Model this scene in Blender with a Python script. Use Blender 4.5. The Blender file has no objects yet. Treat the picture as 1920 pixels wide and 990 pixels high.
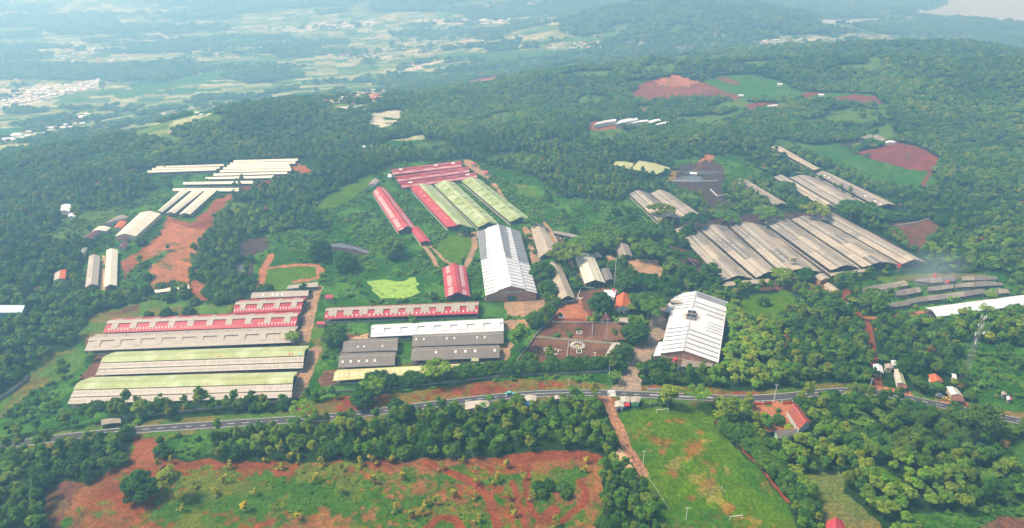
import bpy, math, random
import numpy as np
from mathutils import Vector
R = math.radians
rnd = random.Random(7)
SC = bpy.context.scene
COL = SC.collection

# ------------------------------------------------------------------ camera
F = 1290.0                    # focal length in pixels of a 1920 px wide picture
CAMZ = 250.0
PITCH = math.atan((495 + 110) / F)
cam_d = bpy.data.cameras.new('camera')
cam_d.sensor_width = 36.0
cam_d.lens = 36.0 * F / 1920.0
cam_d.clip_start = 1.0
cam_d.clip_end = 60000.0
cam = bpy.data.objects.new('camera', cam_d)
COL.objects.link(cam)
cam.location = (0, 0, CAMZ)
cam.rotation_euler = (math.pi / 2 - PITCH, 0, 0)
SC.camera = cam

HAZE_D = 0.00045
# ------------------------------------------------------------------ light
SUN_EL, SUN_AZ = R(57), R(-90)          # azimuth from +Y towards +X
w = bpy.data.worlds.new('World'); SC.world = w; w.use_nodes = True
nt = w.node_tree; nt.nodes.clear()
sky = nt.nodes.new('ShaderNodeTexSky'); sky.sky_type = 'NISHITA'; sky.sun_disc = False
sky.sun_elevation = SUN_EL; sky.sun_rotation = SUN_AZ
sky.air_density = 1.0; sky.dust_density = 3.0; sky.ozone_density = 1.0; sky.altitude = 400
bg = nt.nodes.new('ShaderNodeBackground'); bg.inputs['Strength'].default_value = 0.15
wo = nt.nodes.new('ShaderNodeOutputWorld')
nt.links.new(sky.outputs[0], bg.inputs[0]); nt.links.new(bg.outputs[0], wo.inputs[0])
sun_d = bpy.data.lights.new('sun', 'SUN'); sun_d.energy = 4.4; sun_d.angle = R(14)
sun_d.color = (1.0, 0.93, 0.80)
sun = bpy.data.objects.new('sun', sun_d); COL.objects.link(sun)
sd = Vector((math.sin(SUN_AZ) * math.cos(SUN_EL), math.cos(SUN_AZ) * math.cos(SUN_EL), math.sin(SUN_EL)))
sun.rotation_euler = sd.to_track_quat('Z', 'Y').to_euler()
sun.location = (0, 0, 900)
vs = SC.view_settings; vs.view_transform = 'Standard'; vs.look = 'None'; vs.gamma = 1.0; vs.exposure = 0.42
SC.cycles.volume_step_rate = 4.0; SC.cycles.sampling_pattern = 'AUTOMATIC'
SC.cycles.volume_bounces = 2
SC.cycles.max_bounces = 5; SC.cycles.diffuse_bounces = 3; SC.cycles.glossy_bounces = 2
SC.cycles.transmission_bounces = 2; SC.cycles.transparent_max_bounces = 4
SC.cycles.use_denoising = True

# ------------------------------------------------------------------ noise
def _h(i, j, s):
    n = (i.astype(np.int64) * 374761393 + j.astype(np.int64) * 668265263 + s * 1442695041) & 0xFFFFFFFF
    n = ((n ^ (n >> 13)) * 1274126177) & 0xFFFFFFFF
    n = n ^ (n >> 16)
    return (n & 0xFFFF) / 65535.0
def vnoise(x, y, s=0):
    x = np.asarray(x, float); y = np.asarray(y, float)
    i = np.floor(x); j = np.floor(y); fx = x - i; fy = y - j
    fx = fx * fx * (3 - 2 * fx); fy = fy * fy * (3 - 2 * fy)
    a = _h(i, j, s); b = _h(i + 1, j, s); c = _h(i, j + 1, s); d = _h(i + 1, j + 1, s)
    return (a * (1 - fx) + b * fx) * (1 - fy) + (c * (1 - fx) + d * fx) * fy
def fbm(x, y, size, o=4, s=0):
    x = np.asarray(x, float) / size; y = np.asarray(y, float) / size
    t = 0.0; a = 0.5; m = 0.0
    for k in range(o):
        t = t + a * vnoise(x * 2 ** k, y * 2 ** k, s + k * 17); m += a; a *= 0.5
    return t / m

# ------------------------------------------------------------------ picture <-> ground
cp, sp = math.cos(PITCH), math.sin(PITCH)
def rays(px, py):
    u = (np.asarray(px, float) - 960) / F; v = -(np.asarray(py, float) - 495) / F
    return u, cp + v * sp, -sp + v * cp
def flat(px, py, z=0.0):
    dx, dy, dz = rays(px, py); t = (z - CAMZ) / dz
    return dx * t, dy * t
def to_px(x, y, z):
    x = np.asarray(x, float); y = np.asarray(y, float); z = np.asarray(z, float) - CAMZ
    dep = y * cp - z * sp; up = y * sp + z * cp
    dep = np.where(dep < 1, 1, dep)
    return 960 + F * x / dep, 495 - F * up / dep

# hills: (px, py, height, sigma along x, sigma along y, turn) at the picture place of their foot
BUMPS = []
for (a, b, h, sx, sy, rot) in [
    (1290, 175, 30, 150, 90, 0), (1470, 178, 20, 190, 80, -6), (1620, 190, 22, 110, 70, 0),
    (1850, 135, 46, 420, 190, -12), (1600, 130, 30, 260, 140, 10), (1930, 215, 45, 220, 150, 0),
    (1050, 165, 30, 120, 90, 0), (880, 190, 14, 160, 90, 10), (570, 225, 34, 190, 110, 8),
    (1140, 38, 75, 420, 260, 0), (1330, 22, 95, 330, 300, 0), (1000, -14, 110, 800, 500, 0),
    (300, -30, 120, 1500, 600, 0), (1250, 120, 10, 200, 120, 0), (700, 150, 10, 200, 90, 0),
    (1480, 55, 20, 260, 200, 0),
    (850, 345, 9, 110, 70, 0), (640, 350, 12, 60, 60, 20), (470, 310, 9, 120, 80, 0),
    (980, 292, 16, 140, 70, 0), (430, 265, 24, 110, 60, 10), (160, 300, 10, 160, 80, 0),
    (1390, 290, 12, 90, 50, 0), (1750, 240, 22, 200, 90, 0), (1080, 240, 14, 120, 60, 0),
    (60, 690, -16, 70, 60, 0), (110, 560, -7, 90, 60, 0)]:
    cx, cy = flat(a, b); BUMPS.append((float(cx), float(cy), h, sx, sy, math.cos(R(rot)), math.sin(R(rot))))
FLATS = []     # level places (ponds, lake): world x, y, radius, soft edge, level
def sstep(a, b, v):
    t = np.clip((v - a) / (b - a), 0, 1); return t * t * (3 - 2 * t)
def H(x, y):
    x = np.asarray(x, float); y = np.asarray(y, float)
    d = np.hypot(x, y)
    z = -(75.0 + 45.0 * sstep(600, -200, x)) * sstep(900, 2500, d + 0.35 * np.clip(-x, -900, 900))
    rel = sstep(430, 900, d)
    z = z + (fbm(x + 900, y, 260, 3, 5) - 0.5) * (5 + 20 * rel * (1 - 0.75 * sstep(1300, 1900, d) * sstep(500, -100, x)))
    z = z + (fbm(x, y + 300, 90, 2, 9) - 0.5) * (1.0 + rel * np.where(x > 0, 13, 8) * (1 - 0.7 * sstep(1500, 1900, d)))
    z = z + (fbm(x + 50, y * 1.3, 210, 3, 71) - .42) * 46 * sstep(1000, 1450, d) * sstep(-150, 300, x) * (1 - sstep(2500, 3200, d))
    for (cx, cy, h, sx, sy, c, s) in BUMPS:
        u = ((x - cx) * c + (y - cy) * s) / sx; v = (-(x - cx) * s + (y - cy) * c) / sy
        z = z + h * np.exp(-0.5 * (u * u + v * v))
    for (cx, cy, rx, ry, soft, lv) in FLATS:
        w_ = 1 - sstep(1.0, 1.0 + soft, np.hypot((x - cx) / rx, (y - cy) / ry)); z = z * (1 - w_) + lv * w_
    return z
def G(px, py, h=0.0):
    """picture place -> point on the ground (or h above it)"""
    dx, dy, dz = rays(px, py)
    dx, dy, dz = np.broadcast_arrays(np.atleast_1d(dx).astype(float), np.atleast_1d(dy).astype(float), np.atleast_1d(dz).astype(float))
    t = np.full(dx.shape, 150.0); done = np.zeros(dx.shape, bool)
    for _ in range(260):
        gap = CAMZ + dz * t - (H(dx * t, dy * t) + h)
        done |= gap < 0
        t = np.where(done, t, t + np.clip(gap * 0.55, 0.3, 120))
        if done.all(): break
    lo = t - 30; hi = t.copy()
    lo = np.maximum(lo, 1)
    for _ in range(26):
        m = 0.5 * (lo + hi); g = CAMZ + dz * m - (H(dx * m, dy * m) + h)
        hi = np.where(g < 0, m, hi); lo = np.where(g < 0, lo, m)
    return np.stack([dx * hi, dy * hi, CAMZ + dz * hi], -1)
def g1(px, py, h=0.0):
    return Vector(G(px, py, h)[0])
for (a_, b_, rx_, ry_, so_, dz_) in [(742, 541, 36, 30, .5, 0), (455, 504, 14, 12, .6, 0), (640, 469, 50, 28, .5, 0), (1310, 333, 42, 30, .5, 0), (1345, 370, 22, 30, .5, 0)]:
    q_ = G(a_, b_)[0]; FLATS.append((q_[0], q_[1], rx_, ry_, so_, float(q_[2]) + dz_))
q_ = flat(1930, 4, -78.0); FLATS.append((float(q_[0]), float(q_[1]), 1050., 1400., .3, -78.0))
def inpoly(px, py, pts):
    pts = np.asarray(pts, float)
    r = np.zeros(px.shape, bool)
    b = (px >= pts[:, 0].min()) & (px <= pts[:, 0].max()) & (py >= pts[:, 1].min()) & (py <= pts[:, 1].max())
    if not b.any(): return r
    X = px[b]; Y = py[b]; ins = np.zeros(X.shape, bool)
    n = len(pts)
    for i in range(n):
        x0, y0 = pts[i]; x1, y1 = pts[(i + 1) % n]
        if y0 == y1: continue
        c = ((y0 > Y) != (y1 > Y)) & (X < (x1 - x0) * (Y - y0) / (y1 - y0) + x0)
        ins ^= c
    r[b] = ins
    return r
def near_line(x, y, pl, half):
    """ground points within half metres of a world polyline"""
    r = np.zeros(x.shape, bool)
    for (a, b) in zip(pl[:-1], pl[1:]):
        lox, hix = min(a[0], b[0]) - half, max(a[0], b[0]) + half
        loy, hiy = min(a[1], b[1]) - half, max(a[1], b[1]) + half
        m = (x > lox) & (x < hix) & (y > loy) & (y < hiy)
        if not m.any(): continue
        X = x[m] - a[0]; Y = y[m] - a[1]; vx, vy = b[0] - a[0], b[1] - a[1]
        L = vx * vx + vy * vy + 1e-9
        t = np.clip((X * vx + Y * vy) / L, 0, 1)
        dd = np.hypot(X - t * vx, Y - t * vy)
        r[m] |= dd < half
    return r
def line_w(pts):
    P = G([p[0] for p in pts], [p[1] for p in pts])
    return [tuple(p[:2]) for p in P]

# ------------------------------------------------------------------ what covers the ground (base colours; flooded fields hold a painted sky glimmer)
C = dict(
    floor=(.020, .050, .012), weeds=(.026, .098, .006), grass=(.072, .150, .002), crop=(.028, .115, .012),
    dry=(.150, .135, .030), red=(.215, .058, .024), orange=(.38, .150, .075), pale=(.36, .225, .135), maroon=(.185, .048, .036),
    brown=(.150, .070, .042), pen=(.195, .098, .062), concrete=(.31, .235, .17), dark=(.060, .048, .048), paddy=(.10, .17, .035),
    wet_glimmer=(.62, .56, .46), hillred=(.185, .055, .036), sand=(.56, .38, .21), khaki=(.20, .14, .045), cell=(0, 0, 0), mix=(0, 0, 0), pitch=(0, 0, 0), weedbank=(.03, .11, .015))
ROAD = [(-260, 880), (-120, 852), (0, 838), (60, 829), (150, 817), (250, 807.5), (400, 797), (480, 791.5), (583, 785.5), (690, 775), (781, 762.5), (860, 752.5),
        (920, 746), (967, 740.5), (1040, 736.5), (1140, 737), (1270, 743), (1350, 747), (1430, 747.5), (1480, 743.5), (1528, 736.5), (1570, 732.5), (1610, 731.5),
        (1660, 737), (1720, 751), (1800, 766.5), (1870, 781.5), (1930, 793), (2020, 812), (2150, 842)]
POLY = [
 # far plain and its fields
 ('plain', [(-900, 300), (-900, -60), (1060, -60), (1050, 60), (1130, 80), (1000, 115), (760, 150), (600, 180), (420, 205), (330, 240), (150, 255), (0, 285), (-200, 300)]),
 ('cell', [(150, 215), (250, 190), (350, 185), (500, 165), (560, 165), (600, 172), (480, 196), (400, 210), (340, 240), (300, 262), (150, 245), (0, 272), (-100, 280), (-100, 240)]),
 ('crop', [(200, 175), (300, 155), (420, 128), (432, 145), (330, 162), (230, 187)]),
 ('cell', [(280, 105), (400, 88), (560, 86), (420, 108)]), ('crop', [(490, 140), (560, 124), (575, 132), (500, 147)]),
 ('paleset', [(640, 112), (750, 76), (900, 62), (1000, 68), (1010, 90), (860, 85), (700, 122)]),
 ('crop', [(830, 112), (850, 100), (1010, 95), (1160, 88), (1000, 110)]),
 ('glimmerset', [(738, 132), (760, 118), (800, 113), (832, 112), (790, 130), (745, 136)]),
 ('glimmerset', [(-40, 205), (-40, 170), (60, 160), (190, 148), (195, 162), (110, 180), (40, 200)]),
 ('glimmerset', [(530, 58), (600, 46), (700, 40), (700, 48), (560, 60)]), ('glimmerset', [(785, 46), (800, 38), (1035, 38), (1040, 46), (900, 44)]),
 ('paleset', [(20, 90), (300, 60), (330, 75), (120, 110)]),
 ('cell', [(600, 192), (640, 165), (735, 155), (738, 170), (690, 205), (640, 208)]),
 ('glimmerset', [(692, 235), (697, 212), (745, 205), (758, 214), (745, 232), (715, 240)]),
 ('glimmerset', [(620, 203), (690, 194), (690, 203), (640, 209)]),
 ('cell', [(672, 278), (740, 262), (790, 252), (800, 262), (750, 278), (690, 284)]),
 ('paleset', [(1395, 82), (1480, 66), (1600, 62), (1765, 68), (1765, 82), (1600, 84), (1450, 88)]),
 ('red', [(862, 155), (900, 148), (970, 137), (965, 145), (915, 160), (875, 162)]),
 ('paddy', [(305, 250), (350, 262), (330, 268), (290, 258)]),
 ('hillred', [(1178, 176), (1215, 150), (1262, 141), (1330, 158), (1393, 180), (1383, 187), (1300, 183), (1215, 192)]),
 ('orange', [(1225, 150), (1262, 141), (1310, 152), (1290, 163), (1240, 160)]),
 ('crop', [(1318, 154), (1345, 143), (1400, 139), (1450, 147), (1500, 171), (1640, 177), (1600, 190), (1480, 186), (1400, 187)]),
 ('maroon', [(1342, 147), (1360, 145), (1392, 156), (1380, 160)]),
 ('maroon', [(1558, 184), (1600, 177), (1645, 181), (1653, 194), (1620, 196), (1580, 190)]), ('maroon', [(1497, 176), (1530, 172), (1545, 176), (1500, 184)]),
 ('maroon', [(1395, 196), (1430, 192), (1470, 195), (1460, 204), (1410, 206)]), ('khaki', [(1190, 208), (1220, 198), (1225, 206), (1200, 214)]),
 ('red', [(1098, 238), (1115, 226), (1175, 238), (1130, 245), (1110, 244)]),
 ('crop', [(1685, 6), (1715, 24), (1720, 36), (1800, 38), (1850, 43), (1925, 51), (2300, 90), (2900, 60), (2900, -90), (1750, -90), (1770, 5), (1735, 18)]),
 # far right of the farm
 ('crop', [(1495, 280), (1540, 270), (1580, 268), (1600, 288), (1690, 314), (1745, 320), (1765, 352), (1700, 362), (1650, 352), (1560, 310)]),
 ('maroon', [(1598, 286), (1640, 278), (1680, 266), (1720, 275), (1766, 298), (1745, 322), (1700, 318), (1650, 302)]),
 ('dark', [(1575, 270), (1612, 260), (1640, 268), (1600, 280)]),
 ('brown', [(1648, 424), (1700, 415), (1745, 412), (1772, 430), (1740, 448), (1725, 475), (1700, 462), (1680, 440)]),
 ('weeds', [(1600, 530), (1680, 512), (1880, 512), (1925, 545), (1730, 598), (1640, 600), (1610, 570)]),
 ('dry', [(1640, 520), (1760, 512), (1860, 514), (1800, 522), (1660, 530)]),
 # green valley round the red and green sheds
 ('weeds', [(585, 388), (640, 352), (700, 326), (740, 305), (880, 300), (1000, 330), (1060, 372), (1150, 378), (1190, 368), (1240, 425), (1200, 450), (1060, 440), (1000, 560), (760, 562), (690, 505), (640, 445)]),
 ('weeds', [(1000, 372), (1050, 372), (1150, 378), (1185, 372), (1235, 425), (1190, 445), (1090, 425), (1010, 400)]),
 ('grass', [(585, 385), (640, 352), (700, 330), (700, 345), (650, 378), (610, 392)]),
 ('dry', [(960, 345), (1000, 350), (1010, 368), (975, 368)]),
 ('dry', [(820, 455), (850, 440), (872, 445), (876, 470), (850, 488), (825, 478)]),
 ('grass', [(810, 470), (840, 440), (884, 440), (884, 478), (850, 495)]),
 ('pale', [(866, 300), (882, 300), (920, 330), (912, 338), (890, 322)]),
 ('pale', [(858, 438), (896, 434), (900, 445), (880, 446)]),
 ('weeds', [(1260, 300), (1390, 290), (1440, 330), (1380, 350), (1290, 350)]),
 ('orange', [(1306, 303), (1325, 290), (1342, 288), (1338, 300), (1318, 305)]),
 ('dark', [(1272, 312), (1320, 300), (1345, 303), (1360, 318), (1355, 372), (1372, 380), (1355, 395), (1325, 398), (1310, 370), (1262, 345)]),
 ('khaki', [(1250, 318), (1272, 320), (1265, 335), (1250, 345)]),
 # left farm
 ('weeds', [(215, 410), (290, 350), (270, 330), (300, 320), (430, 330), (440, 372), (420, 400), (370, 440), (250, 520), (230, 545), (140, 560), (170, 470)]),
 ('red', [(536, 312), (560, 305), (585, 322), (583, 336), (560, 322)]), ('maroon', [(450, 350), (480, 340), (515, 338), (500, 346), (455, 358)]),
 ('red', [(400, 375), (440, 362), (455, 358), (425, 378), (398, 410), (396, 440), (380, 420), (388, 395)]),
 ('red', [(232, 535), (230, 490), (262, 470), (300, 440), (315, 405), (360, 418), (388, 395), (396, 440), (362, 475), (352, 530), (250, 548)]),
 ('orange', [(262, 478), (300, 446), (316, 418), (350, 425), (390, 432), (364, 475), (353, 526), (262, 540), (270, 500), (300, 482)]),
 ('weeds', [(222, 545), (250, 498), (290, 480), (320, 468), (296, 492), (280, 502), (288, 520), (268, 548)]),
 ('red', [(355, 545), (362, 522), (385, 532), (388, 562), (372, 562)]),
 ('sand', [(182, 545), (191, 480), (197, 480), (196, 545)]),
 # basin with ponds
 ('weeds', [(470, 492), (500, 440), (560, 430), (700, 440), (760, 480), (820, 560), (620, 560), (600, 550), (480, 545)]),
 ('dark', [(443, 462), (470, 448), (500, 443), (505, 462), (480, 478), (448, 486)]),
 ('dark', [(584, 470), (600, 458), (640, 455), (668, 458), (690, 470), (694, 480), (660, 475), (620, 470), (585, 484)]),
 ('grass', [(490, 502), (600, 495), (600, 525), (560, 548), (492, 542)]),
 ('orange', [(548, 527), (575, 522), (570, 530), (550, 532)]),
 # slopes left of the long barns
 ('weeds', [(-300, 900), (-300, 740), (0, 745), (60, 715), (150, 640), (200, 590), (290, 550), (420, 572), (440, 590), (230, 600), (160, 660), (182, 712), (130, 758), (210, 770), (200, 790), (0, 820)]),
 ('dry', [(-20, 770), (40, 710), (100, 660), (150, 655), (158, 690), (120, 712), (60, 730), (0, 790)]),
 ('dry', [(160, 600), (200, 580), (280, 560), (330, 572), (440, 572), (436, 588), (230, 598), (160, 650), (150, 630)]),
 ('weedbank', [(680, 524), (760, 519), (792, 516), (798, 555), (750, 568), (700, 562), (680, 545)]), ('dark', [(432, 494), (475, 492), (478, 512), (450, 518)]),
 ('brown', [(200, 590), (235, 575), (265, 570), (260, 582), (215, 592)]),
 # farm yards
 ('weeds', [(570, 640), (600, 560), (700, 560), (900, 565), (1000, 560), (1020, 580), (1000, 640), (960, 690), (1140, 690), (1145, 722), (1000, 716), (860, 722), (640, 745), (560, 750)]),
 ('dry', [(570, 612), (610, 605), (640, 612), (610, 650), (600, 680), (590, 660)]),
 ('brown', [(130, 750), (185, 660), (150, 640), (560, 560), (600, 556), (572, 640), (548, 745)]),
 ('pen', [(596, 726), (604, 697), (640, 693), (740, 690), (900, 680), (905, 694), (640, 722)]),
 ('pen', [(640, 690), (640, 628), (745, 625), (945, 618), (945, 680)]),
 ('weeds', [(748, 640), (772, 634), (768, 682), (744, 684)]),
 ('sand', [(640, 640), (690, 625), (690, 640)]), ('pale', [(940, 602), (996, 598), (988, 616), (944, 620)]),
 ('pale', [(944, 558), (1014, 552), (1018, 566), (1005, 586), (982, 596), (952, 592)]),
 ('pale', [(937, 680), (944, 645), (960, 640), (968, 645), (940, 690), (905, 692)]),
 ('concrete', [(1142, 732), (1165, 705), (1168, 688), (1190, 650), (1215, 610), (1250, 560), (1262, 545), (1275, 590), (1250, 620), (1235, 650), (1222, 668), (1200, 698), (1200, 733)]),
 ('pen', [(968, 680), (1003, 632), (1080, 636), (1135, 642), (1172, 645), (1150, 675), (1128, 684)]),
 ('pen', [(1003, 630), (1036, 600), (1178, 604), (1182, 640), (1130, 640)]),
 ('brown', [(1008, 628), (1036, 600), (1108, 602), (1104, 632)]),
 ('orange', [(1036, 602), (1046, 566), (1106, 558), (1112, 590), (1090, 602)]),
 ('red', [(1036, 602), (1040, 592), (1060, 596), (1098, 596), (1108, 603)]),
 ('brown', [(1034, 437), (1092, 448), (1112, 457), (1086, 468), (1048, 458)]),
 ('pale', [(1180, 486), (1232, 490), (1262, 528), (1228, 532), (1172, 512), (1165, 495)]),
 ('pale', [(1066, 490), (1078, 495), (1098, 535), (1086, 540), (1076, 520)]), ('pale', [(1140, 480), (1150, 478), (1160, 500), (1140, 502)]),
 ('brown', [(1075, 548), (1135, 540), (1160, 545), (1150, 590), (1105, 600), (1090, 565)]),
 ('dark', [(1262, 420), (1420, 400), (1560, 395), (1740, 492), (1570, 520), (1360, 532)]),
 ('brown', [(1255, 460), (1290, 470), (1340, 520), (1322, 530), (1280, 500)]),
 ('grass', [(1380, 560), (1420, 550), (1478, 545), (1500, 570), (1470, 590), (1410, 605), (1385, 590)]),
 ('brown', [(1400, 538), (1480, 528), (1560, 530), (1555, 545), (1440, 545)]),
 # verges
 ('redverge', [(560, 762), (640, 745), (760, 738), (850, 722), (960, 714), (1060, 712), (1135, 722), (1130, 727), (1000, 727), (900, 738), (800, 752), (640, 772), (560, 780)]),
 ('redverge', [(1200, 725), (1250, 722), (1430, 735), (1430, 740), (1280, 738), (1200, 733)]),
 ('dry', [(250, 798), (560, 778), (560, 783), (250, 804)]),
 # foreground
 ('weeds', [(308, 816), (400, 812), (402, 856), (310, 858)]),
 ('mix', [(95, 1300), (108, 1000), (132, 935), (165, 905), (232, 868), (250, 825), (300, 822), (310, 862), (560, 868), (850, 862), (1100, 846), (1125, 868), (1115, 1300)]),
 ('brownsoil', [(60, 1300), (90, 1000), (84, 915), (120, 900), (165, 903), (132, 935), (108, 1000), (95, 1300)]),
 ('red', [(250, 820), (308, 818), (304, 862), (250, 870)]),
 ('pitch', [(1150, 778), (1205, 764), (1335, 756), (1345, 800), (1478, 945), (1620, 1300), (1340, 1300), (1208, 890), (1165, 812)]),
 ('red', [(1118, 742), (1154, 744), (1156, 772), (1147, 778)]),
 ('sand', [(1148, 852), (1160, 838), (1170, 845), (1176, 866), (1188, 882), (1170, 878), (1150, 868)]),
 ('orange', [(1404, 762), (1492, 758), (1512, 800), (1500, 812), (1440, 806), (1412, 792)]),
 ('rows', [(1488, 890), (1575, 884), (1585, 925), (1655, 985), (1700, 1100), (1600, 1200), (1556, 1030), (1530, 960)]),
 ('grass', [(1622, 868), (1650, 875), (1692, 903), (1680, 916), (1630, 892)]),
 ('weeds', [(1700, 960), (1800, 960), (1960, 930), (2100, 960), (1850, 1200), (1720, 1200)]),
 ('brownsoil', [(1800, 1040), (1850, 978), (1960, 955), (2300, 980), (2300, 1300), (1790, 1300)]),
 ('weeds', [(1790, 640), (1990, 660), (2060, 790), (1930, 780), (1850, 770), (1810, 740)]),
 ('crop', [(1880, 830), (2100, 830), (2100, 900), (1930, 905), (1888, 870)]),
 ('orange', [(1745, 748), (1808, 752), (1822, 764), (1760, 756)]),
 ('khaki', [(1870, 768), (1930, 775), (1925, 784), (1872, 776)]),
]
PATHS = [  # polyline in the picture, half width in metres, cover
 ([(1135, 742), (1150, 780), (1175, 838), (1207, 888)], 2.8, 'pale2'),
 ([(595, 540), (586, 565), (577, 605), (568, 640)], 4.5, 'pale'), ([(590, 655), (577, 690), (560, 738)], 4.5, 'pale'),
 ([(985, 428), (996, 455), (1004, 490), (1008, 520), (1016, 548), (1020, 585)], 3.2, 'pale'),
 ([(1016, 415), (1030, 430), (1040, 455), (1044, 470)], 2.4, 'pale'),
 ([(790, 458), (800, 468), (812, 485), (820, 500)], 2.0, 'pale'), ([(888, 440), (890, 462), (882, 482), (873, 500)], 2.6, 'pale'),
 ([(806, 460), (830, 485), (845, 495)], 1.4, 'pale'),
 ([(925, 345), (945, 375), (972, 412)], 3.0, 'pale'),
 ([(508, 478), (494, 505), (487, 540)], 3.0, 'orange'), ([(500, 503), (560, 496), (600, 498), (606, 508)], 2.0, 'orange'), ([(596, 500), (596, 520), (575, 527)], 1.8, 'orange'),
 ([(1590, 545), (1580, 568), (1600, 583), (1626, 597), (1632, 640), (1640, 680), (1650, 732)], 2.6, 'red'), ([(1626, 597), (1680, 592), (1745, 584)], 2.0, 'orange'),
 ([(1640, 728), (1700, 738)], 3.5, 'orange'),
 ([(960, 862), (1010, 855), (1080, 853), (1115, 860)], 4.0, 'red'), ([(975, 878), (989, 876), (986, 911), (995, 958), (1016, 978), (1048, 981), (1077, 958), (1095, 940), (1098, 920), (1089, 902)], 1.8, 'red'),
 ([(800, 868), (890, 905), (919, 934), (931, 987), (940, 1100)], 2.4, 'red'), ([(790, 1000), (825, 970), (855, 975), (870, 1000)], 2.2, 'red'),
 ([(960, 905), (975, 950), (990, 1000)], 1.5, 'red'),
 ([(1022, 972), (1038, 958)], 3.4, 'red'), ([(1345, 790), (1360, 808), (1420, 870), (1478, 940)], 1.0, 'red'),
 ([(1745, 322), (1730, 345), (1735, 352)], 2.0, 'maroon'), ([(1315, 303), (1300, 320)], 2.0, 'brown'),
 ([(100, 380), (150, 360), (205, 335), (262, 310)], 2.0, 'khaki'),
 ([(1180, 732), (1185, 700), (1200, 665)], 4.0, 'concrete'),
 ([(1290, 585), (1275, 600)], 1, 'concrete'),
 ([(1420, 745), (1440, 790)], 3.0, 'orange'), ([(1455, 756), (1466, 790), (1480, 806)], 3.0, 'orange'),
 ([(1730, 32), (1680, 37), (1600, 39), (1560, 41), (1546, 43), (1560, 48), (1590, 50), (1610, 56)], 60, 'paddy'), ([(1590, 27), (1640, 26), (1690, 30)], 40, 'paddy'),
 ([(1003, 631), (1080, 637), (1170, 646)], 1.6, 'dry'),
 ([(1028, 210), (1036, 218)], 3, 'pale'), ([(0, 776), (52, 712), (100, 672)], 1, 'dry'),
]
road_w = line_w(ROAD)
paths_w = [(line_w(p), hw, c) for (p, hw, c) in PATHS]

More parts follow.
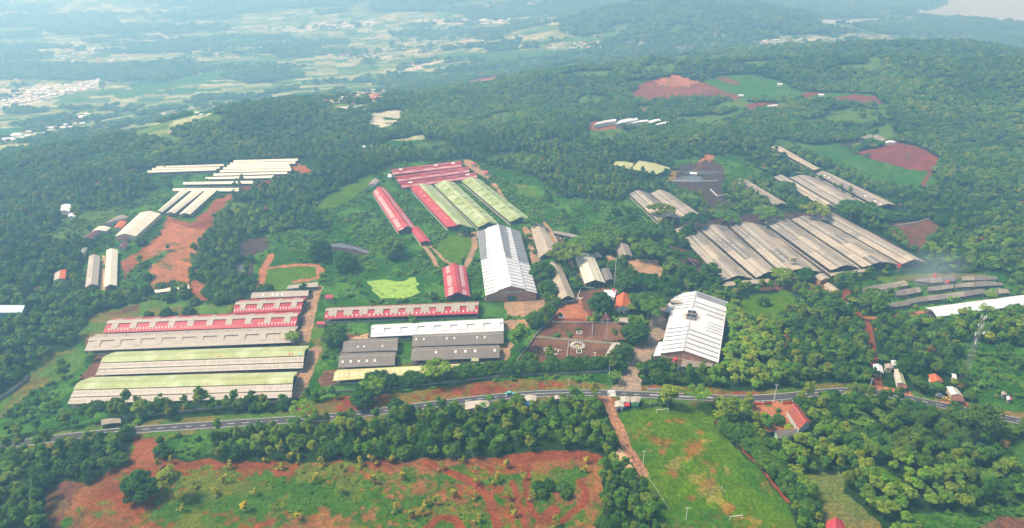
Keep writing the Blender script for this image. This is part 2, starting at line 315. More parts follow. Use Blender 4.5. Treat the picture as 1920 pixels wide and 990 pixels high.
C = {k: tuple(c * .86 for c in v) for k, v in C.items()}
def hash1(a, b, s):
    return _h(np.floor(a), np.floor(b), s)
def cover(x, y, z, jitter=1.0):
    """class names (as ints) and colours of ground points"""
    jx = (fbm(x, y, 9, 3, 31) - .5) * 7 * jitter; jy = (fbm(x, y, 9, 3, 41) - .5) * 7 * jitter
    d = np.hypot(x, y); k = 1 + 2 * sstep(900, 2500, d)
    X = x + jx * k; Y = y + jy * k
    px, py = to_px(X, Y, z)
    n = x.shape[0]
    colr = np.empty((n, 3)); colr[:] = C['floor']
    tree = np.ones(n)                      # 1 forest, 0 bare, between: bushes
    n1 = fbm(x, y, 14, 4, 3); n2 = fbm(x, y, 45, 3, 77); n3 = fbm(x, y, 3, 3, 88)
    def put(m, c, t):
        colr[m] = C[c]; tree[m] = t
    def mixc(m, a, b, f):
        f = f[m][:, None]; colr[m] = np.array(C[a]) * (1 - f) + np.array(C[b]) * f
    # cells of small fields
    cx = X * .9 + Y * .25; cy = Y * .9 - X * .2
    hc = hash1(cx / 60, cy / 34, 5); hc2 = hash1(cx / 20, cy / 12, 9)
    cellc = np.where(hc[:, None] < .35, np.array(C['paddy']), np.where(hc[:, None] < .6, np.array((.20, .22, .09)), np.where(hc[:, None] < .8, np.array(C['crop']), np.array((.30, .31, .17)))))
    cellc = cellc * (.8 + .4 * hc2[:, None])
    v = fbm(x + 700, y * 1.4, 75, 4, 512); o = (v > .64) & (d > 700)
    f = sstep(.64, .70, v)[o][:, None]; colr[o] = colr[o] * (1 - f) + np.array((.075, .135, .022)) * f; tree[o] = .24
    for (c, pts) in POLY:
        m = inpoly(px, py, pts)
        if not m.any(): continue
        if c == 'plain':
            v = fbm(x * .40, y, 150, 5, 123)
            o = m & (v > .455); colr[o] = cellc[o]; tree[o] = 0
            o2 = m & ~o; tree[o2] = .92
        elif c in ('cell', 'paleset', 'glimmerset'):
            colr[m] = cellc[m]; tree[m] = 0
            if c != 'cell':
                q = m & (hc2 > (.45 if c == 'paleset' else .22))
                f = (.45 if c == 'paleset' else .8)
                colr[q] = colr[q] * (1 - f) + np.array(C['wet_glimmer']) * f * (.8 + .4 * n3[q][:, None])  # sky reflected in flooded fields, put into the base colour
            q = m & (fbm(x, y, 60, 3, 200) > .63); tree[q] = .8; colr[q] = C['floor']
        elif c == 'mix':
            bias = np.zeros(n)
            for (a, b, rx, ry, am) in [(390, 925, 90, 50, .11), (600, 930, 60, 26, .09), (880, 945, 70, 28, .09), (1040, 915, 52, 50, .20), (700, 868, 420, 13, -.14), (180, 935, 70, 45, -.03), (515, 950, 30, 60, -.09), (720, 970, 60, 30, -.03), (960, 860, 160, 10, -.2)]:
                bias += am * np.exp(-.5 * (((px - a) / rx) ** 2 + ((py - b) / ry) ** 2))
            g = sstep(.455, .575, fbm(x * .55, y * 1.1, 26, 3, 61) * .42 + fbm(x * .7, y, 8, 3, 62) * .30 + fbm(x, y, 2.6, 2, 63) * .28 + bias * .8 + .026)
            tree[m] = 0
            q = m; f = sstep(.35, .65, n2)[q][:, None]
            colr[q] = np.array((.185, .052, .018)) * (1 - f) + np.array((.200, .090, .032)) * f
            f = sstep(.4, .7, n1)[q][:, None]
            gc_ = np.array((.040, .105, .008)) * (1 - f) + np.array((.100, .125, .014)) * f
            f = g[q][:, None]; colr[q] = colr[q] * (1 - f) + gc_ * f; tree[m & (g > .45)] = .12
        elif c == 'brownsoil':
            mixc(m, 'brown', 'khaki', sstep(.45, .65, n1) * .5); tree[m] = 0
        elif c == 'rows':
            r_ = .5 + .5 * np.sin((x * .72 - y * .69) * 2 * math.pi / 1.9)
            mixc(m, 'khaki', 'paddy', np.clip(r_ * .5 + sstep(.4, .6, n2) * .5, 0, 1)); tree[m] = 0
        elif c == 'pitch':
            mixc(m, 'grass', 'crop', sstep(.45, .62, n2) * .5)
            bare = np.zeros(n)
            for (a, b, rx, ry) in [(1258, 790, 16, 7), (1250, 830, 22, 14), (1228, 828, 14, 8), (1300, 840, 30, 22), (1330, 870, 24, 16), (1338, 884, 12, 8), (1262, 888, 20, 12), (1330, 905, 16, 12),
                                   (1368, 955, 10, 10), (1290, 930, 10, 7), (1225, 792, 8, 5), (1245, 848, 12, 8), (1310, 808, 12, 6)]:
                bare = np.maximum(bare, 1 - np.hypot((px - a) / rx, (py - b) / ry) / 1.5)
            bare = sstep(.15, .95, bare + (n1 - .5) * 1.7 + (n3 - .5) * 1.1) * .62
            f = bare[m][:, None]; colr[m] = colr[m] * (1 - f) + np.array((.25, .068, .026)) * f
            dr = np.zeros(n)
            for (a, b, rx, ry) in [(1340, 925, 22, 22), (1270, 865, 26, 14), (1325, 825, 14, 8), (1365, 880, 9, 14), (1300, 895, 26, 10)]:
                dr = np.maximum(dr, 1 - np.hypot((px - a) / rx, (py - b) / ry) / 1.4)
            f = (sstep(.2, .8, dr + (n1 - .5) * 1.3 + (n3 - .5) * .8) * .65)[m][:, None]; colr[m] = colr[m] * (1 - f) + np.array((.235, .19, .045)) * f
            tree[m] = 0
        elif c == 'redverge':
            mixc(m, 'red', 'dry', sstep(.43, .55, n1 * .6 + n3 * .4) * .9); tree[m] = 0
        else:
            put(m, c, {'weeds': .25}.get(c, 0.0))
            if c == 'weeds':
                f = sstep(.42, .68, n1)[m][:, None]; colr[m] = colr[m] * (1 - f) + np.array((.058, .150, .018)) * f
            if c == 'crop':
                f = (.35 + .35 * np.sin((x * .5 + y * .87 + jx) * 2 * math.pi / 3.4) * (d < 1000) + sstep(.4, .65, n1) * .5)[m][:, None] * .5; colr[m] = colr[m] * (1 - f) + np.array((.085, .165, .028)) * f
            if c == 'dry':
                f = sstep(.45, .6, n1)[m][:, None]; colr[m] = colr[m] * (1 - f) + np.array((.070, .140, .016)) * f
            if c in ('red', 'orange', 'hillred'):
                f = (sstep(.35, .62, n2) * (.22 if c == 'hillred' else .55))[m][:, None]; colr[m] = colr[m] * (1 - f) + np.array((.30, .115, .05)) * f
                if c != 'hillred':
                    q = m & (n1 > .66); f = sstep(.66, .74, n1)[q][:, None] * .6; colr[q] = colr[q] * (1 - f) + np.array(C['weeds']) * f
            if c in ('brown', 'pen', 'dark'):
                f = (sstep(.4, .6, n1) * .5)[m][:, None]; colr[m] = colr[m] * (1 - f) + np.array((.075, .036, .026)) * f
    m = near_line(X, Y, road_w, 8.5); q = m & (tree > 0)
    put(q, 'dry', 0); f = sstep(.4, .6, n1)[q][:, None]; colr[q] = colr[q] * (1 - f) + np.array((.06, .13, .015)) * f
    for (pl, hw, c) in paths_w:
        m = near_line(x + jx * .25, y + jy * .25, pl, hw)
        if c == 'pale2': tree[near_line(x, y, pl, hw + 3.5)] = 0; colr[m] = (.30, .150, .085); tree[m] = 0
        else: put(m, c, 0)
    m = near_line(x, y, road_w, 6.0); tree[m] = 0
    return colr, tree

# ------------------------------------------------------------------ helpers for nodes, meshes and tags
def tag(o, label=None, cat=None, group=None, kind=None):
    if label: o['label'] = label
    if cat: o['category'] = cat
    if group: o['group'] = group
    if kind: o['kind'] = kind
    return o
def nd(nt, t, **kw):
    n = nt.nodes.new(t)
    for k, v in kw.items(): setattr(n, k, v)
    return n
def new_mat(name, rough=.8, spec=.25, metal=0.0):
    m = bpy.data.materials.new(name); m.use_nodes = True
    b = m.node_tree.nodes['Principled BSDF']
    b.inputs['Roughness'].default_value = rough; b.inputs['Metallic'].default_value = metal
    b.inputs['Specular IOR Level'].default_value = spec
    return m, m.node_tree, b
def noise(nt, vec, scale, detail=4, rough=.55, out=0):
    n = nd(nt, 'ShaderNodeTexNoise'); n.inputs['Scale'].default_value = scale
    n.inputs['Detail'].default_value = detail; n.inputs['Roughness'].default_value = rough
    if vec is not None: nt.links.new(vec, n.inputs['Vector'])
    return n.outputs[out]
def ramp(nt, fac, stops):
    n = nd(nt, 'ShaderNodeValToRGB'); e = n.color_ramp.elements
    while len(e) < len(stops): e.new(.5)
    for i, (p, c) in enumerate(stops):
        e[i].position = p; e[i].color = (c, c, c, 1) if not isinstance(c, tuple) else tuple(c) + (1,)
    nt.links.new(fac, n.inputs[0]); return n.outputs[0]
def mult(nt, a, b, fac=1.0, mode='MULTIPLY'):
    n = nd(nt, 'ShaderNodeMix', data_type='RGBA', blend_type=mode); n.inputs[0].default_value = fac
    nt.links.new(a, n.inputs[6])
    if isinstance(b, tuple): n.inputs[7].default_value = tuple(b) + (1,)
    else: nt.links.new(b, n.inputs[7])
    return n.outputs[2]
def plain_mat(name, col, rough=.7, var=.18, scale=1.5, spec=.25, metal=0.0):
    m, nt, b = new_mat(name, rough, spec, metal)
    tc = nd(nt, 'ShaderNodeTexCoord')
    r = ramp(nt, noise(nt, tc.outputs['Object'], scale, 5), [(.3, 1 - var), (.7, 1 + var)])
    rgb = nd(nt, 'ShaderNodeRGB'); rgb.outputs[0].default_value = tuple(col) + (1,)
    nt.links.new(mult(nt, rgb.outputs[0], r), b.inputs['Base Color'])
    return m
def mesh_np(name, V, Fq, mat, uv=None, cols=None, smooth=False, parent=None):
    """V (n,3), Fq (m,k) all faces with k corners"""
    me = bpy.data.meshes.new(name)
    V = np.asarray(V, np.float32); Fq = np.asarray(Fq, np.int32)
    k = Fq.shape[1]
    me.vertices.add(len(V)); me.vertices.foreach_set('co', V.ravel())
    me.loops.add(Fq.size); me.loops.foreach_set('vertex_index', Fq.ravel())
    me.polygons.add(len(Fq)); me.polygons.foreach_set('loop_start', np.arange(0, Fq.size, k, dtype=np.int32))
    me.polygons.foreach_set('loop_total', np.full(len(Fq), k, np.int32))
    if smooth: me.polygons.foreach_set('use_smooth', np.ones(len(Fq), bool))
    if cols is not None:
        a = me.color_attributes.new('Col', 'FLOAT_COLOR', 'POINT')
        cc = np.ones((len(V), 4), np.float32); cc[:, :3] = cols; a.data.foreach_set('color', cc.ravel())
    me.update(calc_edges=True); me.validate()
    if mat: me.materials.append(mat)
    o = bpy.data.objects.new(name, me); COL.objects.link(o)
    if parent: o.parent = parent
    return o

# ------------------------------------------------------------------ ground: one sheet out to the horizon
gm, nt, b = new_mat('ground_cover', 1.0, .0)
at = nd(nt, 'ShaderNodeAttribute', attribute_name='Col')
geo = nd(nt, 'ShaderNodeNewGeometry')
a1 = ramp(nt, noise(nt, geo.outputs['Position'], .55, 8, .72), [(.30, .45), (.5, .95), (.70, 1.75)])
a2 = ramp(nt, noise(nt, geo.outputs['Position'], .10, 5, .65), [(.32, (.72, .80, .8)), (.68, (1.35, 1.2, 1.05))])
c_ = mult(nt, mult(nt, at.outputs['Color'], a1), a2)
nt.links.new(c_, b.inputs['Base Color'])
bp = nd(nt, 'ShaderNodeBump'); bp.inputs['Strength'].default_value = .6; bp.inputs['Distance'].default_value = .6
nt.links.new(noise(nt, geo.outputs['Position'], .7, 6, .7), bp.inputs['Height']); nt.links.new(bp.outputs[0], b.inputs['Normal'])

ang = np.concatenate([np.arange(-88, -50, 1.2), np.arange(-50, 50, .092), np.arange(50, 88.1, 1.2)])
pys = np.concatenate([np.arange(1500, 1060, -9.), np.arange(1060, 300, -1.45), np.arange(300, -40, -1.1)])
_, dys = flat(960., pys); dist = list(dys)
while dist[-1] < 26000: dist.append(dist[-1] * 1.03)
dist = np.array([20., 60.] + dist)
A, D = np.meshgrid(np.radians(ang), dist)
gx = (np.sin(A) * D).ravel(); gy = (np.cos(A) * D).ravel(); gz = H(gx, gy)
gc, _ = cover(gx, gy, gz)
na, ndist = len(ang), len(dist)
idx = np.arange(na * ndist).reshape(ndist, na)
fq = np.stack([idx[:-1, :-1], idx[:-1, 1:], idx[1:, 1:], idx[1:, :-1]], -1).reshape(-1, 4)
ground = mesh_np('ground', np.stack([gx, gy, gz], -1), fq[:, ::-1], gm, cols=gc, smooth=True)
tag(ground, kind='structure')

def ribbon(name, pts_w, half, mat, lift=.05, kind='structure', u0=0.0, step=4.0, side=0.0, parent=None, dash=None, wide=0.0):
    """a strip draped on the ground along a world polyline (side: sideways offset)"""
    P = [Vector((p[0], p[1], 0)) for p in pts_w]
    # resample
    out = []; carry = 0.0
    for a, b_ in zip(P[:-1], P[1:]):
        L = (b_ - a).length; n = max(1, int(L / step))
        for i in range(n): out.append(a.lerp(b_, i / n))
    out.append(P[-1])
    # soften corners
    for _ in range(6):
        out = [out[0]] + [(out[i - 1] + out[i] * 2 + out[i + 1]) / 4 for i in range(1, len(out) - 1)] + [out[-1]]
    V = []; Fc = []; acc = 0.0
    HV = []
    for i, p in enumerate(out):
        t = (out[min(i + 1, len(out) - 1)] - out[max(i - 1, 0)]).normalized(); nrm = Vector((-t.y, t.x, 0))
        if i: acc += (p - out[i - 1]).length
        for s in (-1, 1):
            q = p + nrm * (side + s * half); V.append((q.x, q.y, 0))
            q = p + nrm * s * wide if wide else q; HV.append((q.x, q.y))
        if i and (dash is None or (acc % dash[0]) < dash[1]):
            k = 2 * i; Fc.append((k - 2, k, k + 1, k - 1))
    V = np.array(V); HV = np.array(HV); c0 = H(HV[0::2, 0], HV[0::2, 1]); c1 = H(HV[1::2, 0], HV[1::2, 1])
    # flat across, slightly above the higher edge
    mid = np.maximum(c0, c1) + lift
    V[0::2, 2] = mid; V[1::2, 2] = mid
    o = mesh_np(name, V, np.array(Fc), mat, parent=parent)
    if kind and not parent: tag(o, kind=kind)
    return o, out
# ------------------------------------------------------------------ roofs and sheds
def roof_mat(name, col, var=.14, stain=(.25, .2, .16), stain_amt=.3, rough=.55, sheet=.10, tile=False):
    m, nt, b = new_mat(name, rough, .3)
    uv = nd(nt, 'ShaderNodeUVMap'); oi = nd(nt, 'ShaderNodeObjectInfo')
    add = nd(nt, 'ShaderNodeVectorMath', operation='ADD'); nt.links.new(uv.outputs[0], add.inputs[0]); nt.links.new(oi.outputs['Location'], add.inputs[1])
    mp = nd(nt, 'ShaderNodeMapping'); nt.links.new(add.outputs[0], mp.inputs[0]); mp.inputs['Scale'].default_value = (.12, .9, 1)
    mp2 = nd(nt, 'ShaderNodeMapping'); nt.links.new(add.outputs[0], mp2.inputs[0]); mp2.inputs['Scale'].default_value = (1, 1, 1)
    rgb = nd(nt, 'ShaderNodeRGB'); rgb.outputs[0].default_value = tuple(c * .9 for c in col) + (1,)
    streak = ramp(nt, noise(nt, mp.outputs[0], 1.0, 5, .65), [(.28, 1 - var * 1.7), (.5, 1.0), (.72, 1 + var * .9)])
    br = nd(nt, 'ShaderNodeTexBrick'); nt.links.new(mp2.outputs[0], br.inputs['Vector'])
    br.inputs['Scale'].default_value = 1.0; br.inputs['Brick Width'].default_value = 2.2; br.inputs['Row Height'].default_value = .95
    br.inputs['Mortar Size'].default_value = .03; br.inputs['Color1'].default_value = (1 - sheet,) * 3 + (1,); br.inputs['Color2'].default_value = (1 + sheet * .6,) * 3 + (1,)
    br.inputs['Mortar'].default_value = (.82, .82, .82, 1)
    big = ramp(nt, noise(nt, add.outputs[0], .07, 4, .6), [(.42, 0.0), (.62, 1.0)])
    c = mult(nt, mult(nt, rgb.outputs[0], streak), br.outputs[0])
    mx = nd(nt, 'ShaderNodeMix', data_type='RGBA'); sc = nd(nt, 'ShaderNodeMath', operation='MULTIPLY'); sc.inputs[1].default_value = min(.8, stain_amt * 1.4)
    nt.links.new(big, sc.inputs[0]); nt.links.new(sc.outputs[0], mx.inputs[0]); nt.links.new(c, mx.inputs[6]); mx.inputs[7].default_value = tuple(stain) + (1,)
    nt.links.new(mx.outputs[2], b.inputs['Base Color'])
    wv = nd(nt, 'ShaderNodeTexWave', bands_direction='Y'); nt.links.new(add.outputs[0], wv.inputs['Vector']); wv.inputs['Scale'].default_value = 1.2
    bp = nd(nt, 'ShaderNodeBump'); bp.inputs['Strength'].default_value = .25; bp.inputs['Distance'].default_value = .05
    nt.links.new(wv.outputs[1], bp.inputs['Height']); nt.links.new(bp.outputs[0], b.inputs['Normal'])
    return m
RM = dict(
    cream=roof_mat('roof_cream', (.41, .35, .27), stain=(.33, .29, .24), stain_amt=.35),
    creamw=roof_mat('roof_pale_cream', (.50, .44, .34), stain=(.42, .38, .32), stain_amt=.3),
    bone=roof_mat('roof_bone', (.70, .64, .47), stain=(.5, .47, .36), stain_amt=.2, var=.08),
    white=roof_mat('roof_white', (.70, .70, .68), stain=(.52, .50, .46), stain_amt=.35, var=.07, sheet=.04),
    red=roof_mat('roof_red', (.44, .035, .045), stain=(.40, .09, .08), stain_amt=.4, var=.12),
    pink=roof_mat('roof_faded_red', (.48, .06, .07), stain=(.45, .16, .15), stain_amt=.4),
    lime=roof_mat('roof_lime', (.335, .375, .125), stain=(.5, .55, .34), stain_amt=.4, var=.1, sheet=.06),
    green=roof_mat('roof_green', (.28, .36, .115), stain=(.42, .45, .26), stain_amt=.5, var=.13),
    olive=roof_mat('roof_olive', (.45, .46, .19), stain=(.3, .3, .16), stain_amt=.3),
    yellow=roof_mat('roof_yellow', (.56, .47, .17), stain=(.52, .56, .26), stain_amt=.6),
    grey=roof_mat('roof_grey', (.20, .175, .14), stain=(.15, .13, .11), stain_amt=.5, var=.2),
    dust=roof_mat('roof_dusty', (.32, .275, .20), stain=(.22, .18, .14), stain_amt=.6, var=.2),
    tan=roof_mat('roof_tan', (.44, .365, .25), stain=(.30, .24, .18), stain_amt=.5, var=.2),
    brown=roof_mat('roof_brown', (.20, .165, .14), stain=(.32, .28, .22), stain_amt=.45, var=.22),
    steel=roof_mat('roof_steel', (.25, .255, .26), stain=(.18, .18, .19), stain_amt=.5, var=.16, rough=.8),
    blue=roof_mat('roof_bluish_white', (.62, .68, .70), stain=(.55, .6, .6), stain_amt=.3, var=.06),
    orange=roof_mat('roof_orange', (.60, .13, .035), stain=(.45, .12, .05), stain_amt=.35, rough=.8),
    tile=roof_mat('roof_red_tile', (.34, .075, .04), stain=(.22, .06, .045), stain_amt=.5, rough=.85, var=.25),
    maroon=roof_mat('roof_maroon', (.17, .05, .06), stain=(.12, .05, .05)),
    rust=roof_mat('roof_rust', (.22, .09, .06), stain=(.35, .2, .14), var=.25),
    skyl=plain_mat('skylight_sheet', (.66, .64, .58), .5, .15), skyw=plain_mat('skylight_weathered', (.60, .57, .50), .5, .3), limegloss=plain_mat('lime_gloss_dash', (.46, .50, .24), .5, .15), skyd=plain_mat('skylight_dark', (.29, .265, .22), .5, .2),
    skyc=plain_mat('skylight_cyan', (.10, .62, .50), .4, .1), skyr=plain_mat('sheet_rust_red', (.50, .12, .08), .5, .1),
    darkstrip=plain_mat('roof_light_strip', (.09, .095, .10), .35, .2),
)
M = dict(
    wall=plain_mat('wall_plaster', (.42, .38, .32), .85, .25, .5), wallw=plain_mat('wall_white', (.66, .64, .58), .8, .15, .5),
    cream=plain_mat('wall_cream', (.60, .50, .30), .8, .15, .5), mint=plain_mat('wall_mint', (.35, .66, .48), .75, .12, .6), lgreen=plain_mat('panel_green', (.30, .72, .28), .6, .08),
    post=plain_mat('post_wood', (.22, .19, .16), .8, .3), steel=plain_mat('galvanised', (.50, .51, .52), .45, .1, 2, .5, .3), dark=plain_mat('dark_opening', (.02, .02, .022), .9, .2),
    slab=plain_mat('barn_floor', (.10, .085, .07), .95, .4, .3), slabl=plain_mat('slab_concrete', (.42, .38, .32), .9, .2, .3), conc=plain_mat('concrete_grey', (.33, .31, .27), .9, .25, .4),
    door=plain_mat('door_green', (.02, .10, .04), .5, .1), doorb=plain_mat('door_brown', (.10, .06, .04), .6, .2), redp=plain_mat('red_plastic', (.62, .03, .04), .4, .05), white=plain_mat('white_paint', (.78, .77, .74), .5, .06),
    glass=plain_mat('window_glass', (.05, .07, .08), .15, .1, 1, .6), black=plain_mat('black_rubber', (.02, .02, .02), .6, .1), blue=plain_mat('blue_sheet', (.05, .20, .60), .5, .1), yel=plain_mat('yellow_paint', (.62, .42, .06), .5, .1),
    skin=plain_mat('skin', (.30, .17, .11), .6, .05), cloth=plain_mat('cloth_dark', (.05, .06, .09), .9, .2), cyan=plain_mat('teal_sheet', (.15, .50, .45), .6, .1), wood=plain_mat('timber', (.25, .17, .10), .85, .3),
)
def brick_mat():
    m, nt, b = new_mat('brick_wall', .9, .1)
    geo = nd(nt, 'ShaderNodeNewGeometry'); sx = nd(nt, 'ShaderNodeSeparateXYZ'); nt.links.new(geo.outputs['Position'], sx.inputs[0])
    ad = nd(nt, 'ShaderNodeMath', operation='ADD'); nt.links.new(sx.outputs[0], ad.inputs[0]); nt.links.new(sx.outputs[1], ad.inputs[1])
    cb = nd(nt, 'ShaderNodeCombineXYZ'); nt.links.new(ad.outputs[0], cb.inputs[0]); nt.links.new(sx.outputs[2], cb.inputs[1])
    br = nd(nt, 'ShaderNodeTexBrick'); nt.links.new(cb.outputs[0], br.inputs['Vector']); br.inputs['Scale'].default_value = 1
    br.inputs['Brick Width'].default_value = .5; br.inputs['Row Height'].default_value = .18; br.inputs['Mortar Size'].default_value = .012
    br.inputs['Color1'].default_value = (.44, .18, .10, 1); br.inputs['Color2'].default_value = (.54, .25, .15, 1); br.inputs['Mortar'].default_value = (.38, .32, .27, 1)
    r = ramp(nt, noise(nt, geo.outputs['Position'], .4, 5), [(.3, .75), (.7, 1.2)])
    nt.links.new(mult(nt, br.outputs[0], r), b.inputs['Base Color']); return m
M['brick'] = brick_mat()

class MB:
    """collects faces of one mesh; points in world space, made local to an origin on build"""
    def __init__(s): s.v = []; s.f = []; s.m = []; s.uv = []; s.mats = []
    def mi(s, mat):
        if mat not in s.mats: s.mats.append(mat)
        return s.mats.index(mat)
    def face(s, pts, mat, uvs=None):
        k = len(s.v); s.v += [tuple(p) for p in pts]; s.f.append(tuple(range(k, k + len(pts)))); s.m.append(s.mi(mat))
        s.uv += list(uvs) if uvs else [(p[0], p[1]) for p in pts]
    def slab(s, q, mat, th=.14, uvs=None, under=None):
        """q: four top corners, counter-clockwise from above"""
        q = [Vector(p) for p in q]; d = Vector((0, 0, -th)); lo = [p + d for p in q]
        s.face(q, mat, uvs); s.face(lo[::-1], under or mat)
        for i in range(4):
            j = (i + 1) % 4; s.face([q[j], q[i], lo[i], lo[j]], mat)
    def box(s, c, sx, sy, sz, mat, ax=None):
        """box standing on c (centre of its base), ax: unit direction of its x side"""
        c = Vector(c); X = Vector(ax) if ax is not None else Vector((1, 0, 0)); X = X.normalized(); Y = Vector((0, 0, 1)).cross(X).normalized(); Z = Vector((0, 0, 1))
        P = [[c + X * (a * sx / 2) + Y * (b * sy / 2) + Z * (z * sz) for (a, b) in ((-1, -1), (1, -1), (1, 1), (-1, 1))] for z in (0, 1)]
        s.face(P[1], mat); s.face(P[0][::-1], mat)
        for i in range(4):
            j = (i + 1) % 4; s.face([P[0][i], P[0][j], P[1][j], P[1][i]], mat)
    def bar(s, a, b, w, mat, h=None):
        """square bar between two points"""
        a = Vector(a); b = Vector(b); t = (b - a).normalized(); u = t.cross(Vector((0, 0, 1)))
        u = Vector((1, 0, 0)) if u.length < 1e-4 else u.normalized(); v = u.cross(t)
        h = h or w
        A_ = [a + u * (x * w / 2) + v * (y * h / 2) for (x, y) in ((-1, -1), (1, -1), (1, 1), (-1, 1))]; B_ = [p + (b - a) for p in A_]
        s.face(A_, mat); s.face(B_[::-1], mat)
        for i in range(4):
            j = (i + 1) % 4; s.face([A_[j], A_[i], B_[i], B_[j]], mat)
    def tube(s, a, b, r0, r1, mat, n=8):
        a = Vector(a); b = Vector(b); t = (b - a).normalized(); u = t.orthogonal().normalized(); v = t.cross(u)
        A_ = [a + (u * math.cos(k * 2 * math.pi / n) + v * math.sin(k * 2 * math.pi / n)) * r0 for k in range(n)]
        B_ = [b + (u * math.cos(k * 2 * math.pi / n) + v * math.sin(k * 2 * math.pi / n)) * r1 for k in range(n)]
        for i in range(n):
            j = (i + 1) % n; s.face([A_[i], A_[j], B_[j], B_[i]], mat)
        s.face(A_[::-1], mat); s.face(B_, mat)
    def build(s, name, root=None, O=None):
        O = Vector(O) if O is not None else (root['_O'] if root is not None and '_O' in root else Vector((0, 0, 0)))
        O = Vector(O)
        me = bpy.data.meshes.new(name); me.from_pydata([tuple(Vector(p) - O) for p in s.v], [], s.f)
        for m in s.mats: me.materials.append(m)
        me.polygons.foreach_set('material_index', s.m)
        ul = me.uv_layers.new(name='UVMap'); ul.data.foreach_set('uv', np.array(s.uv, np.float32).ravel())
        me.update()
        o = bpy.data.objects.new(name, me); COL.objects.link(o)
        if root is not None: o.parent = root
        else: o.location = O
        return o
ORIG = {}
def empty(name, loc, label, cat, group=None):
    o = bpy.data.objects.new(name, None); COL.objects.link(o); o.location = loc; o.empty_display_size = 1
    tag(o, label, cat, group); ORIG[o.name] = Vector(loc); return o
def part(mb, name, root, label=None):
    o = mb.build(name, root, ORIG[root.name] if root.name in ORIG else ORIG_P[root.name])
    if root.name in ORIG: ORIG_P[o.name] = ORIG[root.name]
    else: ORIG_P[o.name] = ORIG_P[root.name]
    if label: o['label'] = label
    return o
ORIG_P = {}
_post = {}
def post_copy(root, base, h, w=.28, mat=None, name='post'):
    key = (round(h, 1), w, mat.name if mat else '')
    if key not in _post:
        b = MB(); b.box((0, 0, 0), w, w, round(h, 1), mat or M['post']); o = b.build(name, None, (0, 0, 0)); COL.objects.unlink(o); _post[key] = o.data
    o = bpy.data.objects.new(name, _post[key]); COL.objects.link(o); o.parent = root; o.location = Vector(base) - ORIG[root.name]
    return o

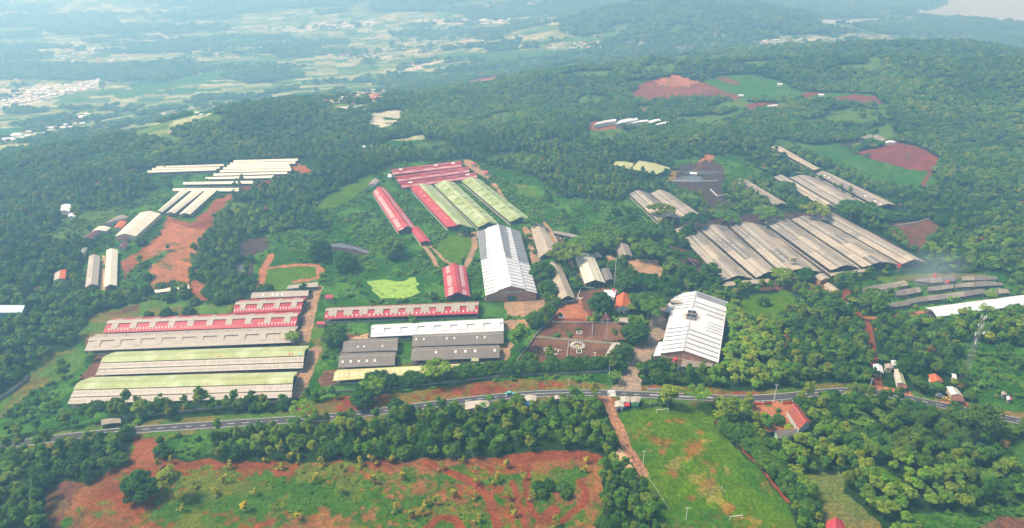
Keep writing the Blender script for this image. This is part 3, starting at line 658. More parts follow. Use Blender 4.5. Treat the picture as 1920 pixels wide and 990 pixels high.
FOOT = []      # footprints in the world, kept free of trees
def shed(name, label, quad, eave=4.0, rise=3.0, style='gable', mats=('cream',), cat='barn', group=None, walls='open', steps=None, tabs=7, sky=None, posts=True,
         cap=None, wallmat='wall', over=.7, tabw=.55, ridge=.5, peak=None, lvs=.75):
    """quad: picture places of the eave corners A (near, s=0) B (s=1) C (s=1, far) D (s=0, far); the ridge runs A->D"""
    P = G([p[0] for p in quad], [p[1] for p in quad], eave)
    A, B, Cc, D = [Vector(p) for p in P]
    # keep the eaves straight: planar plane through the four
    W = ((B - A).length + (Cc - D).length) / 2; L = ((D - A).length + (Cc - B).length) / 2
    ctr = (A + B + Cc + D) / 4; base_z = min(p.z for p in (A, B, Cc, D)) - eave
    root = empty(name, (ctr.x, ctr.y, base_z), label, cat, group)
    def P3(s, t, z=0.0):
        return (A * (1 - s) + B * s) * (1 - t) + (D * (1 - s) + Cc * s) * t + Vector((0, 0, z))
    def seg(mb, s0, z0, s1, z1, m, t0=0.0, t1=1.0, th=.14):
        q = [P3(s0, t0, z0), P3(s1, t0, z1), P3(s1, t1, z1), P3(s0, t1, z0)]
        uv = [(s0 * W, t0 * L), (s1 * W, t0 * L), (s1 * W, t1 * L), (s0 * W, t1 * L)]
        mb.slab(q, RM[m], th, uv)
    def zr(s):
        return rise * (s / ridge if s <= ridge else (1 - s) / (1 - ridge))
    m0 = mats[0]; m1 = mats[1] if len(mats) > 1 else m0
    top = 0.0
    lev = {}
    def L_(k): return lev.setdefault(k, MB())
    if style == 'flat':
        seg(L_(0), 0, 0, 1, rise, m0)
    elif style == 'gable':
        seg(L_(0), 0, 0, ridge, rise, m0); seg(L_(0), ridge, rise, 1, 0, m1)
    elif style == 'T':
        seg(L_(0), 0, 0, ridge, rise, m0); seg(L_(0), ridge, rise, 1, 0, mats[2] if len(mats) > 2 else m0)
        b0 = .12; lift = .75
        seg(L_(1), ridge - b0, zr(ridge - b0) + lift, ridge, rise + lift, m1); seg(L_(1), ridge, rise + lift, ridge + b0, zr(ridge + b0) + lift, m1)
    elif style == 'step':
        # steps: (s0, s1, level, mat) from s=0 to 1
        lv = lvs
        for (s0, s1, k, m) in steps:
            if m in ('dust', 'tan', 'grey'):
                t = 0.0; a_, b_ = max(0, s0 - (.012 if s0 > 0 and s0 < ridge else 0)), min(1, s1 + (.012 if s1 < 1 and s1 > ridge else 0))
                while t < 1:
                    t2 = min(1, t + rnd.uniform(.06, .34)); t2 = 1 if t2 > .95 else t2; mid = (t + t2) / 2
                    mm_ = rnd.choice(['tan', 'tan', 'dust', m]) if mid < .55 else rnd.choice(['dust', 'grey', 'brown', 'dust', m])
                    seg(L_(k), a_, zr(s0) + k * lv - .15, b_, zr(s1) + k * lv - .15 * (s1 > ridge), mm_, t, t2); t = t2
                continue
            seg(L_(k), max(0, s0 - (.012 if s0 > 0 and s0 < ridge else 0)), zr(s0) + k * lv - .15, min(1, s1 + (.012 if s1 < 1 and s1 > ridge else 0)), zr(s1) + k * lv - .15 * (s1 > ridge), m)
    if sky:
        # light sheets and painted gloss dashes lying in the roof: (s0, s1, count, fill, mat, height)
        for (s0, s1, n, fill, m, lv_) in sky:
            k_ = max(k for k in lev if k <= (1 if lv_ > .3 else 0) + (1 if lv_ > 1.2 else 0))
            for k in range(n):
                c = (k + .5) / n; hw = fill * .5 / n
                if fill == 0 or rnd.random() < (.45 if n < 15 else .06): continue
                seg(L_(k_), s0, zr(s0) + lv_ + .09, s1, zr(s1) + lv_ + .09, m, c - hw, c + hw, .05)
    names = {'step': ['side_roof', 'middle_roof', 'upper_roof'], 'T': ['roof', 'raised_ridge_roof']}.get(style, ['roof'])
    done = {k: part(lev[k], names[k], root) for k in sorted(lev)}
    if style == 'T' and tabw > 0:
        for k in range(tabs):
            c = (k + .5) / tabs; hw = .5 * tabw * .62 / tabs
            for (a0, b0_) in ((.15, ridge - .12), (ridge + .12, .85)):
                r = MB(); seg(r, a0, zr(a0) + (.25 if a0 < ridge else .75 - .05), b0_, zr(b0_) + (.75 - .05 if a0 < ridge else .25), m1, c - hw, c + hw); part(r, 'raised_roof_tab', done[1])
    if cap and style == 'gable':
        r = MB(); e = min(.05, .6 / W)
        seg(r, ridge - e, zr(ridge - e) + .1, ridge, rise + .12, cap, th=.06); seg(r, ridge, rise + .12, ridge + e, zr(ridge + e) + .1, cap, th=.06); part(r, 'ridge_cap', done[0])
    # under the roof
    i = over / W; j = over / L
    gz = lambda p: float(H(p.x, p.y))
    if walls == 'open':
        w_ = MB()
        for (a, b_) in (((i, j), (i, 1 - j)), ((1 - i, j), (1 - i, 1 - j)), ((i, 1 - j), (1 - i, 1 - j))):
            a = P3(*a); b_ = P3(*b_)
            za, zb = gz(a), gz(b_)
            a = Vector((a.x, a.y, za - .3 + .75)); b_ = Vector((b_.x, b_.y, zb - .3 + .75)); w_.bar(a, b_, .2, M[wallmat], 1.5)
        part(w_, 'low_wall', root)
        f_ = MB(); q = [P3(i, j), P3(1 - i, j), P3(1 - i, 1 - j), P3(i, 1 - j)]
        q = [Vector((p.x, p.y, gz(p) + .28)) for p in q]; f_.slab(q, M['slab'], .5); part(f_, 'floor_slab', root)
        tr = MB(); tr.slab([P3(.10, j, -.75), P3(.9, j, -.75), P3(.9, 1 - j, -.75), P3(.10, 1 - j, -.75)], M['post'], .1) if False else None
        if posts:
            n = int(min(20, max(3, L / 7.5)))
            for k in range(n + 1):
                p = P3(i, j + (1 - 2 * j) * k / n); z = gz(p); post_copy(root, (p.x, p.y, z), p.z + zr(i) - z)
            for k in range(1, 4):
                p = P3(k * .25, j); z = gz(p); post_copy(root, (p.x, p.y, z), p.z + zr(k * .25) - z - .1)
            p = P3(1 - i, j); z = gz(p); post_copy(root, (p.x, p.y, z), p.z + zr(1 - i) - z)
    elif walls == 'closed':
        w_ = MB(); m = M[wallmat]
        for (s0, t0, s1, t1) in ((i, j, i, 1 - j), (1 - i, j, 1 - i, 1 - j)):
            a = P3(s0, t0, zr(s0) - .2); b_ = P3(s1, t1, zr(s0) - .2); z0, z1 = gz(a) - 1, gz(b_) - 1
            n_ = (B - A).normalized() * .1
            for sg in (1, -1):
                q = [Vector((a.x, a.y, z0)), Vector((b_.x, b_.y, z1)), b_, a]; q = [p + n_ * sg for p in q]; w_.face(q if sg > 0 else q[::-1], m)
        for t in (j, 1 - j):
            for sg in (1, -1):
                n_ = (D - A).normalized() * .1 * sg
                a = P3(i, t, zr(i) - .2); c_ = P3(ridge, t, rise - .2); b_ = P3(1 - i, t, zr(1 - i) - .2)
                if style == 'flat': c_ = P3(.5, t, rise * .5 - .2); b_ = P3(1 - i, t, rise * (1 - i) - .2)
                q = [Vector((a.x, a.y, gz(a) - 1)), Vector((b_.x, b_.y, gz(b_) - 1)), b_, c_, a]; q = [p + n_ for p in q]; w_.face(q, m)
        part(w_, 'wall', root)
    FOOT.append([(p.x, p.y) for p in (P3(-.02, -.01), P3(1.02, -.01), P3(1.02, 1.01), P3(-.02, 1.01))])
    root_info[root.name] = (P3, W, L, zr)
    return root
root_info = {}
def opening(root, s0, s1, t0, t1, z0, z1, name, mat, off=.15, label=None):
    """a door or window panel on a wall: from (s0,t0) to (s1,t1), heights above the ground"""
    P3, W, L, zr = root_info[root.name]
    a = P3(s0, t0); b = P3(s1, t1); d = (b - a); d.z = 0; n = Vector((d.y, -d.x, 0)).normalized()
    if n.dot((a + b) / 2 - P3(.5, .5)) < 0: n = -n
    za = float(H(a.x, a.y)); zb = float(H(b.x, b.y)); r = MB()
    r.bar(Vector((a.x, a.y, za + (z0 + z1) / 2)) + n * off, Vector((b.x, b.y, zb + (z0 + z1) / 2)) + n * off, .12, mat, z1 - z0)
    return part(r, name, root, label)

def Z(off, f, pts): return [(off[0] + x / f, off[1] + y / f) for (x, y) in pts]
z1_ = ((100, 520), 3.535); z2_ = ((580, 540), 4.5); z3_ = ((660, 280), 4.5); z4_ = ((800, 400), 4.95); z5_ = ((960, 420), 5.5); z7_ = ((1180, 520), 4.125)
z8_ = ((1100, 260), 4.8); z9_ = ((1500, 490), 4.571); zA_ = ((1250, 390), 3.84); zB_ = ((1400, 240), 4.5); zC_ = ((1580, 640), 5.212); zL_ = ((0, 280), 3.3); zM_ = ((260, 280), 5.647)
zH_ = ((140, 380), 9.9)
# bottom left: the long barns
st = [(0, .17, 0, 'creamw'), (.17, .34, 1, 'creamw'), (.34, .5, 2, 'lime'), (.5, .66, 2, 'lime'), (.66, .83, 1, 'lime'), (.83, 1, 0, 'lime')]
sk = [(.04, .10, 70, .3, 'skyd', 0.0), (.22, .28, 70, .3, 'skyd', .75), (.40, .44, 70, .35, 'limegloss', 1.5), (.55, .62, 60, .3, 'limegloss', 1.5)]  # paler dashes on the lime slopes are gloss put into the colour
shed('cattle_barn', 'long lime and cream stepped barn roof nearest the road', Z(*z1_, [(92, 838), (243, 660), (1620, 624), (1578, 795)]), 4.2, 3.6, 'step', steps=st, sky=sk)
shed('cattle_barn', 'long lime and cream stepped barn roof, second from the road, beside the pale grey barn', Z(*z1_, [(278, 647), (405, 493), (1697, 451), (1652, 600)]), 4.2, 3.4, 'step', steps=st, sky=sk)
shed('cattle_barn', 'long pale grey barn roof with raised tabs directly below the long red striped barn', Z(*z1_, [(205, 488), (285, 378), (1625, 324), (1592, 432)]), 4.0, 3.0, 'T', ('cream', 'cream'), tabs=10)
shed('cattle_barn', 'longest red barn roof with a pale raised ridge and tabs, on the slope', Z(*z1_, [(326, 368), (408, 270), (1645, 224), (1607, 321)]), 4.0, 3.0, 'T', ('red', 'cream'), tabs=10, sky=[(.1, .2, 60, .25, 'skyl', 0.0)])
shed('cattle_barn', 'short red barn roof with pale raised tabs behind the longest red barn', Z(*z1_, [(1187, 238), (1238, 150), (1682, 130), (1642, 218)]), 4.0, 2.8, 'T', ('red', 'cream'), tabs=4, sky=[(.1, .2, 24, .28, 'skyl', 0.0)])
shed('cattle_barn', 'small grey barn roof with a row of pale skylights, furthest of the slope barns', Z(*z1_, [(1307, 139), (1327, 99), (1697, 84), (1690, 122)]), 3.6, 1.8, 'gable', ('cream',), sky=[(.15, .4, 12, .35, 'skyl', 0.0)])
shed('open_shelter', 'narrow pale shelter beside the grass plot, behind the small grey barn', Z(*z1_, [(1540, 76), (1560, 58), (1757, 35), (1752, 62)]), 3.2, .6, 'flat', ('cream',), cat='shelter')
shed('hut', 'tiny hut with a red roof at the top of the yard lane', Z(*z2_, [(133, 84), (140, 58), (202, 56), (198, 84)]), 2.8, .9, 'gable', ('red',), cat='hut', walls='closed', posts=False)
shed('hut', 'tiny hut with a red roof half way along the yard lane, above the round tree', Z(*z2_, [(56, 306), (66, 281), (135, 280), (133, 307)]), 2.8, .9, 'gable', ('red',), cat='hut', walls='closed')
# the middle yard
shed('cattle_barn', 'long red barn roof with pale tabs below the lime green pond', Z(*z2_, [(122, 262), (165, 165), (1432, 114), (1424, 216)]), 4.0, 3.0, 'T', ('red', 'cream'), tabs=10, tabw=.9, sky=[(.1, .2, 36, .25, 'skyl', 0.0)])
shed('cattle_barn', 'clean white barn roof with raised tabs below the long red barn', Z(*z2_, [(516, 414), (536, 310), (1636, 256), (1640, 362)]), 4.0, 3.0, 'T', ('white', 'white'), tabs=8, tabw=.9)
shed('cattle_barn', 'short weathered grey barn, the upper one beside the round tree', Z(*z2_, [(277, 542), (305, 435), (752, 418), (744, 526)]), 3.6, 3.0, 'gable', ('grey',), sky=[(.2, .28, 9, .25, 'skyl', 0.0)], cap='dust')
shed('cattle_barn', 'short weathered grey barn, the lower one above the yellow barn', Z(*z2_, [(240, 672), (274, 550), (735, 537), (720, 652)]), 3.6, 3.0, 'gable', ('grey',), sky=[(.2, .3, 7, .25, 'skyl', 0.0)], cap='dust')
shed('cattle_barn', 'long weathered grey barn just below the clean white barn', Z(*z2_, [(868, 493), (878, 390), (1640, 366), (1640, 467)]), 3.8, 3.0, 'gable', ('grey',), sky=[(.3, .4, 12, .2, 'skyl', 0.0)], cap='dust')
rt = shed('cattle_barn', 'long weathered grey barn with a small yellow lean-to roof at its end', Z(*z2_, [(852, 614), (880, 500), (1605, 480), (1606, 588)]), 3.8, 3.0, 'gable', ('grey',), sky=[(.3, .42, 9, .22, 'skyl', 0.0), (.08, .44, 30, .0, 'skyl', 0.0)], cap='dust')
shed('lean_to', 'small yellow roof against the long grey barn beside the dirt lane', Z(*z2_, [(1364, 618), (1370, 580), (1430, 578), (1428, 616)]), 3.6, .5, 'flat', ('olive',), cat='lean-to', posts=False)
shed('cattle_barn', 'long yellow barn roof behind the row of roadside trees', Z(*z2_, [(197, 784), (238, 690), (1470, 630), (1474, 690)]), 3.8, 2.4, 'gable', ('yellow',), sky=[(.2, .3, 30, .3, 'skyl', 0.0), (.38, .46, 30, .3, 'skyl', 0.0)])
# green valley
g3 = 'red barns on the green hill'
shed('cattle_barn', 'red barn roof with pale panels, furthest of the three on the hill', Z(*z3_, [(345, 216), (325, 172), (912, 97), (932, 148)]), 3.6, 2.4, 'T', ('pink', 'pink'), tabs=4, group=g3, sky=[(.08, .2, 44, .45, 'skyl', 0.0), (.33, .48, 4, .18, 'skyl', .78)])
shed('cattle_barn', 'red barn roof with pale panels, middle one of the three on the hill', Z(*z3_, [(386, 276), (358, 230), (985, 146), (992, 194)]), 3.6, 2.4, 'T', ('pink', 'pink'), tabs=4, group=g3, sky=[(.08, .2, 44, .45, 'skyl', 0.0)])
shed('cattle_barn', 'red barn roof with pale panels, nearest the green barns on the hill', Z(*z3_, [(426, 326), (388, 286), (1048, 196), (1058, 240)]), 3.6, 2.4, 'T', ('pink', 'pink'), tabs=5, group=g3, sky=[(.08, .2, 44, .45, 'skyl', 0.0), (.33, .48, 4, .2, 'skyl', .78)])
shed('cattle_barn', 'all red barn running down the slope with white slit lights', Z(*z3_, [(385, 692), (548, 668), (276, 322), (172, 362)]), 4.0, 3.0, 'step', ('red',), steps=[(0, .36, 0, 'red'), (.36, .5, 1, 'red'), (.5, .66, 1, 'red'), (.66, 1, 0, 'red')], sky=[(.08, .3, 36, .4, 'skyl', 0.0), (.72, .86, 44, .4, 'skyl', 0.0)])
shed('cattle_barn', 'narrow red roof continuing the all red barn down to the path', Z(*z3_, [(576, 786), (668, 780), (560, 650), (490, 668)]), 3.6, 1.4, 'gable', ('red',), walls='open')
shed('cattle_barn', 'barn roof on the hill, one slope red and one green', Z(*z3_, [(800, 657), (1026, 662), (672, 300), (492, 326)]), 4.0, 2.8, 'T', ('red', 'green', 'green'), tabs=9, tabw=.0, sky=[(.16, .30, 9, .5, 'skyr', .35), (.68, .80, 18, .3, 'skyd', .1)])
shed('cattle_barn', 'pale green barn roof between the red and green barn and the dirt lane', Z(*z3_, [(1062, 658), (1240, 628), (864, 279), (690, 296)]), 4.0, 2.8, 'T', ('green', 'lime', 'green'), tabs=9, tabw=.8, sky=[(.70, .82, 18, .3, 'skyd', .1)])
shed('cattle_barn', 'pale green barn roof on the outer side of the dirt lane on the hill', Z(*z3_, [(1332, 612), (1506, 588), (1072, 248), (922, 266)]), 4.0, 2.8, 'T', ('green', 'green', 'green'), tabs=9, tabw=.8, sky=[(.70, .82, 18, .3, 'skyd', .1)])
shed('hut', 'small grey roofed hut at the top of the path above the all red barn', Z(*z3_, [(132, 300), (190, 300), (235, 262), (185, 245)]), 2.8, 1, 'gable', ('dust',), cat='hut', walls='closed', wallmat='wallw')
shed('hut', 'little white hut by the corner of the three red barns', Z(*z3_, [(302, 238), (338, 236), (336, 210), (302, 212)]), 2.8, .8, 'gable', ('white',), cat='hut', walls='closed', wallmat='wallw')
shed('hut', 'little red roofed hut on the dirt slope behind the red barns', Z(*z3_, [(1010, 132), (1045, 132), (1048, 112), (1012, 114)]), 2.8, .8, 'gable', ('red',), cat='hut', walls='closed', wallmat='wallw')
shed('hut', 'little pink roofed hut below the other hut on the dirt slope', Z(*z3_, [(1112, 204), (1146, 204), (1148, 182), (1114, 184)]), 2.8, .8, 'gable', ('pink',), cat='hut', walls='closed', wallmat='wallw')
# big grey and white hall
hall = shed('warehouse', 'huge hall with a roof half white and half grey and a brick front', Z(*z4_, [(545, 762), (1026, 738), (868, 166), (470, 168)]), 6.5, 6.5, 'step', ('white',), cat='warehouse', walls='closed', wallmat='brick',
     steps=[(0, .24, 0, 'white'), (.24, .5, 1, 'white'), (.5, .76, 1, 'white'), (.76, 1, 0, 'white')])
P3, W_, L_, zr_ = root_info[hall.name]
def strip_over(root, name, s0, s1, t0, t1, lv, m, lift=.05, n=1, fill=1.0):
    P3, W_, L_, zr_ = root_info[root.name]; r = MB()
    for k in range(n):
        c = t0 + (t1 - t0) * (k + .5) / n; hw = fill * .5 * (t1 - t0) / n
        a, b = c - hw, c + hw
        q = [P3(s0, a, zr_(s0) + lv + lift), P3(s1, a, zr_(s1) + lv + lift), P3(s1, b, zr_(s1) + lv + lift), P3(s0, b, zr_(s0) + lv + lift)]
        r.slab(q, RM[m], .04, [(s0 * W_, a * L_), (s1 * W_, a * L_), (s1 * W_, b * L_), (s0 * W_, b * L_)])
    return part(r, name, root)
_b = [o for o in COL.objects if o.type == 'EMPTY' and o.get('label', '').startswith('long lime and cream')]
for (k_, s0, s1, t, m) in [(0, .355, .43, .50, 'skyc'), (0, .355, .45, .615, 'skyr'), (1, .355, .43, .585, 'skyr'), (1, .40, .44, .86, 'skyr'), (1, .355, .42, .925, 'skyr'), (1, .355, .42, .94, 'skyr'), (1, .36, .43, .972, 'skyc')]:
    strip_over(_b[k_], 'replaced_sheet', s0, s1, t, t + .007, 1.5, m, .05)
for (s0, s1, lv) in ((.002, .225, -.12), (.235, .5, .62), (.5, .765, .62), (.775, .998, -.12)):
    strip_over(hall, 'grey_roof_sheets', s0, s1, .50 if s1 < .7 else .42, 1.0, lv, 'steel', .08)
    strip_over(hall, 'translucent_strip', s0 + .004, s1 - .004, 0.0, 1.0, lv, 'darkstrip', .13, 21, .17)  # dark translucent strips across the roof
strip_over(hall, 'ridge_flashing', .492, .508, .5, 1, .62, 'darkstrip', .2)
strip_over(hall, 'patched_roof_area', .36, .64, .84, .93, .62, 'creamw', .2); 
opening(hall, .43, .60, .0, .0, 0, 4.6, 'door', M['door'], .0)
for k in range(7):
    if k in (3,): continue
    opening(hall, .06 + k * .13, .068 + k * .13, 0, 0, 0, 6.2, 'pilaster', M['conc'], .05)
opening(hall, .02, .98, 0, 0, 4.9, 5.2, 'beam', M['conc'], .04)
opening(hall, .30, .72, 0, 0, 7.2, 9.2, 'gable_cladding', M['conc'], .06)
shed('cattle_barn', 'short all red barn with a broad raised ridge beside the big hall', Z(*z4_, [(172, 777), (405, 767), (361, 492), (146, 506)]), 3.8, 3.2, 'step', ('red',), steps=[(0, .37, 0, 'red'), (.37, .5, 1, 'red'), (.5, .63, 1, 'red'), (.63, 1, 0, 'red')], sky=[(.14, .3, 20, .35, 'skyl', -.1), (.7, .86, 20, .35, 'skyl', -.1), (.3, .37, 3, .6, 'skyd', -.1)])
# cattle sheds in the centre
shed('cattle_barn', 'old brownish shed with a patchy tan roof next to the big hall', [(1011, 483), (1046, 468), (1018, 422), (994, 422)], 4.0, 2.6, 'gable', ('tan', 'tan'), cap='creamw')
shed('open_shelter', 'thin brown roof along the far side of the bent cattle pen', Z(*z5_, [(412, 88), (700, 162), (733, 130), (440, 68)]), 3.2, .5, 'flat', ('dust',), cat='shelter', posts=False)
shed('open_shelter', 'short pale roof at the lower corner of the bent cattle pen', Z(*z5_, [(697, 268), (835, 222), (835, 198), (692, 232)]), 3.2, .5, 'flat', ('cream',), cat='shelter')
shed('cattle_barn', 'tan roofed shed with white cattle under its open end by the orange pen', Z(*z5_, [(488, 788), (655, 766), (497, 414), (358, 416)]), 4.2, 3.2, 'gable', ('tan',), cap=None)
shed('cattle_barn', 'cream white shed roof with fine rows of slits in the centre of the farm', Z(*z5_, [(750, 615), (960, 605), (838, 318), (652, 336)]), 4.2, 3.0, 'gable', ('bone',), sky=[(.10, .22, 22, .25, 'skyd', 0.0), (.78, .9, 22, .25, 'skyd', 0.0)], cap='creamw')
shed('storage_shed', 'small plain grey shed against the cream white shed', Z(*z5_, [(962, 586), (1045, 571), (1000, 450), (916, 465)]), 3.6, .8, 'gable', ('grey',), cat='shed')
shed('storage_shed', 'tiny pale grey shed behind the cream white shed', Z(*z5_, [(862, 346), (930, 338), (900, 296), (842, 300)]), 3.0, .7, 'gable', ('cream',), cat='shed')
gar = shed('garage', 'open garage with a dusty gable roof at the head of the dirt yard', Z(*z5_, [(1112, 342), (1246, 336), (1196, 212), (1060, 224)]), 4.0, 2.4, 'gable', ('dust',), cat='garage')
off = shed('office', 'flat white office roof with a red box on it beside the orange roof', Z(*z5_, [(942, 722), (1058, 765), (1078, 680), (942, 680)]), 3.6, .3, 'flat', ('white',), cat='office', walls='closed', wallmat='wallw')
opening(off, .2, .35, 0, 0, 0, 2.2, 'door', M['doorb'], .05); opening(off, .55, .8, 0, 0, 1, 2.2, 'window', M['glass'], .05)
hs = shed('house', 'house with a bright orange gable roof among dark round trees', Z(*z5_, [(1048, 888), (1220, 872), (1224, 736), (1078, 742)]), 4.0, 3.2, 'gable', ('orange',), cat='house', walls='closed', wallmat='wallw', cap='orange')
opening(hs, .4, .55, 0, 0, 0, 2.2, 'door', M['doorb'], .05); opening(hs, .12, .3, 0, 0, 1, 2.2, 'window', M['glass'], .05); opening(hs, .7, .88, 0, 0, 1, 2.2, 'window', M['glass'], .05)
shed('open_shelter', 'low grey pergola roof beside the brown pointed gazebo', [(1160, 603), (1178, 606), (1177, 596), (1161, 595)], 3.0, .3, 'flat', ('cream',), cat='shelter')
# white hall by the entrance
wh = shed('warehouse', 'white roofed hall beside the entrance drive with a smoke blackened vent', Z(*z7_, [(236, 588), (690, 660), (762, 190), (352, 128)]), 6.5, 5.0, 'gable', ('white',), cat='warehouse', walls='closed', wallmat='brick', ridge=.40)
P3, W_, L_, zr_ = root_info[wh.name]
strip_over(wh, 'translucent_strip', .01, .39, .02, .40, 0, 'darkstrip', .05, 6, .18); strip_over(wh, 'translucent_strip', .02, .39, .68, .95, 0, 'darkstrip', .05, 5, .18)
strip_over(wh, 'translucent_strip', .42, .98, .02, .36, 0, 'darkstrip', .05, 5, .18); strip_over(wh, 'translucent_strip', .70, .98, .38, .56, 0, 'darkstrip', .05, 4, .16)
strip_over(wh, 'translucent_strip', .42, .98, .62, .84, 0, 'darkstrip', .05, 3, .18); strip_over(wh, 'grey_roof_sheets', .42, .98, .90, .99, 0, 'steel', .05)
strip_over(wh, 'ridge_flashing', .393, .407, 0, 1, .05, 'steel', .1)
def soot_mat():
    m, nt, b = new_mat('sooty_sheet', .8, .2); tc = nd(nt, 'ShaderNodeUVMap')
    gr = nd(nt, 'ShaderNodeTexGradient', gradient_type='SPHERICAL'); nt.links.new(tc.outputs[0], gr.inputs[0])
    ns = noise(nt, tc.outputs[0], 3, 4); mm = nd(nt, 'ShaderNodeMath', operation='MULTIPLY'); nt.links.new(gr.outputs[1], mm.inputs[0]); nt.links.new(ns, mm.inputs[1])
    nt.links.new(ramp(nt, mm.outputs[0], [(0, (.78, .78, .76)), (.12, (.62, .58, .53)), (.28, (.34, .29, .24)), (.5, (.10, .08, .07))]), b.inputs['Base Color']); return m
soot = soot_mat()
r = MB()
for (s0, s1) in ((.14, .40), (.40, .66)):
    q = [P3(s0, .43, zr_(s0) + .07), P3(s1, .43, zr_(s1) + .07), P3(s1, .68, zr_(s1) + .07), P3(s0, .68, zr_(s0) + .07)]
    r.slab(q, soot, .03, [((s0 - .40) * 4, -1), ((s1 - .40) * 4, -1), ((s1 - .40) * 4, 1), ((s0 - .40) * 4, 1)])
part(r, 'soot_stained_sheets', wh, 'roof sheets blackened by smoke round the vent')
r = MB(); c_ = P3(.40, .55, zr_(.40)); ax = (P3(.4, 1) - P3(.4, 0)).normalized()
for k in range(4): r.box(c_ + ax * (k * 3.0 - 4.5), 2.4, 5.6, .8 + .3 * (k % 2), M['dark'] if k % 2 else RM['brown'], ax)
r.box(c_, 11, .5, 1.5, RM['steel'], ax); part(r, 'roof_vent', wh, 'sooty dark roof vent')
r = MB(); c_ = P3(.08, .80, zr_(.08)); r.box(c_, 3, 9, 1.5, RM['dust'], ax); r.box(c_ + Vector((0, 0, 1.7)), 3.6, 9.6, .15, RM['cream'], ax); part(r, 'roof_vent', wh, 'grey roof vent over the side roof')
opening(wh, .03, .97, 0, 0, 4.6, 4.9, 'beam', M['wallw'], .04)
for k in range(6): opening(wh, .08 + k * .16, .09 + k * .16, 0, 0, 0, 8 - abs(k - 2) * 1.2, 'pilaster', M['wallw'], .05)
shed('lean_to', 'white side roof of the entrance hall, the wide one at its far half', Z(*z7_, [(270, 264), (350, 288), (408, 124), (350, 128)]), 5.2, .8, 'flat', ('white',), cat='lean-to')
shed('lean_to', 'white side roof at the near corner of the entrance hall', Z(*z7_, [(183, 610), (250, 610), (262, 502), (226, 500)]), 4.2, .5, 'flat', ('white',), cat='lean-to')
shed('lean_to', 'narrow white side roof half way along the entrance hall', Z(*z7_, [(276, 432), (304, 432), (316, 392), (292, 390)]), 4.2, .4, 'flat', ('white',), cat='lean-to')
an = shed('concrete_annex', 'flat concrete building with a red tank below the brick gable of the entrance hall', [(1276, 687), (1334, 690), (1337, 680), (1281, 671)], 4.5, .1, 'flat', ('dust',), cat='annex', walls='closed', wallmat='conc')
# the big grey complex
ga = 'big weathered barns side by side'
st6 = [(0, .26, 0, 'dust'), (.26, .5, 1, 'dust'), (.5, .74, 1, 'dust'), (.74, 1, 0, 'tan')]
st7 = [(0, .26, 0, 'tan'), (.26, .5, 1, 'grey'), (.5, .74, 1, 'tan'), (.74, 1, 0, 'tan')]
def skl(n): return [(.05, .10, n, .38, 'skyw', 0.0), (.17, .22, n, .38, 'skyw', 0.0), (.33, .39, n, .38, 'skyw', .62), (.78, .83, n, .3, 'skyd', 0.0)]
for (lb, q, s_) in [
    ('first of the three weathered barns left of the dark gap, beside the trees', [(55, 152), (405, 522), (625, 502), (222, 148)], st6),
    ('second of the three weathered barns left of the dark gap', [(235, 150), (645, 500), (820, 470), (434, 128)], st7),
    ('third weathered barn, with the water tank stand in front of its roof', [(446, 128), (830, 466), (1120, 456), (686, 118)], st7),
    ('first of the three weathered barns right of the dark gap', [(696, 100), (1180, 447), (1400, 425), (884, 82)], st6),
    ('second of the three weathered barns right of the dark gap', [(896, 80), (1412, 425), (1682, 400), (1096, 68)], st7),
    ('outermost weathered barn beside the red tank and the bare plot', [(1106, 68), (1694, 402), (1868, 385), (1232, 45)], st6)]:
    D_, A_, B_, C_ = q
    B_ = (B_[0] - 7, B_[1] + .6); C_ = (C_[0] - 5, C_[1])
    shed('cattle_barn', lb, Z(*zA_, [A_, B_, C_, D_]), 4.4, 2.7, 'step', steps=s_, sky=skl(58), group=ga, lvs=.62)
for (lb, q) in [('weathered barn beyond the big complex, beside the umbrella trees', [(225, 412), (652, 668), (752, 655), (350, 422)]),
                ('weathered barn beyond the big complex, inner one next to the hedge', [(360, 415), (764, 652), (984, 636), (586, 420)])]:
    D_, A_, B_, C_ = q
    shed('cattle_barn', lb, Z(*zB_, [A_, B_, C_, D_]), 4.0, 2.8, 'step', steps=st6, sky=skl(44), group='weathered barns beyond the complex')
for (lb, q, m) in [('long dusty brown barn running beside the green crop field', [(580, 384), (1110, 664), (1264, 650), (682, 372)], 'brown'),
                   ('thin pale brown barn climbing away behind the hedge, furthest of the old barns', [(204, 162), (566, 356), (650, 362), (290, 156)], 'tan')]:
    D_, A_, B_, C_ = q
    shed('cattle_barn', lb, Z(*zB_, [A_, B_, C_, D_]), 4.0, 2.4, 'gable', (m, 'tan'), sky=[(.2, .3, 14, .4, 'skyl', 0.0)], cap='creamw')
shed('cattle_barn', 'lone brown barn with a broken end among the yellowish trees', Z(*z8_, [(1690, 602), (1814, 590), (1432, 366), (1362, 366)]), 4.0, 2.0, 'gable', ('brown', 'tan'), cap='tan')
for (lb, q, m) in [('dark and pale striped barn above the umbrella trees, next to the meadow', [(376, 492), (640, 742), (832, 715), (560, 490)], st6),
                   ('striped barn above the umbrella trees, next to the dark slurry yard', [(572, 490), (842, 715), (1050, 700), (740, 482)], st6)]:
    D_, A_, B_, C_ = q
    shed('cattle_barn', lb, Z(*z8_, [A_, B_, C_, D_]), 4.0, 3.0, 'step', steps=m, sky=skl(36), group='striped barns by the meadow')
shed('storage_shed', 'wide pale olive roof in the woods beyond the meadow', Z(*z8_, [(395, 276), (622, 323), (758, 264), (470, 197)]), 4.4, 1.2, 'gable', ('olive',), cat='shed')
shed('storage_shed', 'narrow olive roof with a red tip joined to the wide olive roof', Z(*z8_, [(238, 236), (395, 276), (425, 220), (262, 203)]), 4.0, .8, 'gable', ('olive',), cat='shed')
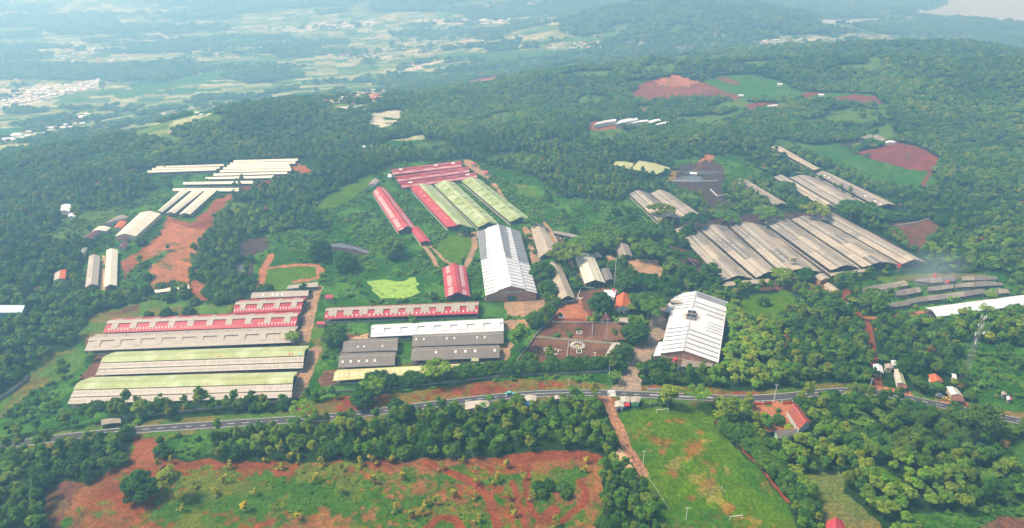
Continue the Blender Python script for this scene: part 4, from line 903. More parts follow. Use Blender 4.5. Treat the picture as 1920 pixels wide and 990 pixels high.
# far white sheds
gw = 'white sheds far off in the woods'
for (lb, q) in [('white shed roof far off in the woods, at the bare earth end of its row', [(1420, 702), (1548, 680), (1545, 668), (1440, 688)]), ('longest white shed roof of the row far off in the woods', [(1540, 699), (1675, 674), (1662, 661), (1565, 676)]),
                ('middle white shed roof of the row far off in the woods', [(1622, 696), (1733, 682), (1722, 672), (1650, 684)]), ('short white shed roof near the tree end of the row far off', [(1726, 694), (1800, 680), (1790, 668), (1735, 678)]),
                ('broken white shed roof at the far end of the row in the woods', [(1762, 706), (1852, 690), (1840, 682), (1775, 696)])]:
    shed('white_shed', lb, [(640 + x / 3, y / 3) for x, y in q], 5, .7, 'gable', ('white',), cat='shed', posts=False, group=gw, walls='closed', wallmat='wallw')
# left farm
gl = 'long pale sheds on the far slope'
LR = [('nearest of the three narrow roofs on the left slope', [(90, 248), (105, 222), (830, 205), (822, 222)]), ('middle of the three narrow roofs on the left slope', [(142, 216), (150, 203), (868, 188), (858, 203)]), ('furthest of the three narrow roofs on the left slope', [(185, 195), (195, 182), (908, 160), (898, 176)]),
      ('furthest roof of the stepped rows, at the top of the slope', [(1003, 138), (1010, 115), (1692, 97), (1682, 120)]), ('second roof from the top of the stepped rows', [(965, 163), (975, 143), (1668, 126), (1658, 151)]), ('third roof from the top of the stepped rows', [(935, 187), (942, 167), (1600, 152), (1592, 174)]),
      ('fourth roof from the top of the stepped rows', [(893, 213), (905, 190), (1612, 174), (1605, 198)]), ('fifth roof from the top of the stepped rows, beside the red bank', [(858, 244), (872, 218), (1622, 200), (1612, 228)]), ('pale roof of the stepped rows ending in the dark trees', [(790, 281), (802, 254), (1580, 238), (1572, 258)]),
      ('pale roof of the stepped rows with grey patches at its end', [(703, 318), (717, 294), (1438, 274), (1428, 302)]), ('cleanest pale roof, lowest of the stepped rows', [(467, 373), (482, 346), (1228, 330), (1218, 362)]), ('pale cross roof joined to the three roofs running downhill', [(358, 440), (368, 410), (1068, 406), (1058, 444)])]
for (lb, q) in LR:
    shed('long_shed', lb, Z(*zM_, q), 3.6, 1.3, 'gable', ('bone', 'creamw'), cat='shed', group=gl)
for (lb, q) in [('first of three pale roofs running downhill, touching the wide white roof', [(185, 665), (250, 668), (545, 430), (452, 428)]), ('middle of three pale roofs running downhill', [(290, 677), (380, 680), (690, 436), (575, 432)]),
                ('last of three pale roofs running downhill, beside the red earth', [(425, 690), (545, 690), (828, 436), (710, 434)])]:
    shed('long_shed', lb, Z(*zM_, q), 3.6, 1.8, 'gable', ('bone',), cat='shed', group=gl)
shed('storage_shed', 'wide clean white roof above the long grass bank', Z(*zH_, [(742, 622), (1135, 622), (1600, 205), (1215, 185)]), 5.0, 2.6, 'gable', ('bone',), cat='shed', walls='closed', wallmat='cream')
for (lb, q, m) in [('maroon lean-to below the wide clean white roof', [(800, 690), (980, 690), (990, 590), (830, 592)], 'maroon'), ('small maroon hut roof alone in the grass below the wide white roof', [(800, 845), (925, 850), (1000, 740), (880, 745)], 'maroon'),
                   ('maroon roof running into the white roof at the wood edge', [(150, 665), (300, 672), (470, 530), (330, 530)], 'maroon'), ('small white bent roof at the wood edge', [(315, 530), (580, 530), (675, 462), (440, 440)], 'bone'),
                   ('orange roof between the grey roof and the wide white roof', [(730, 470), (870, 480), (970, 355), (820, 345)], 'orange'), ('old grey roof behind the orange roof at the wood edge', [(470, 425), (600, 400), (1010, 270), (830, 230)], 'dust'),
                   ('grey hut half hidden under the trees at the wood edge', [(110, 950), (180, 960), (240, 830), (120, 880)], 'cream')]:
    shed('farm_building', lb, Z(*zH_, q), 3.4, 1.3, 'gable', (m,), cat='building', walls='closed', wallmat='wall')
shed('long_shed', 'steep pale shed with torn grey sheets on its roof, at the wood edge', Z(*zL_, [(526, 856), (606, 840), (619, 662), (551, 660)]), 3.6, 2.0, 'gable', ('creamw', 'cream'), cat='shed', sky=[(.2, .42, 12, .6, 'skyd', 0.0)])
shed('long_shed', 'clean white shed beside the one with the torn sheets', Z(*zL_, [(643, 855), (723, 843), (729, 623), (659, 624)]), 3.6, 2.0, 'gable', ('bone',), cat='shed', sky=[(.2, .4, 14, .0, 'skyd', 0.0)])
shed('long_shed', 'low white shed lying in the bushes beside the red earth', Z(*zL_, [(960, 888), (952, 870), (1168, 836), (1174, 862)]), 3.0, .8, 'gable', ('bone',), cat='shed')
shed('storage_shed', 'white roof at the picture edge above the yellowish wood', [(-60, 592), (41, 586), (47, 572), (-60, 577)], 5, 1.2, 'gable', ('blue',), cat='shed', walls='closed', wallmat='cyan')
shed('hut', 'broken pale hut in the dark wood on the far left', Z(*zL_, [(330, 812), (405, 800), (410, 742), (340, 765)]), 3, 1, 'gable', ('creamw', 'orange'), cat='hut', walls='closed')
shed('hut', 'two bright little roofs in a clearing of the left wood', Z(*zL_, [(372, 380), (432, 386), (440, 340), (380, 345)]), 4, 1, 'gable', ('white',), cat='hut', walls='closed', wallmat='wallw')
shed('hut', 'lowest bright little roof in the clearing of the left wood', Z(*zL_, [(420, 418), (462, 418), (468, 396), (425, 398)]), 4, 1, 'gable', ('white',), cat='hut', walls='closed', wallmat='wallw')
# stables at the lower right
gs = 'low terraced stable roofs in weeds'
k = 0
ROWS = [('upper stable row beside the dirt track', [(538, 278, 540, 228), (668, 248, 650, 200), (790, 230, 765, 186), (932, 206, 892, 162)]),
        ('topmost stable row under the red box', [(985, 168, 990, 148), (1110, 186, 1100, 140), (1230, 178, 1215, 128), (1340, 166, 1320, 120)]),
        ('topmost stable row, the end towards the far wood', [(1388, 164, 1385, 130), (1500, 162, 1490, 124), (1600, 160, 1590, 122), (1694, 154, 1680, 128)]),
        ('middle stable row, lower end', [(630, 330, 640, 292), (765, 322, 750, 280)]), ('middle stable row', [(820, 292, 810, 255), (900, 290, 885, 240), (990, 270, 975, 225), (1040, 262, 1030, 222)]),
        ('middle stable row above the bananas', [(1092, 256, 1090, 222), (1210, 244, 1200, 208), (1318, 228, 1310, 196)]), ('middle stable row, far end', [(1330, 224, 1320, 196), (1500, 216, 1480, 175), (1620, 210, 1600, 166), (1742, 204, 1730, 184)]),
        ('lower stable row, near end', [(742, 400, 740, 362), (860, 385, 840, 350), (952, 372, 930, 328)]), ('lower stable row above the long white shed', [(922, 364, 905, 325), (1090, 340, 1060, 300), (1250, 322, 1230, 278), (1420, 300, 1400, 256), (1595, 270, 1560, 235)]),
        ('lower stable row, far end', [(1598, 282, 1590, 252), (1700, 278, 1680, 230), (1800, 270, 1770, 236)])]
for (lb, pts) in ROWS:
    for i in range(len(pts) - 1):
        a, b = pts[i], pts[i + 1]
        shed('stable', lb + ', section %s' % (['beginning it', 'second along it', 'third along it', 'ending it'][i] if len(pts) > 2 else 'standing alone'),
             Z(*z9_, [(a[0] + 2, a[1]), (a[2] + 2, a[3]), (b[2] - 2, b[3]), (b[0] - 2, b[1])]), 3.0 + .35 * (i % 2), 1.0, 'gable', (('grey', 'brown', 'dust', 'grey')[(k + i) % 4],), cat='stable', group=gs, walls='open')
    k += 1
shed('poultry_shed', 'long bluish white shed running out of the picture above the tower', [(1757, 594.5), (1734, 577), (2010, 541), (2030, 557)], 4.0, 2.2, 'gable', ('blue', 'white'), cat='shed')
bb = shed('house', 'small brick house with a pale gable roof at the corner of the big barns', Z(*z9_, [(175, 168), (258, 148), (205, 102), (122, 128)]), 4.0, 1.4, 'gable', ('tan',), cat='house', walls='closed', wallmat='brick')
shed('house', 'small cream house with a curved pale roof by the bend of the dirt track', Z(*z9_, [(285, 266), (342, 246), (262, 186), (200, 204)]), 3.6, 1.6, 'gable', ('tan',), cat='house', walls='closed', wallmat='cream')
shed('hut', 'tiny pale hut beside the red dirt track', Z(*z9_, [(372, 400), (436, 388), (420, 352), (368, 366)]), 2.8, .7, 'gable', ('tan',), cat='hut', walls='closed', wallmat='wallw')
shed('open_shelter', 'long low tan roof in front of the first weathered barns', Z(*zA_, [(392, 566), (738, 540), (740, 512), (420, 532)]), 3.2, .5, 'flat', ('tan',), cat='shelter')
shed('open_shelter', 'low tan roof in front of the weathered barns right of the dark gap', Z(*zA_, [(1175, 490), (1440, 460), (1435, 440), (1178, 468)]), 3.0, .4, 'flat', ('tan',), cat='shelter')
# by the far red plot
shed('farm_building', 'old grey roof above the far dark red plot', Z(*zB_, [(1010, 105), (1150, 112), (1178, 92), (1085, 58)]), 4, 1.4, 'gable', ('dust',), cat='building')
shed('farm_building', 'old broken roof left of the other roof above the far red plot', Z(*zB_, [(945, 84), (1010, 96), (1075, 66), (1020, 60)]), 4, 1.4, 'gable', ('dust',), cat='building')
shed('hut', 'bright white hut at the edge of the far dark red plot', Z(*zB_, [(1172, 126), (1262, 122), (1240, 106), (1172, 110)]), 3, .7, 'gable', ('white',), cat='hut', walls='closed', wallmat='wallw')
# houses along the road, right
shed('carport', 'tall white carport roof over the red dirt track', Z(*zC_, [(302, 285), (402, 312), (385, 238), (296, 222)]), 4.5, 1.0, 'gable', ('blue', 'white'), cat='carport', walls='open', posts=True)
hh = shed('house', 'narrow long house with a greenish white roof and a rust red porch', Z(*zC_, [(530, 408), (622, 424), (572, 282), (500, 272)]), 3.6, 1.0, 'gable', ('creamw', 'olive'), cat='house', walls='closed', wallmat='wallw')
shed('porch_roof', 'rust red porch roof at the front of the narrow long house', Z(*zC_, [(545, 468), (628, 466), (625, 428), (538, 412)]), 2.8, .6, 'flat', ('rust',), cat='porch')
shed('house', 'pale yellow house with broken roofs behind the narrow long house', Z(*zC_, [(420, 262), (490, 270), (500, 225), (405, 220)]), 3.4, .8, 'gable', ('cream',), cat='house', walls='closed', wallmat='cream')
shed('house', 'white and grey roof right behind the narrow long house', Z(*zC_, [(480, 235), (572, 250), (560, 205), (470, 186)]), 3.4, 1.0, 'gable', ('white', 'rust'), cat='house', walls='closed', wallmat='wallw')
shed('house', 'orange tiled house roof half hidden by trees near the road bend', Z(*zC_, [(868, 405), (985, 402), (955, 350), (838, 326)]), 3.6, 1.8, 'gable', ('orange',), cat='house', walls='closed', wallmat='wallw')
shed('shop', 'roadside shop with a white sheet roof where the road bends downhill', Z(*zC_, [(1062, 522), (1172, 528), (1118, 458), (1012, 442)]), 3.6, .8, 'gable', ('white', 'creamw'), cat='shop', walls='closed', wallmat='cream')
shed('porch_roof', 'rust brown porch roof in front of the roadside shop', Z(*zC_, [(1065, 575), (1192, 600), (1172, 532), (1060, 528)]), 3.0, .6, 'flat', ('rust',), cat='porch')
shed('house', 'small white building at the foot of the lattice tower', Z(*zC_, [(1072, 352), (1116, 372), (1108, 325), (1064, 312)]), 3.5, .3, 'flat', ('white',), cat='building', walls='closed', wallmat='wallw')
shed('hut', 'grey hut roof on the banana slope', Z(*zC_, [(1552, 520), (1605, 530), (1598, 498), (1550, 492)]), 2.8, .6, 'gable', ('cream',), cat='hut', walls='closed')
shed('hut', 'pinkish white hut on the banana slope', Z(*zC_, [(1605, 572), (1662, 576), (1650, 542), (1600, 536)]), 2.8, .6, 'gable', ('white', 'pink'), cat='hut', walls='closed')
# school
zS = ((1380, 740), 9.9)
sc_ = shed('school_building', 'long school building with a red tiled roof and white verandah posts', Z(*zS, [(1175, 640), (1400, 520), (1130, 165), (945, 290)]), 4.0, 2.6, 'gable', ('tile',), cat='school', walls='closed', wallmat='wallw', cap='pink', posts=False)
for t in range(8):
    P3, W_, L_, zr_ = root_info[sc_.name]; p = P3(.01, .03 + t * .134); post_copy(sc_, (p.x, p.y, float(H(p.x, p.y))), 4.0, .3, M['white'], 'verandah_post')
s2 = shed('school_building', 'mint green building with a weathered grey gable roof below the school yard', Z(*zS, [(770, 830), (700, 670), (1105, 640), (1145, 745)]), 4.0, 2.2, 'gable', ('grey',), cat='school', walls='closed', wallmat='mint')
for t in range(4): opening(s2, 0.03, 0.03, .22 + t * .2, .14 + t * .2, 1.2, 2.4, 'window', M['glass'], .2)
# kiosks
zK = ((940, 700), 6.4)
for (lb, q, m, wm) in [('white kiosk with a gable roof at the corner of the dirt path', [(1358, 405), (1478, 405), (1462, 335), (1362, 335)], 'creamw', 'wallw'), ('middle kiosk roof with a red awning by the path corner', [(1430, 352), (1540, 350), (1540, 280), (1425, 282)], 'creamw', 'wallw'),
                       ('grey roofed kiosk with a light green front by the path corner', [(1555, 352), (1652, 352), (1684, 280), (1548, 284)], 'cream', 'lgreen'),
                       ('cream kiosk roof with a blue sheet under it at the wood edge', [(285, 335), (418, 335), (422, 266), (280, 266)], 'creamw', 'wallw'),
                       ('tiny pale kiosk roof at the wood edge, between two rusty ones', [(640, 315), (705, 312), (700, 266), (638, 270)], 'creamw', 'wall'),
                       ('rusty brown kiosk roof at the wood edge', [(555, 312), (632, 312), (630, 276), (556, 276)], 'rust', 'wall')]:
    kk = shed('kiosk', lb, Z(*zK, q), 3.0, .7, 'gable', (m,), cat='kiosk', walls='closed', wallmat=wm, group='roadside kiosks')
    if 'red awning' in lb:
        r = MB(); P3 = root_info[kk.name][0]; r.slab([P3(.45, -.35, -.9), P3(1, -.35, -.9), P3(1, -.02, -.3), P3(.45, -.02, -.3)], M['redp'], .06); part(r, 'awning', kk)
    if 'blue sheet' in lb:
        r = MB(); P3 = root_info[kk.name][0]; r.slab([P3(.1, -.55, -1.0), P3(.4, -.55, -1.0), P3(.4, -.02, -.4), P3(.1, -.02, -.4)], M['blue'], .06); part(r, 'awning', kk)
    if 'light green' not in lb: opening(kk, .35, .6, 0, 0, 0, 2.0, 'door', M['dark'], .05)
shed('kiosk', 'cream roof beside the road, half behind a dark leafy tree', [(872, 768), (915, 764), (925, 751), (872, 753)], 3.0, .6, 'gable', ('creamw',), cat='kiosk', walls='closed')
shed('bus_shelter', 'pale sagging roadside shelter under the trees at the lower left', [(190, 797), (227, 793), (226, 784), (189, 787)], 3.0, .5, 'gable', ('dust',), cat='shelter')
shed('shade_roof', 'red domed roof peeping out at the bottom of the picture', [(1542, 1010), (1592, 1005), (1580, 976), (1550, 978)], 4.0, 2.5, 'gable', ('red',), cat='roof')
# ------------------------------------------------------------------ plants
def leaf_mat(name, a, b_, c, trans=.38):
    """leaf colours a (usual), b (other trees), c (some trees); each tree picks its own"""
    a, b_, c = [(q[0] * 1.75, q[1] * 1.42, q[2] * .75) for q in (a, b_, c)]
    m, nt, b = new_mat(name, .75, .12)
    oi = nd(nt, 'ShaderNodeObjectInfo'); at = nd(nt, 'ShaderNodeAttribute', attribute_name='Col')
    rp = nd(nt, 'ShaderNodeValToRGB'); e = rp.color_ramp.elements
    e[0].position = 0; e[0].color = tuple(a) + (1,); e[1].position = 1; e[1].color = tuple(c) + (1,)
    x = e.new(.55); x.color = tuple(b_) + (1,)
    nt.links.new(oi.outputs['Random'], rp.inputs[0])
    col = mult(nt, rp.outputs[0], at.outputs['Color'])
    geo = nd(nt, 'ShaderNodeNewGeometry')
    r = ramp(nt, noise(nt, geo.outputs['Position'], .010, 4, .6), [(.36, (.62, .74, .85)), (.5, 1.0), (.64, (1.45, 1.3, 1.0))])
    col = mult(nt, col, r)
    nt.links.new(col, b.inputs['Base Color'])
    tr = nd(nt, 'ShaderNodeBsdfTranslucent'); nt.links.new(col, tr.inputs[0])
    mx = nd(nt, 'ShaderNodeMixShader'); mx.inputs[0].default_value = trans
    out = [n for n in nt.nodes if n.type == 'OUTPUT_MATERIAL'][0]
    nt.links.new(b.outputs[0], mx.inputs[1]); nt.links.new(tr.outputs[0], mx.inputs[2]); nt.links.new(mx.outputs[0], out.inputs[0])
    return m
LM = dict(
    dark=leaf_mat('leaf_dark', (.020, .090, .020), (.034, .118, .022), (.055, .140, .024)),
    mid=leaf_mat('leaf_mid', (.034, .128, .022), (.058, .160, .022), (.105, .180, .024)),
    teak=leaf_mat('leaf_teak', (.052, .170, .024), (.074, .190, .028), (.115, .20, .032)),
    yellow=leaf_mat('leaf_yellow', (.13, .19, .03), (.17, .20, .035), (.10, .17, .03)),
    fresh=leaf_mat('leaf_fresh', (.045, .165, .018), (.065, .19, .022), (.10, .21, .028)),
    airy=leaf_mat('leaf_airy', (.060, .17, .020), (.085, .20, .026), (.12, .21, .03)), drying=leaf_mat('leaf_drying', (.12, .10, .035), (.16, .13, .04), (.14, .075, .03)),
    bamboo=leaf_mat('leaf_bamboo', (.045, .14, .025), (.06, .15, .03), (.08, .16, .03)),
    bark=plain_mat('bark', (.22, .18, .13), .9, .3))
nr = np.random.RandomState(11)
def cards(cs, rads, n, size, up=.55, squash=.8, flat_=0.0):
    """n leaf quads on every lobe (centre cs, radius rads)"""
    V = []; Cc = []
    for c, r in zip(cs, rads):
        tone = .82 + .38 * nr.rand(); warmth = nr.rand() * .22
        d = nr.normal(size=(n, 3)); d[:, 2] = np.abs(d[:, 2]) * (1 - flat_ * .3) - .35 * nr.rand(n); d /= np.linalg.norm(d, axis=1)[:, None]
        rr = r * (.72 + .46 * nr.rand(n)); p = c + d * rr[:, None] * np.array([1, 1, squash])
        nrm = d + nr.normal(size=(n, 3)) * .45 + np.array([0, 0, up]); nrm /= np.linalg.norm(nrm, axis=1)[:, None]
        t = np.cross(nrm, nr.normal(size=(n, 3))); t /= np.linalg.norm(t, axis=1)[:, None]; bt = np.cross(nrm, t)
        s = size * (.6 + .7 * nr.rand(n))[:, None]; l = s * (1.1 + .5 * nr.rand(n))[:, None]
        q = np.stack([p - t * s - bt * l * .5, p + t * s * .6 - bt * l, p + t * s + bt * l * .6, p - t * s * .5 + bt * l], 1)
        V.append(q.reshape(-1, 3)); sh = tone * (.70 + .6 * nr.rand(n)); warm = warmth * nr.rand(n) + nr.rand(n) * .15
        col = np.stack([sh * (1 + warm), sh, sh * (1 - warm * .5)], 1); Cc.append(np.repeat(col, 4, 0))
    V = np.concatenate(V); return V, np.concatenate(Cc)
def ico(c, r, sq=.8):
    """rough eight sided core"""
    a = np.linspace(0, 2 * np.pi, 7)[:-1]; P = [(0, 0, 1)] + [(math.cos(x) * .85, math.sin(x) * .85, .45) for x in a] + [(math.cos(x + .5) * .9, math.sin(x + .5) * .9, -.3) for x in a] + [(0, 0, -.75)]
    P = np.array(P) * (.85 + .2 * nr.rand(14))[:, None] * r * np.array([1, 1, sq]) + c
    Fs = [(0, 1 + i, 1 + (i + 1) % 6) for i in range(6)]
    for i in range(6):
        j = (i + 1) % 6; Fs += [(1 + i, 7 + i, 1 + j), (7 + i, 7 + j, 1 + j)]
    Fs += [(7 + i, 13, 7 + (i + 1) % 6) for i in range(6)]
    return P, np.array(Fs)
def crown_mesh(name, lobes, n, size, mat, core=.72, squash=.8, up=.55):
    cs = np.array([l[:3] for l in lobes], float); rs = np.array([l[3] for l in lobes], float)
    V, Cc = cards(cs, rs, n, size, up, squash)
    q = np.arange(len(V)).reshape(-1, 4); F3 = np.concatenate([q[:, [0, 1, 2]], q[:, [0, 2, 3]]])
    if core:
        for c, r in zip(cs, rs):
            P, Fs = ico(c, r * core, squash); F3 = np.concatenate([F3, Fs + len(V)]); V = np.concatenate([V, P]); Cc = np.concatenate([Cc, np.full((14, 3), .6)])  # core coloured darker to paint shade into the gaps between leaves
    o = mesh_np(name, V, F3, mat, cols=Cc); me = o.data; bpy.data.objects.remove(o); return me
def trunk_mesh(name, h, r, limbs):
    b = MB(); b.tube((0, 0, -.6), (0, 0, h * .5), r, r * .75, LM['bark'], 7); b.tube((0, 0, h * .5), (.1, .1, h), r * .75, r * .5, LM['bark'], 7)
    for (x, y, z) in limbs: b.tube((0, 0, h * (.6 + .3 * nr.rand())), (x, y, z), r * .45, r * .15, LM['bark'], 5)
    o = b.build(name); me = o.data; bpy.data.objects.remove(o); return me
def lobes_round(n, R_, zc, hz, r0, r1, hollow=.55):
    out = []
    for i in range(n):
        a = i * 2.399 + nr.rand() * .6; f = math.sqrt((i + .5) / n); rad = R_ * (hollow * f + .25 * nr.rand() * f + .15)
        z = zc + hz * (1 - f * f) * (.8 + .3 * nr.rand()) - hz * .35 * f
        out.append((math.cos(a) * rad, math.sin(a) * rad, z, r0 + (r1 - r0) * nr.rand()))
    return out
PROTO = {}      # kind -> list of (crown mesh, trunk mesh, radius)
def add_proto(kind, crown, trunk, rad): PROTO.setdefault(kind, []).append((crown, trunk, rad))
for v in range(4):      # round, dense, dark
    lb = lobes_round(10 + 2 * v, 4.6, 4.4, 2.9, .9, 2.0) + [(math.cos(a) * 3.2, math.sin(a) * 3.2, 2.3 + .7 * nr.rand(), 1.5) for a in (0, 1.1, 2.2, 3.3, 4.3, 5.3)]
    add_proto('dark', crown_mesh('crown', lb, 95, .33, LM['dark']), trunk_mesh('trunk', 5, .3, [(l[0] * .7, l[1] * .7, l[2] - .3) for l in lb[:4]]), 4.6)
for v in range(4):      # tall plantation tree, oval crown, bare pale trunk
    lb = [(nr.normal() * 1.1, nr.normal() * 1.1, 6.0 + i * .85, (1.6 - .12 * abs(i - 3)) * (.75 + .5 * nr.rand())) for i in range(7)] + [(math.cos(a) * 1.8, math.sin(a) * 1.8, 7.2 + 2.4 * nr.rand(), 1.35) for a in (0, 1.3, 2.5, 3.8, 5)]
    add_proto('tall', crown_mesh('crown', lb, 80, .32, LM['mid']), trunk_mesh('trunk', 8.5, .2, [(l[0] * .6, l[1] * .6, l[2]) for l in lb[7:10]]), 3.2)
for v in range(3):      # teak: big light leaves
    lb = [(nr.normal() * 1.1, nr.normal() * 1.1, 5.0 + i * .9, 1.5) for i in range(5)] + [(math.cos(a) * 1.9, math.sin(a) * 1.9, 5.6 + 2.6 * nr.rand(), 1.2) for a in (0, 1.2, 2.4, 3.6, 4.9)]
    add_proto('teak', crown_mesh('crown', lb, 34, .55, LM['teak'], core=.6, up=1.0), trunk_mesh('trunk', 7.5, .16, [(l[0] * .6, l[1] * .6, l[2]) for l in lb[5:8]]), 3.0)
for v in range(2):      # wide umbrella crown
    lb = lobes_round(17, 8.2, 7.6, 1.9, 1.5, 2.1, .62)
    add_proto('umbrella', crown_mesh('crown', lb, 80, .42, LM['dark' if v else 'mid'], squash=.62, up=.9), trunk_mesh('trunk', 5.0, .42, [(l[0] * .8, l[1] * .8, l[2] - .3) for l in lb[::2]]), 8.0)
for v in range(3):      # airy layered crown, branches showing
    lb = [(math.cos(a) * rr_, math.sin(a) * rr_, 6.2 + 1.6 * nr.rand() - .12 * rr_, .8 + .7 * nr.rand()) for a, rr_ in [(i * 2.4, .6 + 3.9 * math.sqrt(i / 17)) for i in range(17)]]
    add_proto('airy', crown_mesh('crown', lb, 46, .30, LM['airy'], core=0, squash=.42, up=1.0), trunk_mesh('trunk', 6.0, .2, [(l[0] * .9, l[1] * .9, l[2]) for l in lb[3::2]]), 4.6)
for v in range(2):      # reddish, drying crown
    lb = lobes_round(7, 2.8, 4.6, 2.2, .9, 1.4)
    add_proto('drying', crown_mesh('crown', lb, 44, .30, LM['drying'], core=.5), trunk_mesh('trunk', 5.0, .16, [(l[0] * .8, l[1] * .8, l[2]) for l in lb[:5]]), 2.9)
for v in range(2):      # sapling, sparse yellow leaves
    lb = [(nr.normal() * .8, nr.normal() * .8, 1.6 + i * .55, .8) for i in range(6)]
    add_proto('sapling', crown_mesh('crown', lb, 18, .30, LM['yellow'], core=0, up=1.0), trunk_mesh('trunk', 3.8, .07, [(l[0], l[1], l[2]) for l in lb[:4]]), 1.8)
for v in range(2):      # bamboo clump: feathery mounds
    lb = [(math.cos(a) * (1.5 + 2.5 * nr.rand()), math.sin(a) * (1.5 + 2.5 * nr.rand()), 4.8 + 2.8 * nr.rand(), 1.5 + .6 * nr.rand()) for a in np.linspace(0, 6.1, 9)] + [(0, 0, 8.2, 1.8), (.8, -.6, 7.2, 2.0)]
    add_proto('bamboo', crown_mesh('crown', lb, 120, .24, LM['bamboo'], squash=1.25, up=.3), trunk_mesh('trunk', 6, .5, [(l[0], l[1], l[2]) for l in lb[:6]]), 4.2)
for v in range(3):      # shrub
    lb = [(nr.normal() * .7, nr.normal() * .7, .6 + .7 * nr.rand(), .75) for i in range(5)]
    add_proto('shrub', crown_mesh('crown', lb, 34, .26, LM['fresh' if v else 'mid'], core=.7), None, 1.3)
def banana_mesh():
    b = MB(); b.tube((0, 0, -.3), (0, 0, 2.2), .17, .12, LM['fresh'], 6)
    for i in range(9):
        a = i * 2.4 + nr.rand() * .5; L = 2.0 + nr.rand() * .8; c, s = math.cos(a), math.sin(a); w = .32
        pts = [(t * L, 2.1 + 1.5 * t - 2.3 * t * t + .3 * nr.rand(), w * math.sin(math.pi * min(1, t * .95 + .08))) for t in (0, .25, .5, .75, 1)]
        for (r0, h0, w0), (r1, h1, w1) in zip(pts[:-1], pts[1:]):
            b.face([(c * r0 - s * w0, s * r0 + c * w0, h0), (c * r0 + s * w0, s * r0 - c * w0, h0), (c * r1 + s * w1, s * r1 - c * w1, h1), (c * r1 - s * w1, s * r1 + c * w1, h1)], LM['fresh'])
    o = b.build('banana'); me = o.data; bpy.data.objects.remove(o)
    a = me.color_attributes.new('Col', 'FLOAT_COLOR', 'POINT'); a.data.foreach_set('color', np.ones(len(me.vertices) * 4, np.float32)); return me
def palm_meshes():
    b = MB(); b.tube((0, 0, -.4), (.3, 0, 4), .2, .15, LM['bark'], 7); b.tube((.3, 0, 4), (.8, .2, 8), .15, .12, LM['bark'], 7); o = b.build('trunk'); tm = o.data; bpy.data.objects.remove(o)
    b = MB()
    for i in range(16):
        a = i * 2.4; c, s = math.cos(a), math.sin(a); L = 3.4; e = .2 + 1.0 * nr.rand()
        pts = [(t * L, 8 + e * 1.6 * t - 2.2 * t * t, .42 * math.sin(math.pi * (t * .9 + .1))) for t in (0, .3, .6, 1)]
        for (r0, h0, w0), (r1, h1, w1) in zip(pts[:-1], pts[1:]):
            for sg in (-1, 1):
                b.face([(c * r0 + .8, s * r0 + .2, h0), (c * r1 + .8, s * r1 + .2, h1), (c * r1 - sg * s * w1 + .8, s * r1 + sg * c * w1 + .2, h1 - .25), (c * r0 - sg * s * w0 + .8, s * r0 + sg * c * w0 + .2, h0 - .25)], LM['fresh'])
    o = b.build('crown'); me = o.data; bpy.data.objects.remove(o)
    a = me.color_attributes.new('Col', 'FLOAT_COLOR', 'POINT'); a.data.foreach_set('color', np.ones(len(me.vertices) * 4, np.float32)); return me, tm
BANANA = [banana_mesh() for _ in range(2)]
pc, ptm = palm_meshes(); PROTO['palm'] = [(pc, ptm, 3.2)]

TREES = []     # kept places
def plant_tree(kind, x, y, s, label, group, name='tree', cat='tree', v=None, z=None, rz=None):
    p = PROTO[kind][(v if v is not None else rnd.randrange(99)) % len(PROTO[kind])]
    z = float(H(x, y)) if z is None else z
    r = empty(name, (x, y, z), label, cat, group)
    r.rotation_euler = (0, 0, rnd.random() * 6.28 if rz is None else rz); r.scale = (s, s, s * (.9 + .2 * rnd.random()))
    c = bpy.data.objects.new('crown', p[0]); COL.objects.link(c); c.parent = r
    if p[1] is not None:
        t = bpy.data.objects.new('trunk', p[1]); COL.objects.link(t); t.parent = r
    TREES.append((x, y, p[2] * s)); return r

